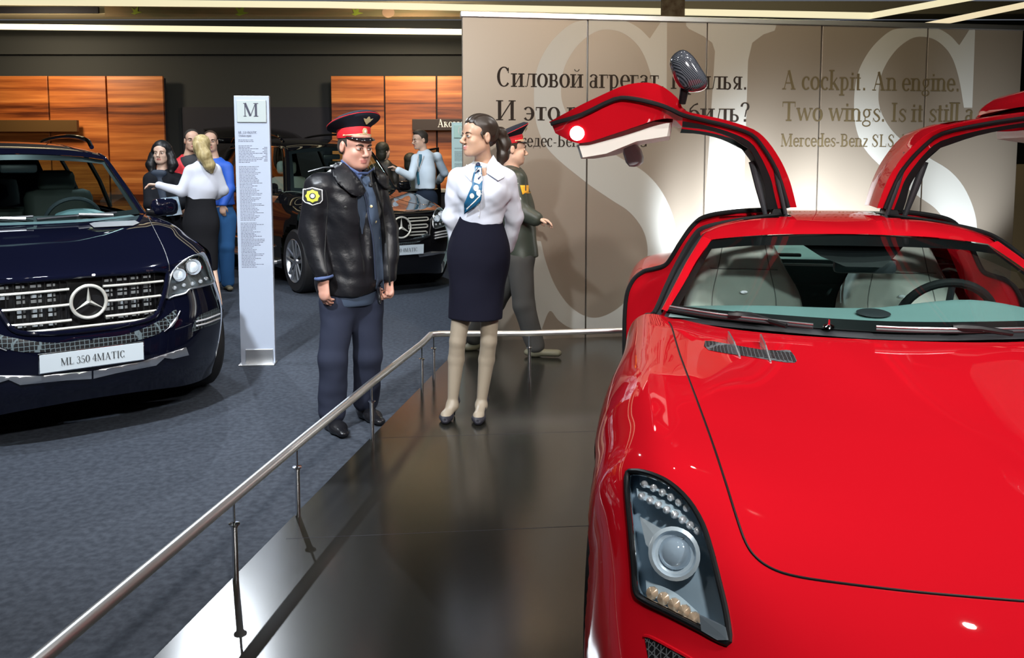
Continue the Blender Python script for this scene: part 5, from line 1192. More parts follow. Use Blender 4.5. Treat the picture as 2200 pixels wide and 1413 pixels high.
def polygonize(f, h, lo=None, hi=None, B=8):
    if lo is None:
        lo = np.min([a for a, b in f.pts], 0)-.03; hi = np.max([b for a, b in f.pts], 0)+.03
    nb = np.maximum(np.ceil((hi-lo)/(h*B)).astype(int), 1); n = nb*B+1
    ix = np.stack(np.meshgrid(*[np.arange(k) for k in nb], indexing='ij'), -1).reshape(-1, 3)
    cen = lo+(ix+.5)*B*h; dc = np.concatenate([f(cen[i:i+60000]) for i in range(0, len(cen), 60000)])
    W = np.empty(n, np.float32)
    blk = dc.reshape(nb); big = np.repeat(np.repeat(np.repeat(blk, B, 0), B, 1), B, 2); W[:-1, :-1, :-1] = big; W[-1] = 1; W[:, -1] = 1; W[:, :, -1] = 1
    act = ix[np.abs(dc) < B*h*1.05+.012]
    g = np.arange(B+1); off = np.stack(np.meshgrid(g, g, g, indexing='ij'), -1).reshape(-1, 3)
    # every block of cells only evaluates the shapes that can reach it
    ac = lo+(act+.5)*B*h; pc = np.stack([fn(ac) for fn, k, op in f.p], 1); rad = B*h*.95; keep = np.zeros(pc.shape, bool)
    for j, (fn, k, op) in enumerate(f.p): keep[:, j] = (pc[:, j] > -(rad+k+.02)) if op == 'i' else (pc[:, j] < rad+k+.02)
    code = {}
    for i, row in enumerate(np.packbits(keep, axis=1)): code.setdefault(row.tobytes(), []).append(i)
    allp = f.p
    for idx in code.values():
        ks = keep[idx[0]]; sel = [p for p, u in zip(allp, ks) if u]
        if not any(p[2] == 'u' for p in sel): continue
        while sel[0][2] != 'u': sel = sel[1:]+[sel[0]]
        f.p = sel
        for i in range(0, len(idx), 300):
            a = act[idx[i:i+300]]*B; q = (a[:, None, :]+off[None]).reshape(-1, 3); v = f(lo+q*h); W[q[:, 0], q[:, 1], q[:, 2]] = v
    f.p = allp
    sg = W < 0
    c = np.zeros(tuple(n-1), np.uint8)
    for dx in (0, 1):
        for dy in (0, 1):
            for dz in (0, 1): c += sg[dx:n[0]-1+dx, dy:n[1]-1+dy, dz:n[2]-1+dz]
    cell = np.argwhere((c > 0) & (c < 8)); idm = np.full(tuple(n-1), -1, np.int32); idm[cell[:, 0], cell[:, 1], cell[:, 2]] = np.arange(len(cell))
    acc = np.zeros((len(cell), 3)); cnt = np.zeros(len(cell))
    for ax in range(3):
        o1, o2 = [k for k in range(3) if k != ax]
        for u in (0, 1):
            for v in (0, 1):
                p = cell.copy(); p[:, o1] += u; p[:, o2] += v; q = p.copy(); q[:, ax] += 1
                a = W[p[:, 0], p[:, 1], p[:, 2]]; b = W[q[:, 0], q[:, 1], q[:, 2]]; m = (a < 0) != (b < 0)
                t = np.where(m, a/np.where(m, a-b, 1), 0); pos = p.astype(float); pos[:, ax] += t
                acc[m] += pos[m]; cnt[m] += 1
    V = lo+acc/cnt[:, None]*h; F = []
    for ax in range(3):
        o1, o2 = [(1, 2), (2, 0), (0, 1)][ax]
        s0 = sg.take(range(0, n[ax]-1), ax); s1 = sg.take(range(1, n[ax]), ax); e = np.argwhere(s0 != s1)
        e = e[(e[:, o1] > 0) & (e[:, o2] > 0) & (e[:, o1] < n[o1]-1) & (e[:, o2] < n[o2]-1)]
        fl = s0[e[:, 0], e[:, 1], e[:, 2]]; q = []
        for u, v in ((0, 0), (1, 0), (1, 1), (0, 1)):
            k = e.copy(); k[:, o1] -= u; k[:, o2] -= v; q.append(idm[k[:, 0], k[:, 1], k[:, 2]])
        q = np.stack(q, 1); ok = (q >= 0).all(1); q = q[ok]; fl = fl[ok]; q[~fl] = q[~fl][:, ::-1]; F.append(q[:, ::-1] if False else q)
    F = np.concatenate(F); return V, F
def soft(name, f, h, mt, parent, org, mi=None):
    V, F = polygonize(f, h); V = V-np.array(org)
    me = bpy.data.meshes.new(name); me.vertices.add(len(V)); me.vertices.foreach_set('co', V.ravel().astype(np.float32))
    me.loops.add(F.size); me.loops.foreach_set('vertex_index', F.ravel().astype(np.int32)); me.polygons.add(len(F))
    me.polygons.foreach_set('loop_start', np.arange(0, F.size, 4, dtype=np.int32)); me.update(calc_edges=True); me.validate()
    me.polygons.foreach_set('use_smooth', [True]*len(me.polygons))
    o = link(name, me, mt, parent)
    if mi is not None:
        c = (V[F].mean(1)+np.array(org)); me.polygons.foreach_set('material_index', mi(c).astype(np.int32))
    return o
def frame(f, up=(0, 0, 1), roll=0.0):
    y = -np.array(f, float); y /= np.linalg.norm(y); z = np.array(up, float); x = np.cross(y, z); x /= np.linalg.norm(x); z = np.cross(x, y)
    if roll: c, s = math.cos(roll), math.sin(roll); x, z = x*c+z*s, z*c-x*s
    return np.stack([x, y, z], 1)
def wr(amp, fx, seed=0, d=(0, 0, 1)):
    """cloth folds"""
    r = np.random.RandomState(seed); A = r.randn(5, 3); A /= np.linalg.norm(A, axis=1)[:, None]; ph = r.rand(5)*6
    def g(P):
        w = 0
        for i in range(5):
            q = P @ A[i]; u = P @ A[(i+2) % 5]; w = w+np.sin(fx*(1+.35*i)*q+2.2*np.sin(fx*.45*u+ph[i])+ph[i])/(1+.5*i)
        return amp*w*.5
    return g
def head_sdf(fem=False):
    s = Sdf(); j = .92 if fem else 1.0
    s.ell((0, .018, .045), (.075, .095, .082)); s.ell((0, -.042, .040), (.060, .046, .055), k=.03); s.ell((0, -.020, -.042), (.056*j, .066, .062), k=.03)
    s.ell((0, -.066, -.088), (.023*j, .024, .021), k=.035)
    for x in (-1, 1):
        s.ell((x*.037, -.060, -.020), (.024, .022, .021), k=.02)
        s.seg((x*.045, .0, -.055), (x*.030*j, -.055, -.088), .016, .012, k=.03)
        s.ell((x*.031, -.103, .006), (.021, .019, .0125), k=.014, op='s')
    s.seg((-.034, -.078, .026), (.034, -.078, .026), .011 if not fem else .008, k=.018)
    s.seg((0, -.085, .018), (0, -.110*1.0, -.022), .0075, .011, k=.014); s.ell((0, -.112, -.026), (.0115, .010, .009), k=.008)
    for x in (-1, 1):
        s.ell((x*.012, -.100, -.031), (.0095, .010, .0075), k=.008)
        s.ell((x*.031, -.0785, .006), (.0165, .0125, .0105), k=.004)
        s.ell((x*.077, .016, .0), (.009, .018, .030), k=.008); s.ell((x*.087, .011, .004), (.007, .010, .017), k=.005, op='s')
    for x in (-1, 1): s.ell((x*.034*j, -.036, -.048), (.026, .034, .034), k=.03)
    s.ell((0, -.0855, -.054), (.022, .0105, .0055), k=.007); s.ell((0, -.0845, -.0655), (.018, .0115, .0065), k=.008)
    s.seg((-.022, -.0985, -.0598), (.022, -.0985, -.0598), .0022, k=.003, op='s')
    return s
def face_parts(root, org, c, R, sc, iris=(.10, .05, .03), brow=(.03, .02, .015), lookx=0.0, fem=False):
    """eyes and brows as small children in head coordinates"""
    T = lambda p: tuple(np.array(c)+R @ (np.array(p)*sc)-np.array(org))
    for x in (-1, 1):
        b = MB(); V = []; F = []
        for (r, y) in ((.0145, .0), (.0135, -.004), (.0095, -.0062), (0.0, -.0074)):
            for k in range(16):
                t = 2*PI*k/16; V.append(T((x*.031+r*math.cos(t), -.0835+y*1.0, .0055+r*.40*math.sin(t)-(.001 if math.sin(t) > 0 else 0))))
        for i in range(3):
            for k in range(16): F.append((i*16+k, i*16+(k+1) % 16, (i+1)*16+(k+1) % 16, (i+1)*16+k))
        b.add(V, F); e = b.build('eye', M['eye_white'], root)
        V = [T((x*.031+lookx*.006+.0052*math.cos(t), -.0916, .0056+.0052*math.sin(t))) for t in np.linspace(0, 2*PI, 14, endpoint=False)]
        mk('iris', V, [tuple(range(14))], M.setdefault('iris%s' % (iris,), mat('iris', iris, .2)), e)
        P = [T((x*q, -.0955+.25*abs(q-.03), z)) for q, z in ((.014, .0085), (.024, .0125), (.034, .0125), (.046, .0075))]
        MB().tube(P, [.0010, .0016, .0016, .0010], 6).build('eyelid_line', M['lash'], e)
        P = [T((x*q, y, z)) for q, y, z in ((.013, -.0945, .0215), (.026, -.0930, .0275), (.040, -.0860, .0275), (.050, -.0765, .0215))]
        MB().tube(P, [.0040*sc, .0052*sc, .0046*sc, .0016*sc] if not fem else [.0020, .0028, .0022, .0008], 6).build('eyebrow', M.setdefault('brow%s' % (brow,), mat('eyebrow_hair', brow, .8)), root)
def hand(s, w, d, nrm, curl=.5, sx=1, sc=1.0, k=.02):
    """w wrist, d direction of the fingers, nrm = where the palm faces, sx = side of the thumb"""
    d = np.array(d, float); d /= np.linalg.norm(d); n = np.array(nrm, float); n -= d*(n @ d); n /= np.linalg.norm(n); u = np.cross(d, n)*sx; w = np.array(w, float)
    s.seg(w+d*.015*sc, w+d*.075*sc, .034*sc, .040*sc, k=k, flat=(n, .42))
    for i, (o, L, r) in enumerate(((.028, .072, .0088), (.0095, .080, .0090), (-.0095, .075, .0088), (-.027, .058, .0078))):
        p = w+d*(.080-abs(o)*.15)*sc+u*o*sc; a = 0.0; dd = d
        for j, f in enumerate((.42, .32, .26)):
            a += curl*(.8+.12*i)*(.9 if j == 0 else 1.1); dd = d*math.cos(a)+n*math.sin(a); q = p+dd*L*f*sc
            s.seg(p, q, r*sc*(1-.06*j), r*sc*(.94-.06*j), k=.006); p = q
    p = w+d*.022*sc+u*.026*sc; q = w+d*.055*sc+u*.050*sc+n*.016*sc; r_ = w+d*.085*sc+u*.052*sc+n*(.022+.02*curl)*sc
    s.seg(p, q, .0135*sc, .0105*sc, k=.015); s.seg(q, r_, .0105*sc, .0085*sc, k=.006); return s
M['eye_white'] = mat('eye_white', (.75, .73, .70), .25); M['lash'] = mat('lash_line', (.02, .015, .012), .7)
def skin(name, col, rough=.48):
    m = mat(name, col, rough, bump=((300, 300, 300), .06, .0006)); b = m.node_tree.nodes['Principled BSDF']
    b.inputs['Subsurface Weight'].default_value = .12; b.inputs['Subsurface Radius'].default_value = (.01, .004, .002); b.inputs['Subsurface Scale'].default_value = .6
    return m
M['badge_white'] = mat('badge_white', (.62, .62, .62), .6)
M['lip'] = mat('lips', (.42, .15, .125), .45)
def hx(px, py, y): p = at_y(px, py, y); return np.array((p.x, p.y, p.z))
def cap(root, org, c, R, sc, dark, badge=True, tip=.17):
    """peaked uniform cap in head coordinates, tipped back a little"""
    ct, st_ = math.cos(tip), math.sin(tip); Rc = np.array(R) @ np.array([[1, 0, 0], [0, ct, st_], [0, -st_, ct]]); c = np.array(c)+R @ np.array((0, .004, .010))*sc; R = Rc
    T = lambda p: tuple(np.array(c)+R @ (np.array(p)*sc)-np.array(org)); n = 40
    th = [2*PI*k/n for k in range(n)]
    def ring(rx, ry, z0, tilt, y0=.014): return [T((rx*math.sin(t), y0-ry*math.cos(t), z0+tilt*math.cos(t))) for t in th]
    def shell(name, rings, mt, par, capt=False):
        V = [v for r in rings for v in r]; F = [(i*n+k, i*n+(k+1) % n, (i+1)*n+(k+1) % n, (i+1)*n+k) for i in range(len(rings)-1) for k in range(n)]
        if capt: V.append(tuple(np.mean(rings[-1], 0)+R @ np.array((0, 0, .004)))); F += [((len(rings)-1)*n+k, (len(rings)-1)*n+(k+1) % n, len(V)-1) for k in range(n)]
        b = MB().add(V, F); return b.build(name, mt, par, ang=50)
    cr = shell('peaked_cap', [ring(.083, .103, .088, .012), ring(.098, .120, .100, .022), ring(.124, .144, .112, .040), ring(.136, .157, .120, .048), ring(.134, .155, .130, .050), ring(.11, .128, .145, .042), ring(.060, .07, .152, .022)], dark, root, True)
    shell('cap_band', [ring(.0825, .102, .040, .002), ring(.0845, .104, .044, .003), ring(.0850, .1045, .088, .012), ring(.083, .102, .092, .013)], M['cap_red'], cr)
    MB().tube([T((.1365*math.sin(t), .014-.1575*math.cos(t), .1245+.049*math.cos(t))) for t in th], .0022, 6, True).build('cap_piping', M['cap_red'], cr)
    V = []; F = []; k = 17; A = np.linspace(-1.15, 1.15, k)
    for (r, dz) in ((1.0, 0), (1.20, -.010), (1.42, -.026)):
        for a in A: e = 1+(r-1)*(math.cos(a*1.25)); V.append(T((.083*e*math.sin(a), .014-.104*e*math.cos(a), .046+dz*math.cos(a*1.25))))
    F = [(i*k+j, i*k+j+1, (i+1)*k+j+1, (i+1)*k+j) for i in range(2) for j in range(k-1)]
    b = mk('cap_visor', V, F, M['visor'], cr); b.modifiers.new('t', 'SOLIDIFY').thickness = .003
    for dz in (0, .006): MB().tube([T((.0865*math.sin(a), .014-.1065*math.cos(a), .054+dz*(1-abs(a)/1.3))) for a in np.linspace(-1.25, 1.25, 18)], .0022, 6).build('cap_cord', M['gold'], cr)
    for a in (-1.27, 1.27): MB().lathe([(0, .006), (.005, .004), (.006, 0)], T((.086*math.sin(a), .014-.107*math.cos(a), .054)), tuple(R @ np.array((math.sin(a), -math.cos(a), 0))), 12).build('cap_button', M['gold'], cr)
    # cockade on the band, winged badge above
    o = [T((.014*math.cos(t)*(1+.12*(i % 2)), -.0935, .074+.017*math.sin(t)*(1+.12*(i % 2)))) for i, t in enumerate(np.linspace(0, 2*PI, 20, endpoint=False))]
    MB().prism(o, tuple(R @ np.array((0, -1, .1))), .003).build('cockade', M['gold'], cr)
    o = [T((.005*math.cos(t), -.0985, .074+.008*math.sin(t))) for t in np.linspace(0, 2*PI, 12, endpoint=False)]
    MB().prism(o, tuple(R @ np.array((0, -1, .1))), .001).build('cockade_centre', M['badge_white'], cr)
    o = [T((x, -.118-(z-.108)*.62, z+.012)) for x, z in ((-.030, .128), (-.012, .124), (-.006, .134), (0, .138), (.006, .134), (.012, .124), (.030, .128), (.018, .112), (.010, .106), (.004, .098), (-.004, .098), (-.010, .106), (-.018, .112))]
    MB().prism(o, tuple(R @ np.array((0, -1, .5))), .003).build('winged_badge', M['gold'], cr)
    return cr
M['cap_red'] = mat('cap_red_cloth', (.62, .012, .02), .7); M['visor'] = mat('patent_visor', (.008, .008, .010), .08, 0, 1.0); M['gold'] = mat('gold_metal', (.85, .70, .38), .4, .55)
M['cap_dark'] = mat('cap_dark_cloth', (.018, .020, .030), .85)
# ------------------------------------------------------------------ people
PR = []
# ---- policeman in the leather jacket
def policeman_front():
    y0 = 4.98; org = np.array((at_z(775, 925, 0).x, 4.97, 0.0))
    e = empty('person', tuple(org), 0, 'young policeman in black leather jacket and peaked cap, hands down, beside the hostess', 'person')
    hc = hx(764, 317, 4.97); R = frame((.68, -.72, -.16)); sc = 1.06
    nb = hx(752, 374, 5.0)
    shr, elr, wrr = hx(685, 398, 4.86), hx(670, 500, 4.86), hx(696, 600, 4.80)
    shl, ell_, wrl = hx(803, 392, 5.12), hx(832, 496, 5.14), hx(836, 600, 5.06)
    pv = hx(752, 628, 5.0); hr_, hl_ = hx(726, 640, 4.94), hx(788, 640, 5.05)
    knr, knl = hx(716, 770, 4.88), hx(790, 762, 5.04)
    anr, anl = np.array((hx(714, 900, 4.90)[0], 4.90, .09)), np.array((hx(786, 900, 5.10)[0], 5.12, .09))
    ch = hx(748, 440, 5.0); sh_ax = shl-shr; sh_ax /= np.linalg.norm(sh_ax); fw = np.cross(sh_ax, (0, 0, 1)); fw = np.array((.66, -.75, 0)); 
    S = Sdf(); S.sub(head_sdf(), R, hc, sc); S.seg(hc+R @ np.array((0, .022, -.03)), nb+np.array((0, .01, -.03)), .054, .062, k=.03)
    S.seg(shr, shl, .05, k=.05); S.seg(nb-np.array((0, 0, .10)), ch, .10, .12, k=.08, flat=(fw, .75)); S.seg(ch, pv, .12, .12, k=.06, flat=(fw, .8))
    for a, b, c in ((shr, elr, wrr), (shl, ell_, wrl)): S.seg(a, b, .048, .038); S.seg(b, c, .038, .026)
    hand(S, wrr+np.array((0, 0, 0)), (.02, -.10, -1), (.55, .75, 0), .42, -1, 1.06); hand(S, wrl, (.05, -.2, -1), (-.6, -.6, 0), .75, 1, 1.0)
    for a, b, c in ((hr_, knr, anr), (hl_, knl, anl)): S.seg(a, b, .08, .055, k=.04); S.seg(b, c, .052, .038)
    sk = skin('skin_ruddy', (.52, .27, .20)); 
    def mi(c): q = (c-hc) @ R/sc; return ((np.abs(q[:, 0]) < .021) & (q[:, 1] < -.087) & (q[:, 2] > -.072) & (q[:, 2] < -.049)).astype(int)
    body = soft('body', S, .0042, [sk, M['lip']], e, org, mi)
    face_parts(e, org, hc, R, sc, lookx=.2)
    H = Sdf(); H.ell((0, .022, .046), (.0785, .0975, .083)); H.ell((0, .05, -.01), (.070, .065, .055), k=.03); H.half((0, -.022, 0), (0, -1, -.12)); H.half((0, 0, -.045), (0, 0, -1)); 
    for x in (-1, 1): H.ell((x*.083, .016, -.012), (.026, .030, .046), k=.006, op='s')
    HH = Sdf(); HH.sub(H, R, hc, sc); HH.w = wr(.0008, 300, 3); soft('hair', HH, .005, mat('short_dark_hair', (.035, .026, .02), .75), e, org)
    cap(e, org, hc, R, sc, M['cap_dark'])
    # trousers
    T = Sdf(); T.seg(pv+np.array((0, 0, .06)), pv-np.array((0, 0, .02)), .150, .158, flat=(fw, .74))
    T.seg(hr_-np.array((0, 0, .03)), knr, .100, .083, k=.05); T.seg(hl_-np.array((0, 0, .03)), knl, .100, .083, k=.05)
    T.seg(knr, anr+np.array((0, .0, .02)), .083, .080, k=.02); T.seg(knl, anl+np.array((0, 0, .02)), .083, .078, k=.02)
    T.half((0, 0, .045), (0, 0, -1)); T.w = wr(.0045, 26, 5)
    soft('trousers', T, .007, mat('navy_trousers', (.022, .026, .044), .85), e, org)
    for an, dr in ((anr, (.50, -.86, 0)), (anl, (.55, -.83, 0))):
        d = np.array(dr); b = np.array((an[0], an[1], .034)); F_ = Sdf(); F_.seg(b-d*.06, b+d*.10, .040, .044, k=.02, flat=((0, 0, 1), .85)); F_.seg(b+d*.10, b+d*.19-np.array((0, 0, .008)), .044, .034, k=.03, flat=((0, 0, 1), .62)); F_.seg(an, b, .05, .045, k=.04); F_.half((0, 0, .004), (0, 0, -1), .003)
        s_ = soft('shoe', F_, .006, M['shoe_black'], e, org)
    # tunic, shirt collar and tie under the jacket
    U = Sdf(); U.seg(nb-np.array((0, 0, .11)), ch, .135, .150, flat=(fw, .78)); U.seg(ch, pv+np.array((0, 0, -.03)), .150, .172, k=.06, flat=(fw, .80)); U.seg(shr, shl, .055, k=.06); U.half(pv-np.array((0, 0, .066)), (0, 0, -1), .01); U.w = wr(.002, 30, 9)
    tun = soft('tunic', U, .007, mat('blue_grey_tunic', (.045, .062, .095), .8), e, org)
    J = Sdf(); lean = np.array((-.02, 0, 0))
    J.seg(nb-np.array((0, 0, .10)), ch, .165, .185, flat=(fw, .80)); J.seg(ch, pv+np.array((-.01, 0, .05)), .185, .190, k=.08, flat=(fw, .84)); J.seg(shr+np.array((.02, 0, -.01)), shl+np.array((-.02, 0, -.01)), .062, k=.07)
    J.seg(shr, elr, .078, .070, k=.03); J.seg(elr, wrr+np.array((0, 0, .03)), .070, .054, k=.02); J.seg(shl, ell_, .070, .064, k=.03); J.seg(ell_, wrl+np.array((0, 0, .02)), .064, .052, k=.02)
    J.half(pv+np.array((0, 0, .0)), (0, 0, -1), .012)
    fo = fw*.20; J.seg(nb+fw*.13+np.array((.01, 0, -.02)), pv+fw*.18+np.array((.028, 0, -.06)), .040, .034, k=.012, op='s')
    J.seg(nb+fw*.10+np.array((0, 0, .06)), nb+fw*.11-np.array((0, 0, .08)), .05, .04, k=.015, op='s')
    J.ell(nb+np.array((0, 0, .06)), (.078, .078, .075), k=.012, op='s')
    w1, w2 = wr(.0085, 15, 11), wr(.0034, 42, 12); J.w = lambda P: w1(P)+w2(P)
    jk = soft('leather_jacket', J, .0055, M['leather'], e, org)
    # jacket collar leaves
    side = np.array((.75, .66, 0))
    C_2 = Sdf()
    for s in (-1, 1):
        C_2.chain([nb+side*s*.02-fw*.075+np.array((0, 0, .055)), nb+side*s*.078-fw*.01+np.array((0, 0, .045)), nb+side*s*.080+fw*.07+np.array((0, 0, .005)), nb+side*s*.060+fw*.125+np.array((0, 0, -.065))], [.016, .018, .020, .014], k=.015)
    soft('jacket_collar', C_2, .0055, M['leather'], jk, org)
    Tr = Tracer(e, [jk, tun, body])
    loc = lambda P: [p for p in P]
    b = MB().tube([p+Vector((0, 0, 0)) for p in Tr.path([(770, 372), (778, 400), (790, 450), (801, 520), (806, 600)], .004, 4)], .012, 8, flat=((0, 0, 1), 1.0, .35)).build('tie', mat('dark_tie', (.025, .035, .065), .6), e)
    sb = mat('blue_shirt', (.06, .09, .20), .75)
    mk('shirt_collar', [tuple(p) for p in Tr.path([(738, 352), (772, 368), (782, 372), (768, 392), (748, 372)], .010, 1)], [(0, 1, 2, 3, 4)], sb, e, False)
    MB().tube([tuple(hx(x, y, z)-org) for x, y, z in ((733, 345, 4.93), (752, 362, 4.88), (770, 372, 4.87), (790, 372, 4.90), (803, 362, 4.96))], .004, 8, flat=((0, 0, 1), .6, 2.2)).build('shirt_collar', sb, e)
    MB().tube([tuple(wrr-org+np.array((.045*math.cos(t), .045*math.sin(t), .012+.008*math.cos(t)))) for t in np.linspace(0, 2*PI, 20, endpoint=False)], .010, 8, True).build('shirt_cuff', sb, e)
    # sleeve badge, buttons, collar pin
    sh = [(652, 406), (672, 402), (693, 407), (693, 430), (688, 436), (672, 441), (656, 435), (651, 429)]
    def patch(nm, pix, off, mt, par, st_=4):
        V, F, _, N = Tr.patch(pix, off, st_, 1); return mk(nm, V, F, mt, par)
    bd = patch('sleeve_badge', sh, .004, M['badge_white'], e)
    cx, cy = 672, 421; sm = lambda s_: [(cx+(x-cx)*s_, cy+(y-cy)*s_) for x, y in sh]
    patch('badge_field', sm(.90), .0048, M['badge_black'], bd)
    patch('badge_star', [(cx+(15 if i % 2 == 0 else 12.5)*math.cos(t), cy+(14 if i % 2 == 0 else 12)*math.sin(t)) for i, t in enumerate(np.linspace(PI/4, 2*PI+PI/4, 16, endpoint=False))], .0056, M['badge_yellow'], bd)
    patch('badge_ring', [(cx+6.5*math.cos(t), cy+6.5*math.sin(t)) for t in np.linspace(0, 2*PI, 12, endpoint=False)], .0064, M['badge_black'], bd, 3)
    patch('badge_centre', [(cx+4.2*math.cos(t), cy+4.2*math.sin(t)) for t in np.linspace(0, 2*PI, 12, endpoint=False)], .0070, M['badge_white'], bd, 3)
    for px, py in ((798, 443), (807, 476), (815, 511), (742, 445), (795, 553), (730, 368)):
        p, n = Tr.hit(px, py); MB().lathe([(.0085, 0), (.008, .004), (0, .006)], p, n, 12).build('button', M['gold'] if px not in (742, 795) else M['badge_black'], e)
    MB().tube(Tr.path([(805, 392), (818, 440), (829, 500), (834, 560), (838, 612)], .004, 4), .006, 6).build('jacket_zip', M['badge_black'], jk)
    MB().tube(Tr.path([(699, 408), (704, 440), (700, 500), (698, 560), (706, 600)], .0, 4), .003, 6).build('sleeve_seam', M['badge_black'], jk)
    # open front showing the tunic, and the broad collar leaves
    tf = patch('tunic_front', [(778, 376), (792, 380), (806, 422), (816, 480), (823, 560), (826, 622), (806, 622), (804, 560), (798, 485), (786, 430), (779, 400)], .0035, bpy.data.materials['blue_grey_tunic'], e)
    for nm, pg, of in (('collar_leaf', [(731, 350), (748, 366), (766, 388), (780, 412), (764, 424), (736, 404), (714, 384), (712, 364)], .016), ('collar_leaf', [(800, 366), (822, 366), (842, 376), (846, 396), (830, 408), (812, 400), (803, 385)], .016)):
        V, F, _, N = Tr.patch(pg, of, 5, 2); q_ = mk(nm, V, F, M['leather'], jk); q_.modifiers.new('t', 'SOLIDIFY').thickness = .010
    # epaulette
    P = [Vector(tuple(shr-org))+Vector(q) for q in ((-.055, -.01, .075), (.03, .0, .098), (.085, .01, .100))]
    MB().tube(P, .024, 8, flat=((0, 0, 1), 1.0, .25)).build('epaulette', M['leather'], jk)
    # dark phone in the far hand: a thing of its own
    w = wrl+np.array((-.050, -.062, -.080))
    p = MB().box((0, 0, 0), (.022, .055, .10), Matrix.Rotation(.25, 3, 'X'), bev=.006).build('mobile_phone', M['visor']); p.location = tuple(w)
    tag(p, 'small dark phone held low in the left hand of the front policeman', 'phone')
M['leather'] = mat('black_leather', (.008, .008, .010), .38, 0, .0, .38, bump=((55, 55, 55), .25, .006))
M['shoe_black'] = mat('black_shoe_leather', (.010, .010, .012), .25)
M['badge_black'] = mat('badge_black', (.015, .015, .015), .6); M['badge_yellow'] = mat('badge_yellow', (.46, .46, .05), .6)
policeman_front()
# ---- hostess with the scarf
M['white_shirt'] = mat('white_shirt', (.60, .62, .70), .75)
def hostess():
    y0 = 4.95; org = np.array((at_z(1000, 905, Z0).x, 4.95, Z0)); e = empty('person', tuple(org), 0, 'dark haired hostess in white blouse, black pencil skirt and high heels on the platform', 'person')
    hc = hx(1028, 296, 4.94); R = frame((-.84, -.54, .02)); sc = .985
    nb = hx(1041, 362, 4.99)
    shl, ell_, wrl = hx(983, 383, 4.96), hx(971, 466, 5.02), hx(986, 536, 5.10)
    shr, elr, wrr = hx(1088, 383, 5.0), hx(1106, 466, 5.06), hx(1090, 532, 5.12)
    ch = hx(1037, 408, 4.98); wa = hx(1033, 466, 4.99); pv = hx(1028, 540, 5.0); fw = np.array((-.2, -.98, 0))
    hL, hR = hx(1008, 560, 5.0), hx(1054, 560, 5.01); kL, kR = hx(983, 733, 4.95), hx(1050, 733, 4.97); aL, aR = hx(972, 868, 4.94), hx(1034, 868, 4.98)
    tL = np.array((hx(958, 905, 4.86)[0], 4.86, Z0+.018)); tR = np.array((hx(1028, 908, 4.84)[0], 4.84, Z0+.018))
    S = Sdf(); S.sub(head_sdf(True), R, hc, sc); S.seg(hc+R @ np.array((0, .025, -.04)), nb+np.array((0, .01, -.02)), .042, .050, k=.03)
    S.seg(shl, shr, .038, k=.05); S.seg(nb-np.array((0, 0, .08)), ch, .09, .11, k=.07, flat=(fw, .7)); S.seg(ch, wa, .105, .095, k=.05, flat=(fw, .75)); S.seg(wa, pv, .10, .13, k=.05, flat=(fw, .8))
    for a, b, c in ((shl, ell_, wrl), (shr, elr, wrr)): S.seg(a, b, .036, .029); S.seg(b, c, .029, .021)
    hand(S, wrl, (.9, .3, -.2), (0, 1, 0), .4, 1, .9); hand(S, wrr, (-.9, .2, -.2), (0, 1, 0), .4, -1, .9)
    for h_, k_, a_, t_ in ((hL, kL, aL, tL), (hR, kR, aR, tR)):
        S.seg(h_*.9+k_*.1+np.array((.0, .0, 0)), k_, .072, .0475, k=.04)
        cf = k_*.70+a_*.30+np.array((0, .018, 0)); S.seg(k_, cf, .0465, .0475, k=.012); S.seg(cf, a_, .0475, .028, k=.012)
        hl = a_+np.array((0, .035, -.03)); S.seg(a_, hl, .030, .026, k=.02); S.seg(a_+np.array((0, -.01, -.01)), t_+np.array((0, .03, .022)), .032, .026, k=.025, flat=((0, 0, 1), .9)); S.seg(t_+np.array((0, .03, .022)), t_+np.array((0, -.01, .010)), .028, .020, k=.02, flat=((0, 0, 1), .6))
    sk, st_ = skin('skin_tan', (.52, .315, .215), .42), mat('nude_stockings', (.29, .24, .18), .42)
    def mi(c):
        q = (c-hc) @ R/sc; m = ((np.abs(q[:, 0]) < .021) & (q[:, 1] < -.088) & (q[:, 2] > -.072) & (q[:, 2] < -.048)).astype(int); m[(c[:, 2] < .86)] = 2; return m
    body = soft('body', S, .0042, [sk, mat('pink_lips', (.52, .22, .19), .35), st_], e, org, mi)
    face_parts(e, org, hc, R, sc, (.12, .16, .18), (.02, .014, .012), -.3, True)
    H = Sdf(); H.ell((0, .028, .052), (.081, .096, .084)); H.ell((0, -.005, .080), (.064, .075, .052), k=.03); H.ell((0, .06, .0), (.060, .055, .05), k=.03)
    H.ell((0, -.098, .020), (.090, .075, .062), k=.015, op='s'); H.half((0, .0, -.04), (0, -.2, -1), .01)
    for x in (-1, 1): H.ell((x*.085, .014, -.008), (.022, .022, .034), k=.008, op='s'); H.seg((x*.070, -.02, .02), (x*.076, -.008, -.03), .006, .002, k=.012)
    HH = Sdf(); HH.sub(H, R, hc, sc); u = R @ np.array((0, 1, 0))
    HH.chain([hc+R @ np.array((0, .095, .040)), hc+R @ np.array((0, .150, .030)), hc+R @ np.array((0, .172, -.03)), hc+R @ np.array((0, .165, -.10)), hc+R @ np.array((0, .145, -.155))], [.026, .034, .040, .034, .014], k=.02)
    HH.w = lambda P: .0022*np.sin(((P-hc) @ R)[:, 0]*220+6*np.sin(((P-hc) @ R)[:, 2]*14))
    hair = soft('hair', HH, .0048, mat('dark_brown_hair', (.030, .020, .014), .38, bump=((140, 140, 20), .3, .002)), e, org)
    MB().tube([tuple(hc+R @ np.array((.028*math.cos(t), .118, .040+.028*math.sin(t)))-org) for t in np.linspace(0, 2*PI, 16, endpoint=False)], .006, 6, True).build('hair_band', M['badge_black'], hair)
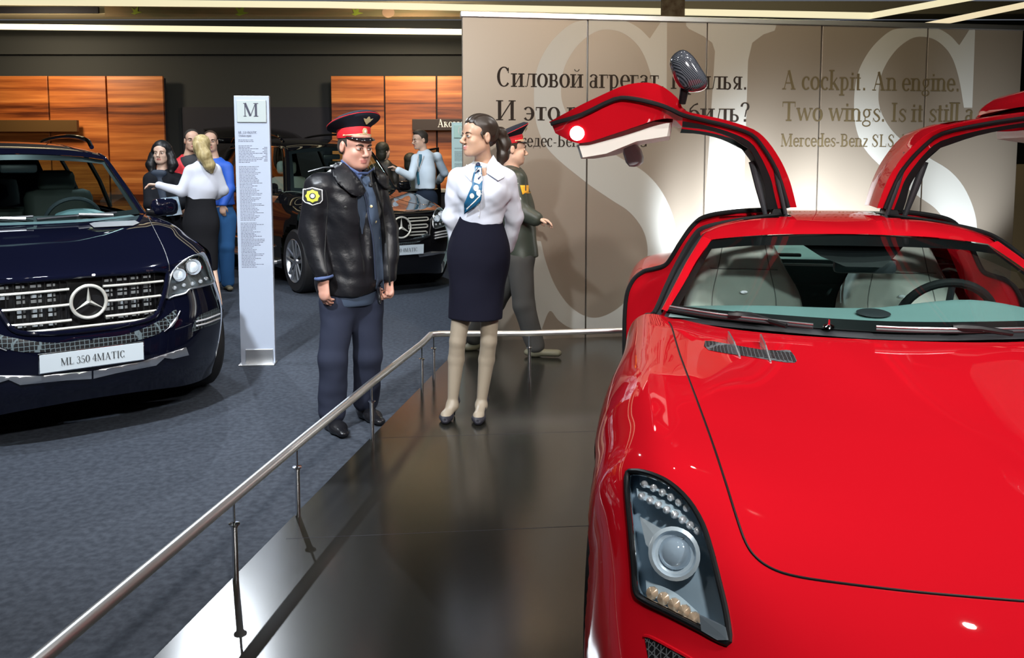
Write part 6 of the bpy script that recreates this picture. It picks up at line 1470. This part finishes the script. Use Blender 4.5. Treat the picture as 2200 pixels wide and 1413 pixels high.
    # skirt
    K = Sdf(); K.seg(wa+np.array((0, 0, -.01)), pv+np.array((0, 0, -.02)), .128, .166, flat=(fw, .74)); K.seg(pv, hx(1020, 690, 4.96)+np.array((0, 0, -.04)), .172, .158, k=.06, flat=(fw, .74))
    K.half(hx(1020, 688, 4.9), (0, 0, -1), .004); K.half(wa+np.array((0, 0, .012)), (0, 0, 1), .004); K.w = wr(.0022, 22, 31)
    soft('pencil_skirt', K, .006, mat('black_skirt', (.008, .008, .016), .9), e, org)
    # blouse
    B = Sdf(); B.seg(nb-np.array((0, 0, .075)), ch, .128, .142, flat=(fw, .74)); B.seg(ch, wa, .142, .128, k=.06, flat=(fw, .78)); B.seg(shl+np.array((.02, 0, 0)), shr-np.array((.02, 0, 0)), .046, k=.06)
    for x in (-1, 1): B.ell(ch+np.array((x*.062-.01, -.085, .0)), (.058, .048, .055), k=.05)
    for a, b, c in ((shl, ell_, wrl), (shr, elr, wrr)): B.seg(a, b, .056, .050, k=.03); B.seg(b, c, .050, .040, k=.02)
    B.half(wa-np.array((0, 0, .012)), (0, 0, -1), .006) if False else None
    B.ell(nb+np.array((-.008, -.060, .012)), (.040, .060, .085), k=.012, op='s')
    w1, w2 = wr(.0065, 22, 21), wr(.0026, 50, 22); B.w = lambda P: w1(P)+w2(P)
    bl = soft('blouse', B, .0052, M['white_shirt'], e, org)
    Tr = Tracer(e, [bl, body])
    def q(x, y, off): return Tr.path([(x, y)], off, 1)[0]
    for P in ([(1011, 338), (1004, 358), (999, 376), (1012, 392), (1020, 372)], [(1054, 334), (1066, 352), (1080, 382), (1068, 392), (1046, 376), (1052, 356)]):
        V = [q(x, y, .016) for x, y in P]; V[0] = V[0]+Vector((0, .01, .0)); b = mk('blouse_collar', V, [tuple(range(len(V)))], M['white_shirt'], bl, False); b.modifiers.new('t', 'SOLIDIFY').thickness = .004
    MB().tube([tuple(nb-org+np.array((.064*math.cos(t), .052*math.sin(t)+.002, .004+.016*math.sin(t)))) for t in np.linspace(-.7, PI+.7, 18)], .008, 8, flat=((0, 0, 1), .7, 1.8)).build('collar_stand', M['white_shirt'], bl)
    for py in (440, 452, 464):
        p, n = Tr.hit(1029, py); MB().lathe([(.0055, 0), (.005, .002), (0, .003)], p, n, 10).build('button', M['badge_white'], bl)
    MB().tube(Tr.path([(1036, 395), (1033, 430), (1030, 468)], .001, 4), .0022, 5).build('placket', M['white_shirt'], bl)
    # scarf
    sw, sb, sd = mat('scarf_white', (.72, .74, .72), .5), mat('scarf_blue', (.012, .105, .22), .4), mat('scarf_navy', (.012, .018, .06), .5)
    sc_ = MB().tube([tuple(nb-org+np.array((.058*math.cos(t)-.004, .056*math.sin(t)-.004, .030+.016*math.sin(t)+.006*math.cos(3*t)))) for t in np.linspace(0, 2*PI, 24, endpoint=False)], .012, 10, True, flat=((0, 0, 1), .8, 1.6)).build('neck_scarf', sw, e)
    kn = Sdf(); kp = Vector(q(1029, 356, .012)); kn.ell(tuple(Vector(org)+kp), (.014, .014, .017)); soft('scarf_knot', kn, .003, sd, sc_, org)
    tail = [(1024, 360), (1036, 360), (1037, 395), (1035, 428), (1002, 458), (1001, 432), (1014, 400)]
    V, F, _, N = Tr.patch(tail, .020, 4, 1); tl = mk('scarf_tail', V, F, sb, sc_); tl.modifiers.new('t', 'SOLIDIFY').thickness = .004
    TT = Tracer(e, [tl])
    def dec(pix, off, mt): V, F, _, N = TT.patch(pix, off+.0045, 3, 1); mk('scarf_print', V, F, mt, tl)
    dec([(1024, 361), (1035, 361), (1036, 388), (1030, 396), (1018, 392)], .0012, sw)
    for cx, cy, r in ((1023, 404, 6), (1029, 414, 6), (1014, 420, 5)): dec([(cx+r*math.cos(t), cy+r*1.1*math.sin(t)) for t in np.linspace(0, 2*PI, 10, endpoint=False)], .0018, sw)
    dec([(1003, 446), (1033, 417), (1034, 421), (1004, 450)], .0018, sw); dec([(1021, 372), (1030, 364), (1031, 367), (1023, 376)], .0026, sd); dec([(1026, 384), (1034, 378), (1034, 381), (1028, 388)], .0026, sd)
    # shoes with stiletto heels and a peep toe
    for a_, t_ in ((aL, tL), (aR, tR)):
        hl = np.array((a_[0]+.008, a_[1]+.045, Z0+.10)); F_ = Sdf()
        F_.seg(t_+np.array((0, .03, .004)), t_+np.array((0, -.022, .0)), .036, .026, k=.02, flat=((0, 0, 1), .75)); F_.seg(t_+np.array((0, .035, .004)), hl-np.array((0, .02, .006)), .032, .030, k=.02, flat=((0, 0, 1), .42))
        F_.seg(hl+np.array((0, .006, .035)), hl-np.array((0, 0, .01)), .027, .030, k=.02)
        F_.ell(a_+np.array((0, -.015, .01)), (.024, .050, .05), k=.006, op='s'); F_.ell(t_+np.array((0, .03, .040)), (.024, .038, .030), k=.006, op='s'); F_.ell(t_+np.array((-.004, -.046, .010)), (.009, .014, .007), k=.003, op='s')
        F_.seg(hl+np.array((0, .012, -.01)), (hl[0], hl[1]+.006, Z0+.004), .012, .0045, k=.015); F_.half((0, 0, Z0+.002), (0, 0, -1), .002)
        soft('shoe', F_, .0042, M['shoe_dark'], e, org)
M['shoe_dark'] = mat('dark_suede_shoe', (.012, .011, .018), .6)
hostess()
# ---- the other people, built with the same soft bodies at a coarser mesh
SK1, SK2 = skin('skin_light', (.58, .36, .26)), skin('skin_pale', (.62, .42, .32))
def ground(px, py, z=0): p = at_z(px, py, z); return np.array((p.x, p.y, z))
def person(label, y, head, facing, hair, J, top, bottom, shoes, skn, h=.008, sc=1.0, fem=False, z0=0.0, arms=(.055, .046), tw=(.15, .16), hipw=.15, legw=(.085, .07), face=True, hands=((0, 0, -1), (0, 0, -1)), cut_top=None, extra=None, tname='jacket', bname='trousers', oldfoot=None, tfold=.005, fwd=None):
    """J: joints by name (metres). top / bottom: materials"""
    hc = np.array(head, float); R = frame(facing); f2 = np.array((facing[0], facing[1], 0)) if fwd is None else np.array(fwd, float); f2 /= np.linalg.norm(f2)
    J = {k: np.array(v, float) for k, v in J.items()}
    org = np.array((J['pv'][0], J['pv'][1], z0)); e = empty('person', tuple(org), 0, label, 'person')
    nb, pv = J['nb'], J['pv']; ch = nb*.55+pv*.45
    S = Sdf(); S.sub(head_sdf(fem), R, hc, sc); S.seg(hc+R @ np.array((0, .022, -.03)), nb, .046 if fem else .054, .056, k=.03); S.seg(J['s1'], J['s2'], .04, k=.05)
    S.seg(nb-np.array((0, 0, .10)), ch, .09, .11, k=.06, flat=(f2, .75)); S.seg(ch, pv, .11, .12, k=.06, flat=(f2, .8))
    for i, sx in (('1', -1), ('2', 1)):
        S.seg(J['s'+i], J['e'+i], .04, .034); S.seg(J['e'+i], J['w'+i], .034, .024)
        d = np.array(hands[int(i)-1], float); n = np.cross(d, (0, 0, 1)); n = (0, 1, 0) if np.linalg.norm(n) < .3 else np.array((0, -.3, -1))
        hand(S, J['w'+i], d, n, .35, sx, .95)
    for i in '12':
        if 'k'+i in J: S.seg(J['h'+i], J['k'+i], .075, .05, k=.04); S.seg(J['k'+i], J['a'+i], .048, .034)
    def mi(c): q = (c-hc) @ R/sc; return ((np.abs(q[:, 0]) < .021) & (q[:, 1] < -.087) & (q[:, 2] > -.072) & (q[:, 2] < -.049)).astype(int)
    soft('body', S, min(h, .0065), [skn, M['lip']], e, org, mi)
    if face: face_parts(e, org, hc, R, sc, fem=fem)
    HH = Sdf(); H = hair[1]; HH.sub(H, R, hc, sc)
    if len(hair) > 2: hair[2](HH, hc, R)
    HH.w = wr(.0012, 120, 5); soft('hair', HH, min(h, .0075), hair[0], e, org)
    G = Sdf(); G.seg(nb-np.array((0, 0, .09)), ch, tw[0], tw[1], flat=(f2, .78)); G.seg(ch, J.get('hem', pv), tw[1], hipw+.012, k=.06, flat=(f2, .82)); G.seg(J['s1'], J['s2'], arms[0], k=.06)
    for i in '12': G.seg(J['s'+i], J['e'+i], arms[0]+.008, arms[0], k=.03); G.seg(J['e'+i], J['w'+i], arms[0], arms[1], k=.02)
    G.half(J.get('hem', pv), (0, 0, -1), .01); G.ell(nb+np.array((0, 0, .065))+f2*.02, (.062, .062, .07), k=.012, op='s'); w1 = wr(tfold*1.3, 22, len(label)); G.w = w1
    tp = soft(tname, G, h, top, e, org)
    if bottom is not None:
        T = Sdf(); T.seg(pv+np.array((0, 0, .05)), pv, hipw-.02, hipw, flat=(f2, .78))
        for i in '12':
            if 'k'+i in J: T.seg(J['h'+i], J['k'+i], legw[0]+.01, legw[0]-.004, k=.05); T.seg(J['k'+i], J['a'+i], legw[0]-.004, legw[1], k=.02)
        T.half((0, 0, z0+.04), (0, 0, -1)); T.w = wr(.004, 26, 7); soft(bname, T, h, bottom, e, org)
    for i in '12':
        if shoes is not None and 'a'+i in J:
            d = J.get('t'+i, f2); b = np.array((J['a'+i][0], J['a'+i][1], z0+.034)); F_ = Sdf(); F_.seg(b-d*.05, b+d*.17, .038, .036, k=.02, flat=((0, 0, 1), .75)); F_.seg(J['a'+i], b, .045, .04, k=.03); F_.half((0, 0, z0+.004), (0, 0, -1), .003); soft('shoe', F_, h, shoes, e, org)
    if extra: extra(e, org, tp, hc, R)
    return e
def short_hair(top=.0):
    H = Sdf(); H.ell((0, .024, .050+top), (.081, .098, .085)); H.ell((0, .05, -.01), (.070, .062, .05), k=.03); H.ell((0, -.088, .006), (.075, .070, .060), k=.012, op='s'); H.half((0, 0, -.045), (0, 0, -1))
    for x in (-1, 1): H.ell((x*.083, .014, -.010), (.024, .026, .040), k=.006, op='s')
    return H
# ---- second policeman walking behind the hostess
def cop2():
    y = 6.62; P = lambda px, py, yy=y: hx(px, py, yy)
    hc = P(1101, 322); R = frame((.97, .20, -.05))
    J = dict(nb=P(1100, 368), pv=P(1118, 545), hem=P(1120, 552), s1=P(1108, 386, 6.48), s2=P(1106, 386, 6.80), e1=P(1118, 452, 6.42), e2=P(1120, 452, 6.86), w1=P(1150, 470, 6.40), w2=P(1150, 470, 6.80),
             h1=P(1118, 560, 6.55), h2=P(1112, 560, 6.70), k1=P(1126, 655, 6.52), k2=P(1062, 650, 6.72), a1=np.array((hx(1150, 745, 6.52)[0], 6.52, Z0+.09)), a2=np.array((hx(1018, 735, 6.75)[0], 6.75, Z0+.11)), t1=np.array((.98, -.15, 0)), t2=np.array((.9, .3, .25)))
    green = mat('dark_green_jacket', (.030, .036, .026), .45, 0, .1)
    def ex(e, org, tp, hc, R):
        cap(e, org, hc, R, 1.02, M['cap_dark'])
        T = Tracer(e, [tp]); V, F, _, N = T.patch([(1117, 398), (1136, 396), (1140, 414), (1122, 418)], .004, 4, 1); mk('sleeve_badge', V, F, mat('orange_badge', (.75, .36, .02), .6), e)
    person('second policeman in peaked cap and dark green jacket, walking behind the hostess', y, hc, (.97, .20, -.05), (mat('cropped_hair', (.05, .035, .025), .8), short_hair()), J, green, mat('dark_grey_trousers', (.05, .048, .045), .85), mat('khaki_shoe', (.12, .11, .07), .6), SK1, .0075, 1.02, z0=Z0, arms=(.066, .058), tw=(.150, .165), hipw=.152, legw=(.09, .072), hands=((1, 0, -.2), (1, 0, -.2)), extra=ex, fwd=(.98, -.1, 0))
cop2()
# ---- blonde hostess pointing
def blonde():
    y = 8.6; P = lambda px, py, yy=y: hx(px, py, yy)
    hc = P(434, 318, 8.58)
    J = dict(nb=P(438, 350), pv=P(432, 470), hem=P(430, 432), s1=P(409, 368, 8.55), s2=P(462, 366, 8.62), e1=P(390, 412, 8.50), e2=P(480, 408, 8.66), w1=P(342, 398, 8.44), w2=P(462, 424, 8.72),
             h1=P(420, 480), h2=P(446, 480), k1=P(432, 575, 8.55), k2=P(455, 575, 8.62), a1=P(440, 650, 8.5), a2=np.array((hx(470, 650, 8.45)[0], 8.45, .13)))
    J['a1'] = np.array((J['a1'][0], 8.5, .13)); 
    def mk_hair(HH, hc, R): 
        HH.chain([hc+R @ np.array((0, .05, .05)), hc+R @ np.array((.01, .11, .02)), hc+R @ np.array((-.03, .13, -.07)), hc+R @ np.array((-.075, .115, -.17)), hc+R @ np.array((-.09, .095, -.23))], [.06, .060, .066, .055, .022], k=.03)
    def ex(e, org, tp, hc, R):
        K = Sdf(); a, b, c = P(431, 418), P(432, 480), P(436, 572); f = (0, 1, 0); K.seg(a, b, .137, .165, flat=(f, .75)); K.seg(b, c, .165, .145, k=.05, flat=(f, .75)); K.half(a, (0, 0, 1), .004); K.half(P(436, 580), (0, 0, -1), .004); K.w = wr(.002, 22, 3); soft('skirt', K, .009, mat('black_long_skirt', (.012, .012, .014), .9), e, org)
        for i in '12':
            an = J['a'+i]; F_ = Sdf(); F_.seg((an[0]+.03, an[1]-.10, .02), (an[0]+.01, an[1]+.02, .06), .034, .03, k=.02, flat=((0, 0, 1), .7)); F_.seg((an[0], an[1]+.04, .08), (an[0], an[1]+.045, .005), .016, .007, k=.02); soft('shoe', F_, .009, M['shoe_black'], e, org)
        w = J['w1']; MB().tube([tuple(w-org+np.array((.0, .028*math.cos(t), .028*math.sin(t)))) for t in np.linspace(0, 2*PI, 14, endpoint=False)], .006, 6, True).build('wrist_watch', M['visor'], e)
    H = Sdf(); H.ell((0, .025, .05), (.084, .100, .086)); H.ell((0, .05, -.02), (.078, .075, .07), k=.03)
    blm = mat('blonde_hair', (.50, .40, .20), .5, noise=((60, 60, 6), (.32, .24, .10), 3))
    person('blonde hostess in white blouse and black skirt seen from behind, left arm stretched out', y, hc, (-.25, .97, .0), (blm, H, mk_hair), J, M['white_shirt'], None, None, SK2, .0075, 1.0, fem=True, arms=(.050, .040), tw=(.125, .135), hipw=.112, face=False, hands=((-1, -.05, .05), (-.9, -.2, .1)), extra=ex, tname='blouse', fwd=(0, 1, 0), tfold=.004)
blonde()
# ---- black haired woman holding leaflets
def dark_woman():
    y = 9.35; P = lambda px, py, yy=y: hx(px, py, yy)
    J = dict(nb=P(348, 372), pv=P(352, 500), hem=P(352, 560), s1=P(323, 386, 9.3), s2=P(380, 386, 9.4), e1=P(322, 438, 9.2), e2=P(388, 438, 9.3), w1=P(356, 448, 9.08), w2=P(372, 446, 9.08), h1=P(340, 510), h2=P(362, 510), k1=P(340, 590), k2=P(364, 590))
    J['a1'] = np.array((J['k1'][0], y, .09)); J['a2'] = np.array((J['k2'][0], y, .09))
    def mkh(HH, hc, R):
        for x in (-1, 1): HH.chain([hc+R @ np.array((x*.06, .02, .05)), hc+R @ np.array((x*.095, .015, -.03)), hc+R @ np.array((x*.115, .0, -.12)), hc+R @ np.array((x*.10, -.02, -.19))], [.045, .045, .055, .035], k=.03)
    def ex(e, org, tp, hc, R):
        S = Sdf(); nb = J['nb']; S.seg(nb+np.array((-.05, -.08, 0)), nb+np.array((.05, -.08, 0)), .035, k=.03); S.seg(nb+np.array((.0, -.09, -.02)), nb+np.array((.05, -.13, -.28)), .04, .05, k=.03, flat=((0, 1, 0), .5)); soft('scarf', S, .009, mat('dark_scarf', (.02, .03, .05), .7), e, org)
    H = Sdf(); H.ell((0, .020, .055), (.092, .104, .092)); H.ell((0, .05, -.03), (.085, .07, .09), k=.03); H.ell((0, -.105, -.022), (.062, .080, .066), k=.010, op='s')
    hm = mat('black_hair', (.008, .008, .009), .45)
    e = person('woman with long black hair and fringe in a black coat, in front of the wood', y, P(347, 330), (.05, -1, 0), (hm, H, mkh), J, mat('black_coat', (.010, .011, .014), .85), mat('black_trousers', (.012, .013, .018), .85), M['shoe_black'], SK2, .009, 1.02, fem=True, arms=(.065, .055), tw=(.155, .17), hipw=.18, hands=((.6, -.6, -.1), (-.5, -.7, -.1)), extra=ex, tname='coat', fwd=(0, -1, 0))
    a = P(366, 440, 8.98)
    b = MB(); b.prism([(-.10, 0, .07), (.09, 0, .09), (.12, .0, -.10), (-.05, 0, -.12)], (0, 1, 0), .004); o = b.build('leaflet', mat('leaflet_paper', (.62, .72, .80), .5, noise=((14, 14, 14), (.30, .45, .60), 2)), smooth=False); o.location = tuple(a); o.rotation_euler = (.1, 0, -.1)
    tag(o, 'white and blue leaflets held by the black haired woman, beside the blonde hostess', 'leaflet')
dark_woman()
# ---- man in red and black jacket
def redjacket():
    y = 9.9; P = lambda px, py, yy=y: hx(px, py, yy)
    J = dict(nb=P(404, 340), pv=P(412, 450), hem=P(410, 455), s1=P(378, 358, 9.85), s2=P(436, 358, 9.95), e1=P(378, 405, 9.8), e2=P(442, 405, 9.9), w1=P(390, 440, 9.7), w2=P(436, 440, 9.75), h1=P(402, 460), h2=P(424, 460), k1=P(402, 535), k2=P(424, 535))
    J['a1'] = np.array((J['k1'][0], y, .09)); J['a2'] = np.array((J['k2'][0], y, .09))
    red = mat('red_jacket', (.62, .03, .04), .6)
    def ex(e, org, tp, hc, R):
        S = Sdf(); nb = J['nb']; ch = nb*.5+J['pv']*.5; S.seg(nb-np.array((-.02, 0, .09)), ch+np.array((.02, 0, 0)), .155, .170, flat=((0, 1, 0), .80)); S.seg(J['s1']+np.array((.03, 0, .0)), J['s1']+np.array((.03, -.01, -.30)), .055, .045, k=.03); S.ell(nb+np.array((0, 0, .065)), (.075, .075, .07), k=.012, op='s'); S.half(J['pv'], (0, 0, -1)); soft('black_yoke', S, .009, mat('black_jacket_panel', (.02, .02, .024), .7), tp, org)
    person('dark haired man in red and black jacket mostly hidden behind the blonde hostess', y, P(413, 303), (.45, -.9, 0), (mat('cropped_dark_hair', (.04, .035, .03), .8), short_hair()), J, red, mat('dark_trousers', (.02, .02, .025), .85), M['shoe_black'], SK1, .009, 1.04, arms=(.062, .05), tw=(.15, .165), hipw=.155, extra=ex, fwd=(0, -1, 0))
redjacket()
# ---- man in blue jacket and jeans
def bluejacket():
    y = 10.3; P = lambda px, py, yy=y: hx(px, py, yy)
    J = dict(nb=P(462, 345), pv=P(478, 458), hem=P(476, 440), s1=P(438, 360, 10.3), s2=P(487, 360, 10.25), e1=P(438, 405, 10.3), e2=P(494, 404, 10.2), w1=P(450, 436, 10.1), w2=P(478, 440, 10.08), h1=P(462, 470), h2=P(488, 470, 10.25), k1=P(462, 530, 10.4), k2=P(487, 530, 10.2))
    J['a1'] = np.array((hx(464, 590, 10.5)[0], 10.5, .10)); J['a2'] = np.array((hx(489, 592, 10.25)[0], 10.25, .09)); J['t2'] = np.array((.45, -.89, 0))
    person('man in bright blue jacket and blue jeans between the blonde hostess and the tall sign', y, P(452, 305), (.3, -.95, 0), (mat('brown_hair', (.06, .04, .03), .8), short_hair()), J, mat('blue_jacket', (.02, .10, .50), .6), mat('blue_jeans', (.035, .12, .30), .85), mat('olive_shoe', (.16, .14, .09), .7), SK1, .009, 1.04, arms=(.060, .05), tw=(.15, .16), hipw=.145, legw=(.095, .075), fwd=(.2, -.98, 0))
bluejacket()
# ---- young man in a light shirt with tie and lanyard
def youngman():
    y = 11.95; P = lambda px, py, yy=y: hx(px, py, yy)
    J = dict(nb=P(911, 328), pv=P(915, 415), hem=P(914, 406), s1=P(893, 342, 11.85), s2=P(940, 338, 12.05), e1=P(884, 378, 11.70), e2=P(954, 372, 12.15), w1=P(856, 366, 11.60), w2=P(942, 390, 12.30), h1=P(906, 424), h2=P(926, 424), k1=P(906, 490), k2=P(926, 490))
    J['a1'] = np.array((J['k1'][0], y, .09)); J['a2'] = np.array((J['k2'][0], y, .09))
    sh = mat('pale_blue_shirt', (.62, .74, .85), .7)
    def ex(e, org, tp, hc, R):
        T = Tracer(e, [tp])
        MB().tube(T.path([(903, 332), (902, 350), (899, 370), (901, 396)], .004, 3), .022, 8, flat=((0, 0, 1), 1, .3)).build('tie', mat('teal_tie', (.02, .13, .20), .5), e)
        MB().tube(T.path([(898, 335), (896, 350), (900, 368), (905, 352), (911, 335)], .010, 4), .008, 6).build('lanyard', M['badge_white'], e)
    H = short_hair(.006); H.ell((0, -.02, .115), (.055, .07, .03), k=.03)
    person('young man in pale shirt, dark tie and white lanyard, hand on the open car door', y, P(902, 302), (-.80, -.58, -.10), (mat('young_man_hair', (.035, .028, .022), .6), H), J, sh, mat('navy_suit_trousers', (.02, .03, .05), .85), M['shoe_black'], SK2, .009, 1.04, arms=(.056, .046), tw=(.145, .155), hipw=.145, hands=((-.8, -.1, .5), (-.5, .5, -.2)), extra=ex, tname='shirt', fwd=(-.7, -.7, 0))
youngman()
# ---- two dark haired visitors at the far car
def backs(label, px, py, y, top, w, fc, pan):
    P = lambda a, b, yy=y: hx(px+a, py+b, yy); k = 12.5/y
    J = dict(nb=P(0, 38*k), pv=P(0, 135*k), hem=P(0, 140*k), s1=P(-22*k, 52*k), s2=P(22*k, 52*k), e1=P(-28*k, 92*k), e2=P(28*k, 92*k), w1=P(-14*k, 115*k, y-.25), w2=P(14*k, 115*k, y-.25), h1=P(-9, 142*k), h2=P(9, 142*k), k1=P(-9, 205*k), k2=P(9, 205*k))
    J['a1'] = np.array((J['k1'][0], y, .09)); J['a2'] = np.array((J['k2'][0], y, .09))
    H = Sdf(); H.ell((0, .025, .045), (.092, .108, .092)); H.ell((0, .05, -.05), (.085, .07, .10), k=.03)
    return person(label, y, P(0, 12*k), fc, (mat('visitor_dark_hair', (.02, .02, .012), .6), H), J, top, pan, M['shoe_black'], SK2, .0105, 1.03, arms=(.060, .05), tw=(w, w+.01), hipw=w, fwd=(fc[0], fc[1], 0), face=False)
backs('dark haired visitor in black jacket behind the open car door', 824, 313, 13.0, mat('visitor_black_jacket', (.018, .018, .016), .5), .155, (.6, .8, 0), mat('visitor_trousers', (.02, .02, .02), .9))
backs('dark haired visitor in grey top just behind the young man in the pale shirt', 884, 336, 13.3, mat('grey_top', (.16, .14, .13), .8), .145, (.5, .86, 0), bpy.data.materials['visitor_trousers'])
# ------------------------------------------------------------------ cloth, carpet and paint have only a faint sheen
for m_ in bpy.data.materials:
    if m_.use_nodes and 'Principled BSDF' in m_.node_tree.nodes:
        b_ = m_.node_tree.nodes['Principled BSDF']
        if b_.inputs['Roughness'].default_value >= .8 and b_.inputs['Coat Weight'].default_value == 0: b_.inputs['Specular IOR Level'].default_value = .12
